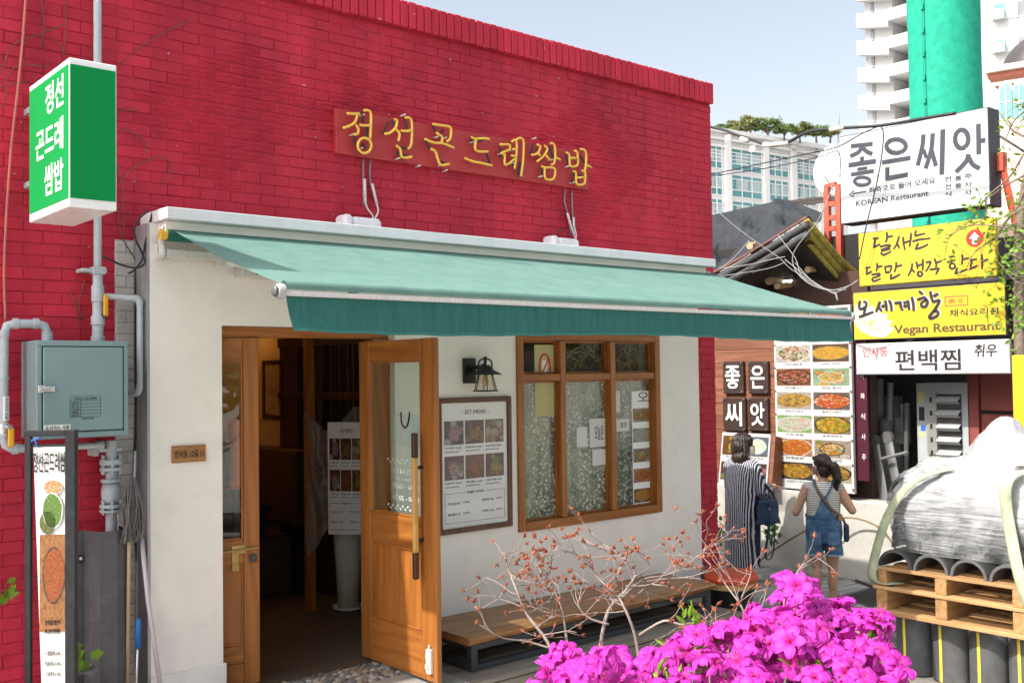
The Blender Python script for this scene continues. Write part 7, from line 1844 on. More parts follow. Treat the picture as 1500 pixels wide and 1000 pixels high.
# local frame: y = the way she faces; she faces along +x and a little towards +y of the place
WO.rotation_euler = (0, 0, math.radians(-92))
hy = math.radians(-44)
hc = V3(.0, .045, 1.595)
el_r, wr_r = V3(.255, .03, 1.07), V3(.20, .29, 1.10)
el_l, wr_l = V3(-.25, .08, 1.07), V3(-.13, .31, 1.17)
body = headparts(hc, hy) + [('cap', (0, -.005, 1.38), (0, .025, 1.54), .058, .05), ('ell', (0, 0, 1.2), (.16, .105, .22)), ('cap', (-.15, -.01, 1.375), (.15, -.01, 1.375), .055, .055), ('ell', (0, -.01, .93), (.17, .12, .17))]
for s, e_, w_ in ((1, el_r, wr_r), (-1, el_l, wr_l)):
    body += [('cap', (.175 * s, -.01, 1.36), e_, .05, .04), ('cap', e_, w_, .04, .027)] + hand(s, w_, (w_ - e_) + V3(0, 0, -.02), (0, 0, 1), .8)
    body += [('cap', (.085 * s, -.01, .87), (.085 * s, .015, .48), .085, .055), ('cap', (.085 * s, .015, .48), (.085 * s, -.015, .09), .055, .036), ('cap', (.085 * s, -.03, .04), (.088 * s, .12, .03), .038, .032)]
remesh(body, .0075, 'body', skin, WO, None, 3)
fd = lambda amp: (lambda p: amp * (fbm((p.x * 5, p.y * 5, p.z * 1.6), 1.5) + .5 * math.sin(math.atan2(p.x, p.y) * 9 + p.z * 3) * max(0, 1.05 - p.z)))
dress = [('loft', [(.17, .215, .18, 0, -.02), (.5, .225, .182, 0, -.02), (.8, .225, .178, 0, -.02), (.98, .218, .17, 0, -.015), (1.12, .21, .16, 0, -.01), (1.28, .205, .145, 0, -.01), (1.38, .17, .11, 0, -.01), (1.44, .085, .075, 0, .005)]), ('cap', (-.165, -.01, 1.365), (.165, -.01, 1.365), .075, .075)]
for s, e_, w_ in ((1, el_r, wr_r), (-1, el_l, wr_l)):
    dress += [('cap', (.185 * s, -.01, 1.34), e_, .082, .07), ('cap', e_, e_.lerp(w_, .72), .068, .05)]
strp = cloth('striped dress cloth', (.55, .54, .57), ('x', .0245, (.022, .025, .055), .60), 0, 500, .9, .05)
remesh(dress, .010, 'dress', strp, WO, None, 5, fd(.012))
b = MB(); ellring(b, [(1.425, .085, .078, 0, .005), (1.475, .072, .068, 0, .015), (1.478, .08, .075, 0, .015), (1.43, .098, .09, 0, .005)]); sub('collar', b, strp, WO)
R_ = Matrix.Rotation(hy, 3, 'Z')
hp = lambda x, y, z: hc + R_ @ V3(x, y, z)
hair = [('ell', hp(0, -.026, .05), (.116, .126, .102), hy, 'Z'), ('ell', hp(0, -.055, -.03), (.136, .105, .15), hy, 'Z'), ('ell', hp(0, -.06, -.15), (.16, .095, .115), hy, 'Z')]
for s in (-1, 1): hair += [('cap', hp(.085 * s, -.005, .02), hp(.115 * s, -.01, -.13), .036, .042), ('cap', hp(.115 * s, -.01, -.13), hp(.105 * s, .02, -.20), .042, .02)]
hair += [('cap', hp(-.06, .06, .075), hp(.06, .06, .075), .028, .028)]
hw = lambda p: .006 * math.sin(math.atan2(p.x - hc.x, p.y - hc.y) * 26 + 3 * fbm((p.x * 9, p.y * 9, p.z * 4))) + .007 * fbm((p.x * 20, p.y * 20, p.z * 5), 1.2)
remesh(hair, .008, 'hair', hairm, WO, None, 3, hw)
face(hc, hy, WO, M('cream mask', (.66, .6, .52), .8, .05))
shoe = M('white trainer', (.6, .6, .58), .6, .06)
for s in (-1, 1): remesh([('cap', (.085 * s, -.04, .045), (.09 * s, .13, .035), .046, .042)], .012, 'shoe', shoe, WO, None, 3)
# navy bag on her arm
wm = WO.matrix_basis if False else Matrix.Translation(WO.location) @ WO.rotation_euler.to_matrix().to_4x4()
def toW(p): return wm @ Vector(p)
navy = cloth('navy nylon', (.022, .045, .085), None, 0, 500, .6, .2)
HBg = thing('handbag', toW((.31, .0, .85)), 'slouchy navy handbag with a long hanging strap on the arm of the striped dress', 'handbag')
b = MB()
def bagf(a, c):
    th_ = a * 2 * PI; z = .70 + .28 * c; w_ = .075 * (1 - .35 * c) + .012 * math.sin(c * 9 + a * 12); L = .165 * (1 - .12 * c) + .01 * math.sin(a * 30)
    ex = .55
    return toW((.325 + w_ * math.copysign(abs(math.cos(th_)) ** ex, math.cos(th_)), .05 + L * math.copysign(abs(math.sin(th_)) ** ex, math.sin(th_)), z + .012 * math.sin(a * 25)))
b.grid(bagf, 48, 12); k = len(b.v); b.f.append(tuple(range(48))[::-1]); b.f.append(tuple(12 * 49 + i for i in range(48))); b.build('body', navy, HBg, True, merge=True)
b = MB()
for dx in (-.03, .04): b.tube(smoothline([toW((.325 + dx, -.05, .97)), toW((.30 + dx, -.03, 1.06)), toW((.275 + dx * .6, .03, 1.16)), toW((.30 + dx, .10, 1.06)), toW((.325 + dx, .14, .97))]), .011, 6, flat=.5)
b.build('handle', navy, HBg, True)
b = MB(); b.tube(smoothline([toW((.40, .0, .95)), toW((.41, -.03, .80)), toW((.40, -.06, .6)), toW((.37, -.08, .36)), toW((.38, -.02, .30)), toW((.41, .02, .4)), toW((.42, .04, .7))]), .018, 6, flat=.3); b.build('long_strap', navy, HBg, True)
b = MB(); b.tube([toW((.408, -.02 + .014 * math.cos(k * PI / 5), .88 + .018 * math.sin(k * PI / 5))) for k in range(11)], .004, 5); b.build('clasp', MATS['bright steel'], HBg, True)
PPR = thing('paper_sheet', toW((.2, .42, 1.05)), 'translucent pale plastic sleeve held in the hand of the striped dress', 'paper')
b = MB(); b.grid(lambda a, c: toW((.17 + .07 * a + .012 * math.sin(c * 4), .36 + .14 * a, 1.10 - .30 * c + .01 * math.sin(a * 7))), 6, 8); b.build('sheet', glass('pale sleeve', (.95, .93, .92), .1, .4, (.7, .62, .58), 0, 1.4), PPR, True)

# ---- girl in denim dungarees
gp = CAM + ray(1205, 700) * 10.75
GI = thing('person', (gp.x, gp.y, GZ), 'person with a ponytail in a striped sleeveless top and short blue denim dungarees', 'person', 'visitors reading the menu')
GI.rotation_euler = (0, 0, math.radians(-57 + 2))
hy = math.radians(28)
hc = V3(-.005, .035, 1.475)
el_r, wr_r = V3(.285, -.03, 1.03), V3(.22, .17, 1.08)
el_l, wr_l = V3(-.275, -.02, 1.00), V3(-.2, .19, 1.10)
body = headparts(hc, hy) + [('cap', (0, -.01, 1.27), (0, .02, 1.42), .05, .045), ('ell', (0, 0, 1.1), (.145, .098, .19)), ('cap', (-.14, -.012, 1.268), (.14, -.012, 1.268), .048, .048), ('ell', (0, -.015, .85), (.165, .125, .15))]
for s, e_, w_ in ((1, el_r, wr_r), (-1, el_l, wr_l)):
    body += [('cap', (.165 * s, -.012, 1.258), e_, .05, .042), ('cap', e_, w_, .042, .026)] + hand(s, w_, (w_ - e_), (0, 0, 1), .8)
    body += [('cap', (.082 * s, -.015, .78), (.08 * s, .01, .44), .092, .056), ('ell', (.079 * s, -.022, .32), (.05, .052, .13)), ('cap', (.08 * s, .008, .44), (.075 * s, -.015, .08), .052, .034), ('cap', (.075 * s, -.03, .035), (.08 * s, .11, .028), .036, .03)]
remesh(body, .0072, 'body', skin, GI, None, 3)
top = [('loft', [(.92, .17, .128, 0, -.01), (1.05, .172, .13, 0, -.005), (1.16, .176, .13, 0, -.005), (1.25, .165, .108, 0, -.008), (1.30, .115, .075, 0, -.008), (1.325, .066, .06, 0, -.002)]), ('cap', (-.145, -.012, 1.262), (.145, -.012, 1.262), .062, .062)]
remesh(top, .009, 'top', cloth('striped top cloth', (.68, .66, .60), ('z', .0185, (.10, .10, .095), .36), 0, 600, .9, .04), GI, None, 4, lambda p: .006 * fbm((p.x * 6, p.y * 6, p.z * 5), 1.4))
denim = cloth('blue denim', (.04, .095, .185), None, 0, 420, .85, .25, ((.17, .29, .42), 3.2))
dn_ = [('loft', [(.705, .178, .145, 0, -.02), (.80, .188, .152, 0, -.02), (.90, .182, .142, 0, -.015), (.97, .176, .134, 0, -.01)])]
for s in (-1, 1): dn_.append(('loft', [(.575, .092, .116, .098 * s, -.012), (.64, .090, .12, .096 * s, -.015), (.70, .09, .13, .092 * s, -.018)]))
remesh(dn_, .008, 'dungarees', denim, GI, None, 4, lambda p: .008 * fbm((p.x * 7, p.y * 7, p.z * 6), 1.4))
lden = cloth('pale denim edge', (.34, .44, .52), None, 0, 400, .9, .3)
b = MB()
for s in (-1, 1): ellring(b, [(.567, .095, .119, .098 * s, -.012), (.585, .096, .120, .098 * s, -.012)], 28)
sub('frayed_hem', b, lden, GI)
def back(x, z, off=.013):  # a point on the back of the top
    rx = .174 if z < 1.2 else .174 - (z - 1.2) * .3; ry = .132 if z < 1.2 else .132 - (z - 1.2) * .35
    return V3(x, -ry * math.sqrt(max(.02, 1 - (x / (rx + .02)) ** 2)) - .006 - off, z)
b = MB(); b.grid(lambda a, c: back((a - .5) * 2 * (.085 * (1 - c) ** 1.2 + .020), .955 + .235 * c), 10, 12); sub('bib_back', b, denim, GI)
b = MB()
for s in (-1, 1):
    pts = [back(.015 * s, 1.17), back(.05 * s, 1.225), V3(.085 * s, -.085, 1.285), V3(.095 * s, -.03, 1.338), V3(.095 * s, .06, 1.30), V3(.09 * s, .135, 1.2)]
    b.tube(smoothline(pts), .022, 8, flat=.28)
sub('shoulder_strap', b, denim, GI)
b = MB()
for s in (-1, 1): b.grid(lambda a, c: V3(.09 * s + (a - .5) * .115, -.02 - .152 * math.sqrt(max(.05, 1 - ((.09 * s + (a - .5) * .115) / .2) ** 2)) - .014, .70 + .12 * c - .015 * (1 - abs(a - .5) * 2) * (1 - c)), 6, 4)
sub('back_pocket', b, cloth('denim pocket', (.07, .15, .27), None, 0, 420, .85, .2, ((.19, .3, .42), 4)), GI)
b = MB(); b.grid(lambda a, c: V3(.155 * math.cos(a * 2 * PI) * 1.19, -.012 + .137 * math.sin(a * 2 * PI) * 1.03, .95 + .034 * c), 40, 1); sub('waistband', b, denim, GI)
b = MB(); b.box((.052, -.185, .79), (.008, .004, .02)); sub('red_tab', b, MATS['sign red'], GI, False)
b = MB(); b.box((.165, -.135, .965), (.05, .012, .05), .75); sub('leather_patch', b, M('tan leather', (.4, .2, .08), .6), GI, False)
R_ = Matrix.Rotation(hy, 3, 'Z')
hp = lambda x, y, z: hc + R_ @ V3(x, y, z)
hair = [('ell', hp(0, -.022, .042), (.086, .104, .09), hy, 'Z'), ('ell', hp(0, -.06, -.03), (.074, .062, .085), hy, 'Z'), ('cap', hp(-.05, .062, .08), hp(.05, .062, .08), .022, .022), ('cap', hp(.01, -.11, .03), hp(.045, -.165, .015), .034, .04), ('cap', hp(.045, -.165, .015), hp(.075, -.175, -.11), .046, .05), ('cap', hp(.075, -.175, -.11), hp(.07, -.15, -.24), .048, .018)]
hw = lambda p: .004 * math.sin(math.atan2(p.x - hc.x, p.y - hc.y) * 30 + p.z * 20) + .006 * fbm((p.x * 22, p.y * 22, p.z * 5), 1.2)
remesh(hair, .0075, 'hair', hairm, GI, None, 3, hw)
b = MB(); q = hp(.025, -.135, .025); b.lathe([(.036, -.008), (.04, 0), (.036, .008)], q, 12, 'y'); sub('hair_tie', b, blk, GI)
face(hc, hy, GI, M('pink mask', (.62, .38, .38), .8, .05), True)
for s in (-1, 1):
    b = MB(); ellring(b, [(.06, .040, .042, .075 * s, -.018), (.13, .041, .043, .076 * s, -.018)], 16); sub('sock', b, acr, GI)
    remesh([('cap', (.075 * s, -.04, .042), (.082 * s, .115, .033), .044, .04)], .012, 'shoe', shoe, GI, None, 3)
wm = Matrix.Translation(GI.location) @ GI.rotation_euler.to_matrix().to_4x4()
CBg = thing('crossbody_bag', toW((.24, -.05, .75)), 'small navy crossbody bag with a brown strap on the hip of the denim dungarees', 'handbag')
b = MB(); b.box(toW((.222, -.03, .80)), (.055, .17, .17), math.radians(-57)); b.build('body', navy, CBg, bevel=.018)
b = MB(); pts = [V3(-.09, -.02, 1.345), V3(-.075, -.085, 1.285), back(-.04, 1.22, .03), back(.03, 1.12, .03), back(.09, 1.04, .03), V3(.175, -.11, .97), V3(.215, -.07, .88)]
b.tube(smoothline([toW(q) for q in pts]), .017, 8, flat=.3); b.build('strap', M('brown strap', (.13, .085, .06), .6, .1), CBg, True)

# ================================================================== azaleas in the planter
PLt = thing('street_planter', (1.9, -4.1, GZ), 'raised concrete planter below the azaleas', 'planter')
b = MB(); b.frame(PL((.7, -5.0, 0), (1, 0, 0), (0, 1, 0)), 0, 0, 3.0, 1.75, .12, GZ, .42); b.build('wall', concrete, PLt, bevel=.01)
b = MB(); b.lo((.83, -4.87, GZ), (3.57, -3.38, .36)); b.build('soil', M('dark soil', (.06, .045, .03), .95, .3, 9, .5, 60), PLt)
POLY = [(790, 1003), (800, 958), (826, 945), (850, 938), (880, 950), (925, 952), (950, 958), (985, 925), (1010, 922), (1045, 926), (1085, 912), (1106, 905), (1108, 876), (1140, 868), (1152, 842), (1188, 842), (1196, 870), (1222, 884), (1240, 880), (1262, 876), (1300, 896), (1298, 912), (1262, 914), (1252, 938), (1290, 940), (1312, 965), (1314, 1003)]
def inpoly(x, y, P_):
    c = False
    for i in range(len(P_)):
        (x1, y1), (x2, y2) = P_[i], P_[i - 1]
        if (y1 > y) != (y2 > y) and x < (x2 - x1) * (y - y1) / (y2 - y1) + x1: c = not c
    return c
# blossom: five ruffled petals round a throat, long stamens
def petalmat(name, c1, c2):
    m, n, l, b_ = newmat(name); sock(b_, .55, 0, .3)
    oi = n.new('ShaderNodeObjectInfo'); tc = n.new('ShaderNodeTexCoord')
    nz = noisen(n, l, tc, 1, 3); mp = posnode(n, l, (60, 60, 60), True); l.new(mp.outputs[0], nz.inputs['Vector'])
    ln = n.new('ShaderNodeVectorMath'); ln.operation = 'LENGTH'; l.new(tc.outputs['Object'], ln.inputs[0])
    mr = n.new('ShaderNodeMapRange'); mr.inputs[1].default_value = .008; mr.inputs[2].default_value = .036; l.new(ln.outputs['Value'], mr.inputs[0])
    c = mixc(n, l, mr.outputs[0], c2, c1)
    k = ramp(n, l, oi.outputs['Random'], [(0, (.8, .8, .85)), (1, (1.1, 1.1, 1.1))]).outputs[0]
    c = mixc(n, l, 1, c, k, 'MULTIPLY'); k2 = ramp(n, l, nz.outputs[0], [(.3, (.82,) * 3), (.7, (1.1,) * 3)]).outputs[0]; c = mixc(n, l, 1, c, k2, 'MULTIPLY')
    l.new(c, b_.inputs['Base Color'])
    t = n.new('ShaderNodeBsdfTranslucent'); l.new(c, t.inputs[0]); x = n.new('ShaderNodeMixShader'); x.inputs[0].default_value = .42
    l.new(b_.outputs[0], x.inputs[1]); l.new(t.outputs[0], x.inputs[2]); l.new(x.outputs[0], n['Material Output'].inputs[0]); return m
petm = petalmat('magenta petal', (.72, .06, .54), (.62, .015, .22))
stam = M('pink stamen', (.62, .12, .32), .5, .1)
def blossom(seed, openk=1.0):
    rr = random.Random(seed); b = MB()
    for k in range(5):
        a0 = k * 2 * PI / 5 + rr.uniform(-.1, .1); tw = rr.uniform(-.25, .25); Lp = .041 * rr.uniform(.88, 1.15); wd = .0150 * rr.uniform(.92, 1.15); dr = rr.uniform(-.2, .35); ph = rr.uniform(0, 6)
        def fn(u, v):
            t = v; rad = .003 + Lp * t; z = .008 + .037 * t ** .62 * (1.15 - .45 * openk) - openk * .030 * t * t * (1 + dr)
            w_ = wd * (math.sin(min(1, t * 1.15 + .12) * PI * .62) ** .8) * (1 if t < .62 else math.sqrt(max(0, 1 - ((t - .62) / .385) ** 2)) * .86 + .14)
            s = (u - .5) * 2; ruff = (.0060 * t * math.sin(s * 8 + ph + t * 6) * abs(s) + .0016 * t * math.sin(s * 17 + ph * 2))
            x = rad + .002 * math.sin(s * 5 + ph) * t; y = s * w_; z += -.0045 * s * s * t + ruff + .003 * tw * s
            return V3(x * math.cos(a0) - y * math.sin(a0), x * math.sin(a0) + y * math.cos(a0), z)
        b.grid(fn, 10, 8)
    b.lathe([(.0025, -.012), (.004, .0), (.006, .012)], (0, 0, 0), 8, cap=False)
    np_ = len(b.f)
    for k in range(6):
        a = rr.uniform(0, 6.28); r_ = rr.uniform(.003, .012); b.tube([(0, 0, .005), (r_ * .4 * math.cos(a), r_ * .4 * math.sin(a), .025), (r_ * math.cos(a), r_ * math.sin(a), .036 + rr.uniform(-.006, .006))], .0004, 3)
    me = bpy.data.meshes.new('blossom'); me.from_pydata(b.v, [], b.f); me.materials.append(petm); me.materials.append(stam)
    for p in me.polygons: p.use_smooth = True; p.material_index = 1 if p.index >= np_ else 0
    return me
BLM = [blossom(k, rrk) for k, rrk in enumerate((1.0, .85, 1.15, .5, 1.25, .95, .7, 1.1))]
AZ = thing('azalea_bush', (2.0, -4.05, .36), 'azalea bush in full magenta bloom at the bottom edge of the picture', 'flowering bush')
rr = random.Random(4)
tips = []; dirs = []; tries = 0; trs = []
while len(tips) < 470 and tries < 60000:
    tries += 1
    px, py = rr.uniform(785, 1316), rr.uniform(838, 1022)
    if py < 1016 and not inpoly(px, py - 15, POLY): continue
    if py >= 1016 and not (785 < px < 1310): continue
    D = 2.74 - (py - 838) * .0017 + rr.uniform(-.15, .2)
    q = hD(px, py, D)
    if any((q - t).length < .038 for t in trs): continue
    trs.append(q)
    ax = ((q - hD(1060, 1150, 2.55)).normalized() + (CAM - q).normalized() * .35 + V3(rr.uniform(-.5, .5), rr.uniform(-.5, .5), rr.uniform(0, .7))).normalized()
    for j in range(rr.choice((3, 4, 4, 5))):
        d = (ax * .8 + V3(rr.gauss(0, .6), rr.gauss(0, .6), rr.gauss(0, .5))).normalized()
        tips.append(q + d * rr.uniform(.012, .026)); dirs.append(d)
crown_c = hD(1060, 1150, 2.55)
near = set(sorted(range(len(tips)), key=lambda i: (tips[i] - CAM).length)[:290]); more = MB()
for k, p in enumerate(tips):
    d = dirs[k]
    q = d.to_track_quat('Z', 'Y').to_euler(); sc_ = rr.uniform(.66, .95); me = rr.choice(BLM)
    if k in near: instance(me, 'blossom', p, AZ, (q.x, q.y, q.z), sc_)
    else:
        T_ = Matrix.LocRotScale(p, q, Vector((sc_,) * 3)); more.add([T_ @ v.co for v in me.vertices], [tuple(f.vertices) for f in me.polygons])
o = more.build('blossom', petm, AZ, True, kind='stuff')
roots = [Vector((x, y, .36)) for x, y in ((1.7, -4.15), (1.95, -4.0), (2.15, -4.05), (2.3, -3.95), (1.85, -4.2), (2.05, -4.2))]
twg = M('grey brown twig', (.24, .185, .165), .85, .3, 30, .4, 60, dirt=.3, dirtcol=(.4, .36, .32))
b = MB(); bl = MB(); bud = MB()
for p in trs:
    r_ = min(roots, key=lambda q: (q - p).length + rr.uniform(0, .3)); m1 = r_.lerp(p, .45) + V3(rr.uniform(-.05, .05), rr.uniform(-.05, .05), .02); m2 = r_.lerp(p, .8) + V3(rr.uniform(-.03, .03), rr.uniform(-.03, .03), -.01)
    b.tube(smoothline([r_, m1, m2, p - V3(0, 0, .01)], 2), [.007, .006, .0052, .004, .0032, .0024, .002], 4)
def leafblade(bl, p, d, L, w_, rr):
    s = d.orthogonal().normalized(); s.rotate(Matrix.Rotation(rr.uniform(0, 6.28), 3, d)); nn = d.cross(s)
    bl.add([p, p + d * L * .35 + s * w_ * .8 + nn * w_ * .25, p + d * L * .75 + s * w_ * .6 + nn * w_ * .2, p + d * L - nn * w_ * .3, p + d * L * .75 - s * w_ * .6 + nn * w_ * .2, p + d * L * .35 - s * w_ * .8 + nn * w_ * .25, p + d * L * .5], [(0, 1, 6), (1, 2, 6), (2, 3, 6), (3, 4, 6), (4, 5, 6), (5, 0, 6)])
for p in tips:
    for k in range(rr.choice((2, 3, 4))):
        d = V3(rr.uniform(-1, 1), rr.uniform(-1, 1), rr.uniform(-.2, .9)).normalized(); leafblade(bl, p - V3(0, 0, .022) + d * .008, d, rr.uniform(.018, .034), .0065, rr)
b.build('branches', twg, AZ, True)
azl = cloth('azalea leaf', (.12, .22, .03), None, .35, 300, .45, .4)
bl.build('leaves', azl, AZ, kind='stuff')
# brighter young leaf sprays
bl = MB()
for (px, py, D, n_) in ((1015, 905, 2.85, 14), (1060, 935, 2.7, 4), (975, 990, 2.4, 9), (1195, 990, 2.4, 10), (1170, 985, 2.4, 6), (1095, 958, 2.5, 5), (1260, 935, 2.6, 6), (1075, 985, 2.42, 6), (990, 945, 2.75, 5)):
    c = hD(px, py, D)
    for k in range(n_):
        d = V3(rr.uniform(-1, 1), rr.uniform(-1, 1), rr.uniform(.1, 1.2)).normalized(); leafblade(bl, c + V3(rr.uniform(-.02, .02), rr.uniform(-.02, .02), rr.uniform(-.02, .02)), d, rr.uniform(.03, .05), .009, rr)
bl.build('leaf_sprays', cloth('young azalea leaf', (.26, .42, .05), None, .4, 300, .4, .3), AZ, kind='stuff')
# bare azalea with russet buds behind it
BZ = thing('bare_azalea', (1.6, -3.55, .36), 'leafless azalea with pale twigs and russet buds in front of the bench', 'shrub')
b = MB(); bud = MB(); rr = random.Random(17)
russ = cloth('russet bud', (.30, .095, .05), None, .2, 200, .6, .35)
BUDS = []
def budat(p, d, s):
    for k in range(rr.choice((3, 4, 5))):
        q = (d + V3(rr.uniform(-.75, .75), rr.uniform(-.75, .75), rr.uniform(-.35, .6))).normalized(); L = s * rr.uniform(.7, 1.25); w_ = L * .19
        u = q.orthogonal().normalized(); v = q.cross(u)
        bud.add([p, p + q * L * .45 + u * w_, p + q * L * .45 + v * w_, p + q * L * .45 - u * w_, p + q * L * .45 - v * w_, p + q * L], [(0, 2, 1), (0, 3, 2), (0, 4, 3), (0, 1, 4), (5, 1, 2), (5, 2, 3), (5, 3, 4), (5, 4, 1)])
def grow(p, d, L, r, lev, bud_only=False):
    n = 4; pts = [p]; q = p.copy(); dd = d.copy()
    for k in range(n):
        dd = (dd + V3(rr.gauss(0, .16), rr.gauss(0, .16), rr.gauss(.03, .14))).normalized(); q = q + dd * L / n; pts.append(q.copy())
    b.tube(smoothline(pts, 2), [max(.0008, r * .66 * (1 - .45 * k / 8)) for k in range(9)], 5)
    if lev == 0:
        budat(q, dd, .019); 
        if rr.random() < .3: budat(pts[2], (dd + V3(rr.uniform(-1, 1), rr.uniform(-1, 1), .3)).normalized(), .017)
        return
    for k in range(rr.choice((3, 3, 4))):
        nd = (dd * .75 + V3(rr.gauss(0, .62), rr.gauss(0, .62), rr.gauss(.02, .42))).normalized(); grow(pts[rr.choice((2, 3, 4, 4))], nd, L * rr.uniform(.55, .85), r * .6, lev - 1)
def stem(path, D, r, lev=2, n_side=4):
    pts = smoothline([hD(px + 12, py + 14, D + dd_) for px, py, dd_ in path], 4)
    b.tube(pts, [r * .66 * (1 - .74 * k / (len(pts) - 1)) for k in range(len(pts))], 7)
    for k in range(int(n_side * 1.7)):
        i = int(len(pts) * (.34 + .64 * (k + rr.random()) / (n_side * 1.7))); i = min(i, len(pts) - 2); d0 = (pts[i + 1] - pts[i]).normalized()
        grow(pts[i], (d0 * .6 + V3(rr.gauss(0, .7), rr.gauss(0, .7), rr.gauss(.08, .4))).normalized(), rr.uniform(.07, .12), r * .36, lev - 1)
    budat(pts[-1], (pts[-1] - pts[-2]).normalized(), .018)
D0 = 3.05
stem([(822, 1030, 0), (800, 960, 0), (790, 925, .02), (760, 885, .05), (745, 850, .05), (735, 825, .1), (730, 810, .1)], D0, .0105, 2, 6)
stem([(795, 935, 0), (760, 925, 0), (725, 920, -.03), (703, 908, -.05), (690, 900, -.05)], D0, .005, 1, 2)
stem([(838, 1005, 0), (826, 960, .05), (818, 920, .1), (812, 880, .1), (800, 850, .1), (790, 830, .1), (784, 818, .1)], D0, .0085, 2, 6)
stem([(800, 860, 0), (772, 840, 0), (768, 800, 0)], D0, .004, 1, 2)
stem([(866, 945, 0), (872, 905, .0), (882, 875, .05), (905, 850, .1), (918, 825, .1), (900, 800, .15), (865, 785, .2)], D0 + .1, .0105, 2, 6)
stem([(925, 955, 0), (918, 915, 0), (905, 880, 0), (890, 855, .05), (862, 830, .1), (850, 805, .1)], D0 + .05, .009, 2, 6)
stem([(900, 860, 0), (930, 835, .1), (965, 828, .15), (990, 815, .2), (1018, 792, .25), (1022, 780, .25)], D0 + .15, .0075, 2, 6)
stem([(918, 830, 0), (940, 815, .1), (925, 790, .1)], D0 + .1, .005, 1, 3)
stem([(905, 845, 0), (950, 835, .1), (1000, 830, .1), (1025, 820, .1)], D0 + .2, .006, 1, 5)
stem([(925, 915, 0), (960, 895, -.05), (985, 900, -.1), (1010, 898, -.1), (1025, 912, -.1)], D0, .007, 2, 5)
stem([(880, 900, 0), (850, 890, 0), (835, 870, 0), (845, 850, 0)], D0, .006, 1, 4)
stem([(1085, 965, 0), (1090, 920, 0), (1080, 890, 0), (1072, 870, 0), (1050, 840, .05), (1040, 818, .05)], D0 - .15, .0075, 1, 4)
stem([(1072, 870, 0), (1060, 838, 0), (1048, 815, 0)], D0 - .15, .0045, 1, 2)
stem([(1074, 862, 0), (1085, 835, 0), (1088, 822, 0)], D0 - .15, .0045, 1, 2)
stem([(1130, 870, 0), (1148, 845, 0), (1158, 820, .05), (1172, 808, .05), (1185, 800, .05)], D0 - .2, .006, 1, 3)
stem([(1095, 930, 0), (1100, 890, 0), (1108, 862, 0), (1112, 845, 0)], D0 - .2, .005, 1, 2)
stem([(985, 985, 0), (1010, 960, 0), (1050, 925, 0), (1080, 905, 0)], D0 - .3, .006, 1, 3)
for x, y in ((1.55, -3.6), (1.75, -3.5), (1.95, -3.45), (2.2, -3.6)):
    pass
for (px, py) in ((822, 1030), (838, 1005), (866, 945), (925, 955), (1085, 965)):
    q = hD(px + 12, py + 14, D0 + .05); b.tube(smoothline([q, q.lerp(Vector((q.x, q.y + .02, .36)), .5) + V3(.02, .01, 0), V3(q.x + .01, q.y + .02, .36)]), [.0072 * (1 + .04 * k) for k in range(9)], 7)
b.build('twigs', twg, BZ, True)
bud.build('buds', russ, BZ, kind='stuff')
# single early blossoms on it
for (px, py, D) in ((800, 985, 2.7), (806, 978, 2.72)):
    instance(BLM[1], 'blossom', hD(px, py, D), BZ, (.9, -.6, .4))

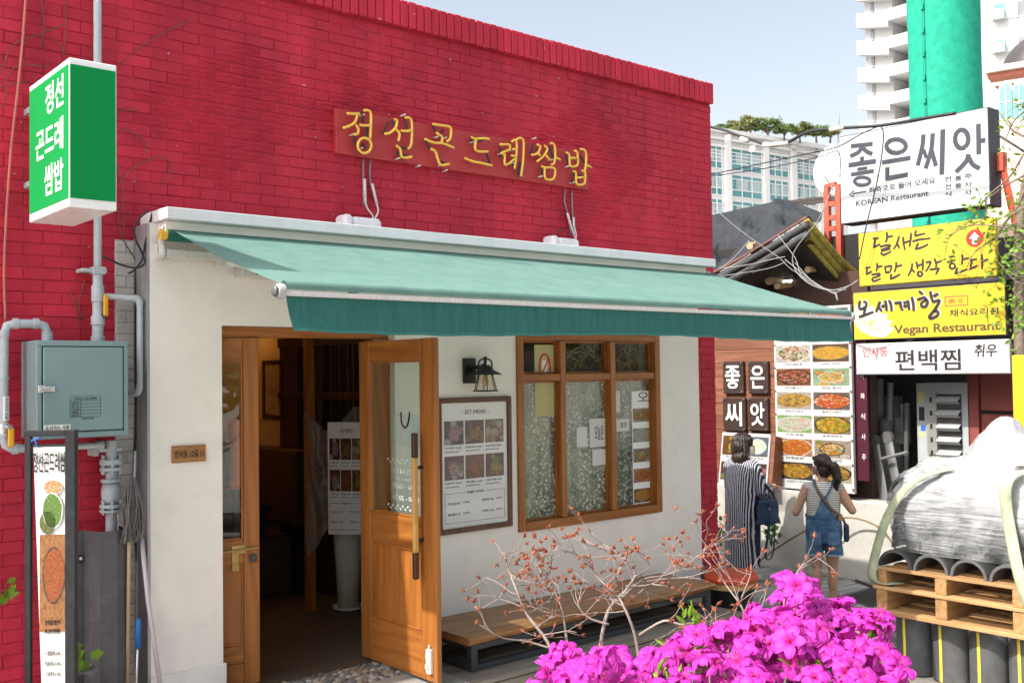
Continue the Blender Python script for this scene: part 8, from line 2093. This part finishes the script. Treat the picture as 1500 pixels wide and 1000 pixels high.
# ================================================================== tree at the right edge
RT = thing('street_tree', (11.0, -1.15, GZ), 'sparse young tree with bright leaves growing beside the shop signs', 'tree')
b = MB(); t0 = hX(1492, 370, 11.1)
b.tube(smoothline([(t0.x, t0.y - .02, GZ), (t0.x, t0.y, 1.2), t0, t0 + V3(.05, -.1, .9)]), [.075, .075, .072, .07, .068, .066, .064, .06, .056, .05, .045, .04, .03], 9); b.build('trunk', bark, RT, True)
b = MB(); bl = MB(); rr = random.Random(9)
BRs = [[(1500, 225), (1480, 260), (1450, 290), (1418, 320), (1400, 345), (1385, 365)], [(1500, 255), (1470, 275), (1440, 300)], [(1500, 345), (1480, 335), (1440, 330), (1410, 335), (1385, 350)], [(1505, 300), (1480, 320), (1455, 345), (1430, 370), (1412, 395)], [(1500, 380), (1480, 372), (1460, 380)], [(1500, 200), (1480, 190), (1465, 165)], [(1505, 160), (1485, 180), (1470, 215)], [(1505, 420), (1485, 410), (1465, 385)], [(1450, 290), (1440, 318), (1425, 330)], [(1505, 280), (1490, 300), (1470, 330), (1462, 350)]]
for ln in BRs:
    p = smoothline([hX(px, py, 10.7) + V3(rr.uniform(-.1, .1), 0, 0) for px, py in ln]); b.tube(p, [.012 * (1 - .75 * k / (len(p) - 1)) for k in range(len(p))], 5)
    for k in range(len(p)):
        if rr.random() < .45 and p[k].y < -.35:
            e = p[k] + V3(rr.uniform(-.15, .15), rr.uniform(-.2, .2), rr.uniform(-.15, .2)); b.tube([p[k], e], .003, 4)
            for j in range(rr.choice((2, 4, 7))):
                d = V3(rr.uniform(-1, 1), rr.uniform(-1, 1), rr.uniform(-.6, .6)).normalized(); leafblade(bl, e + d * rr.uniform(0, .07), d, rr.uniform(.05, .09), .02, rr)
for (px, py, n_, sp_) in ((1488, 345, 44, .15), (1476, 395, 34, .12), (1492, 300, 28, .15), (1478, 180, 12, .13), (1445, 330, 8, .12), (1495, 470, 60, .13), (1490, 440, 30, .15), (1470, 425, 30, .12)):
    c = hX(px, py, 10.9)
    for k in range(n_):
        p = c + V3(rr.gauss(0, sp_), rr.gauss(0, sp_), rr.gauss(0, sp_)); d = V3(rr.uniform(-1, 1), rr.uniform(-1, 1), rr.uniform(-.7, .5)).normalized(); leafblade(bl, p, d, rr.uniform(.05, .10), .024, rr)
b.build('branches', bark, RT, True)
bl.build('crown', cloth('fresh leaf', (.20, .34, .05), None, .4, 300, .5, .35), RT)
# street behind the camera that the window panes mirror
for k, (x, y) in enumerate(((-4, -11), (1, -12), (6, -11.5), (11, -12))):
    tree('street_tree', ['first', 'second', 'third', 'fourth'][k] + ' leafy tree across the street, mirrored in the window panes', (x, y, GZ), 2.2, 5.0, 900, .16, leaf_t, 'trees across the street', 80 + k, .14)
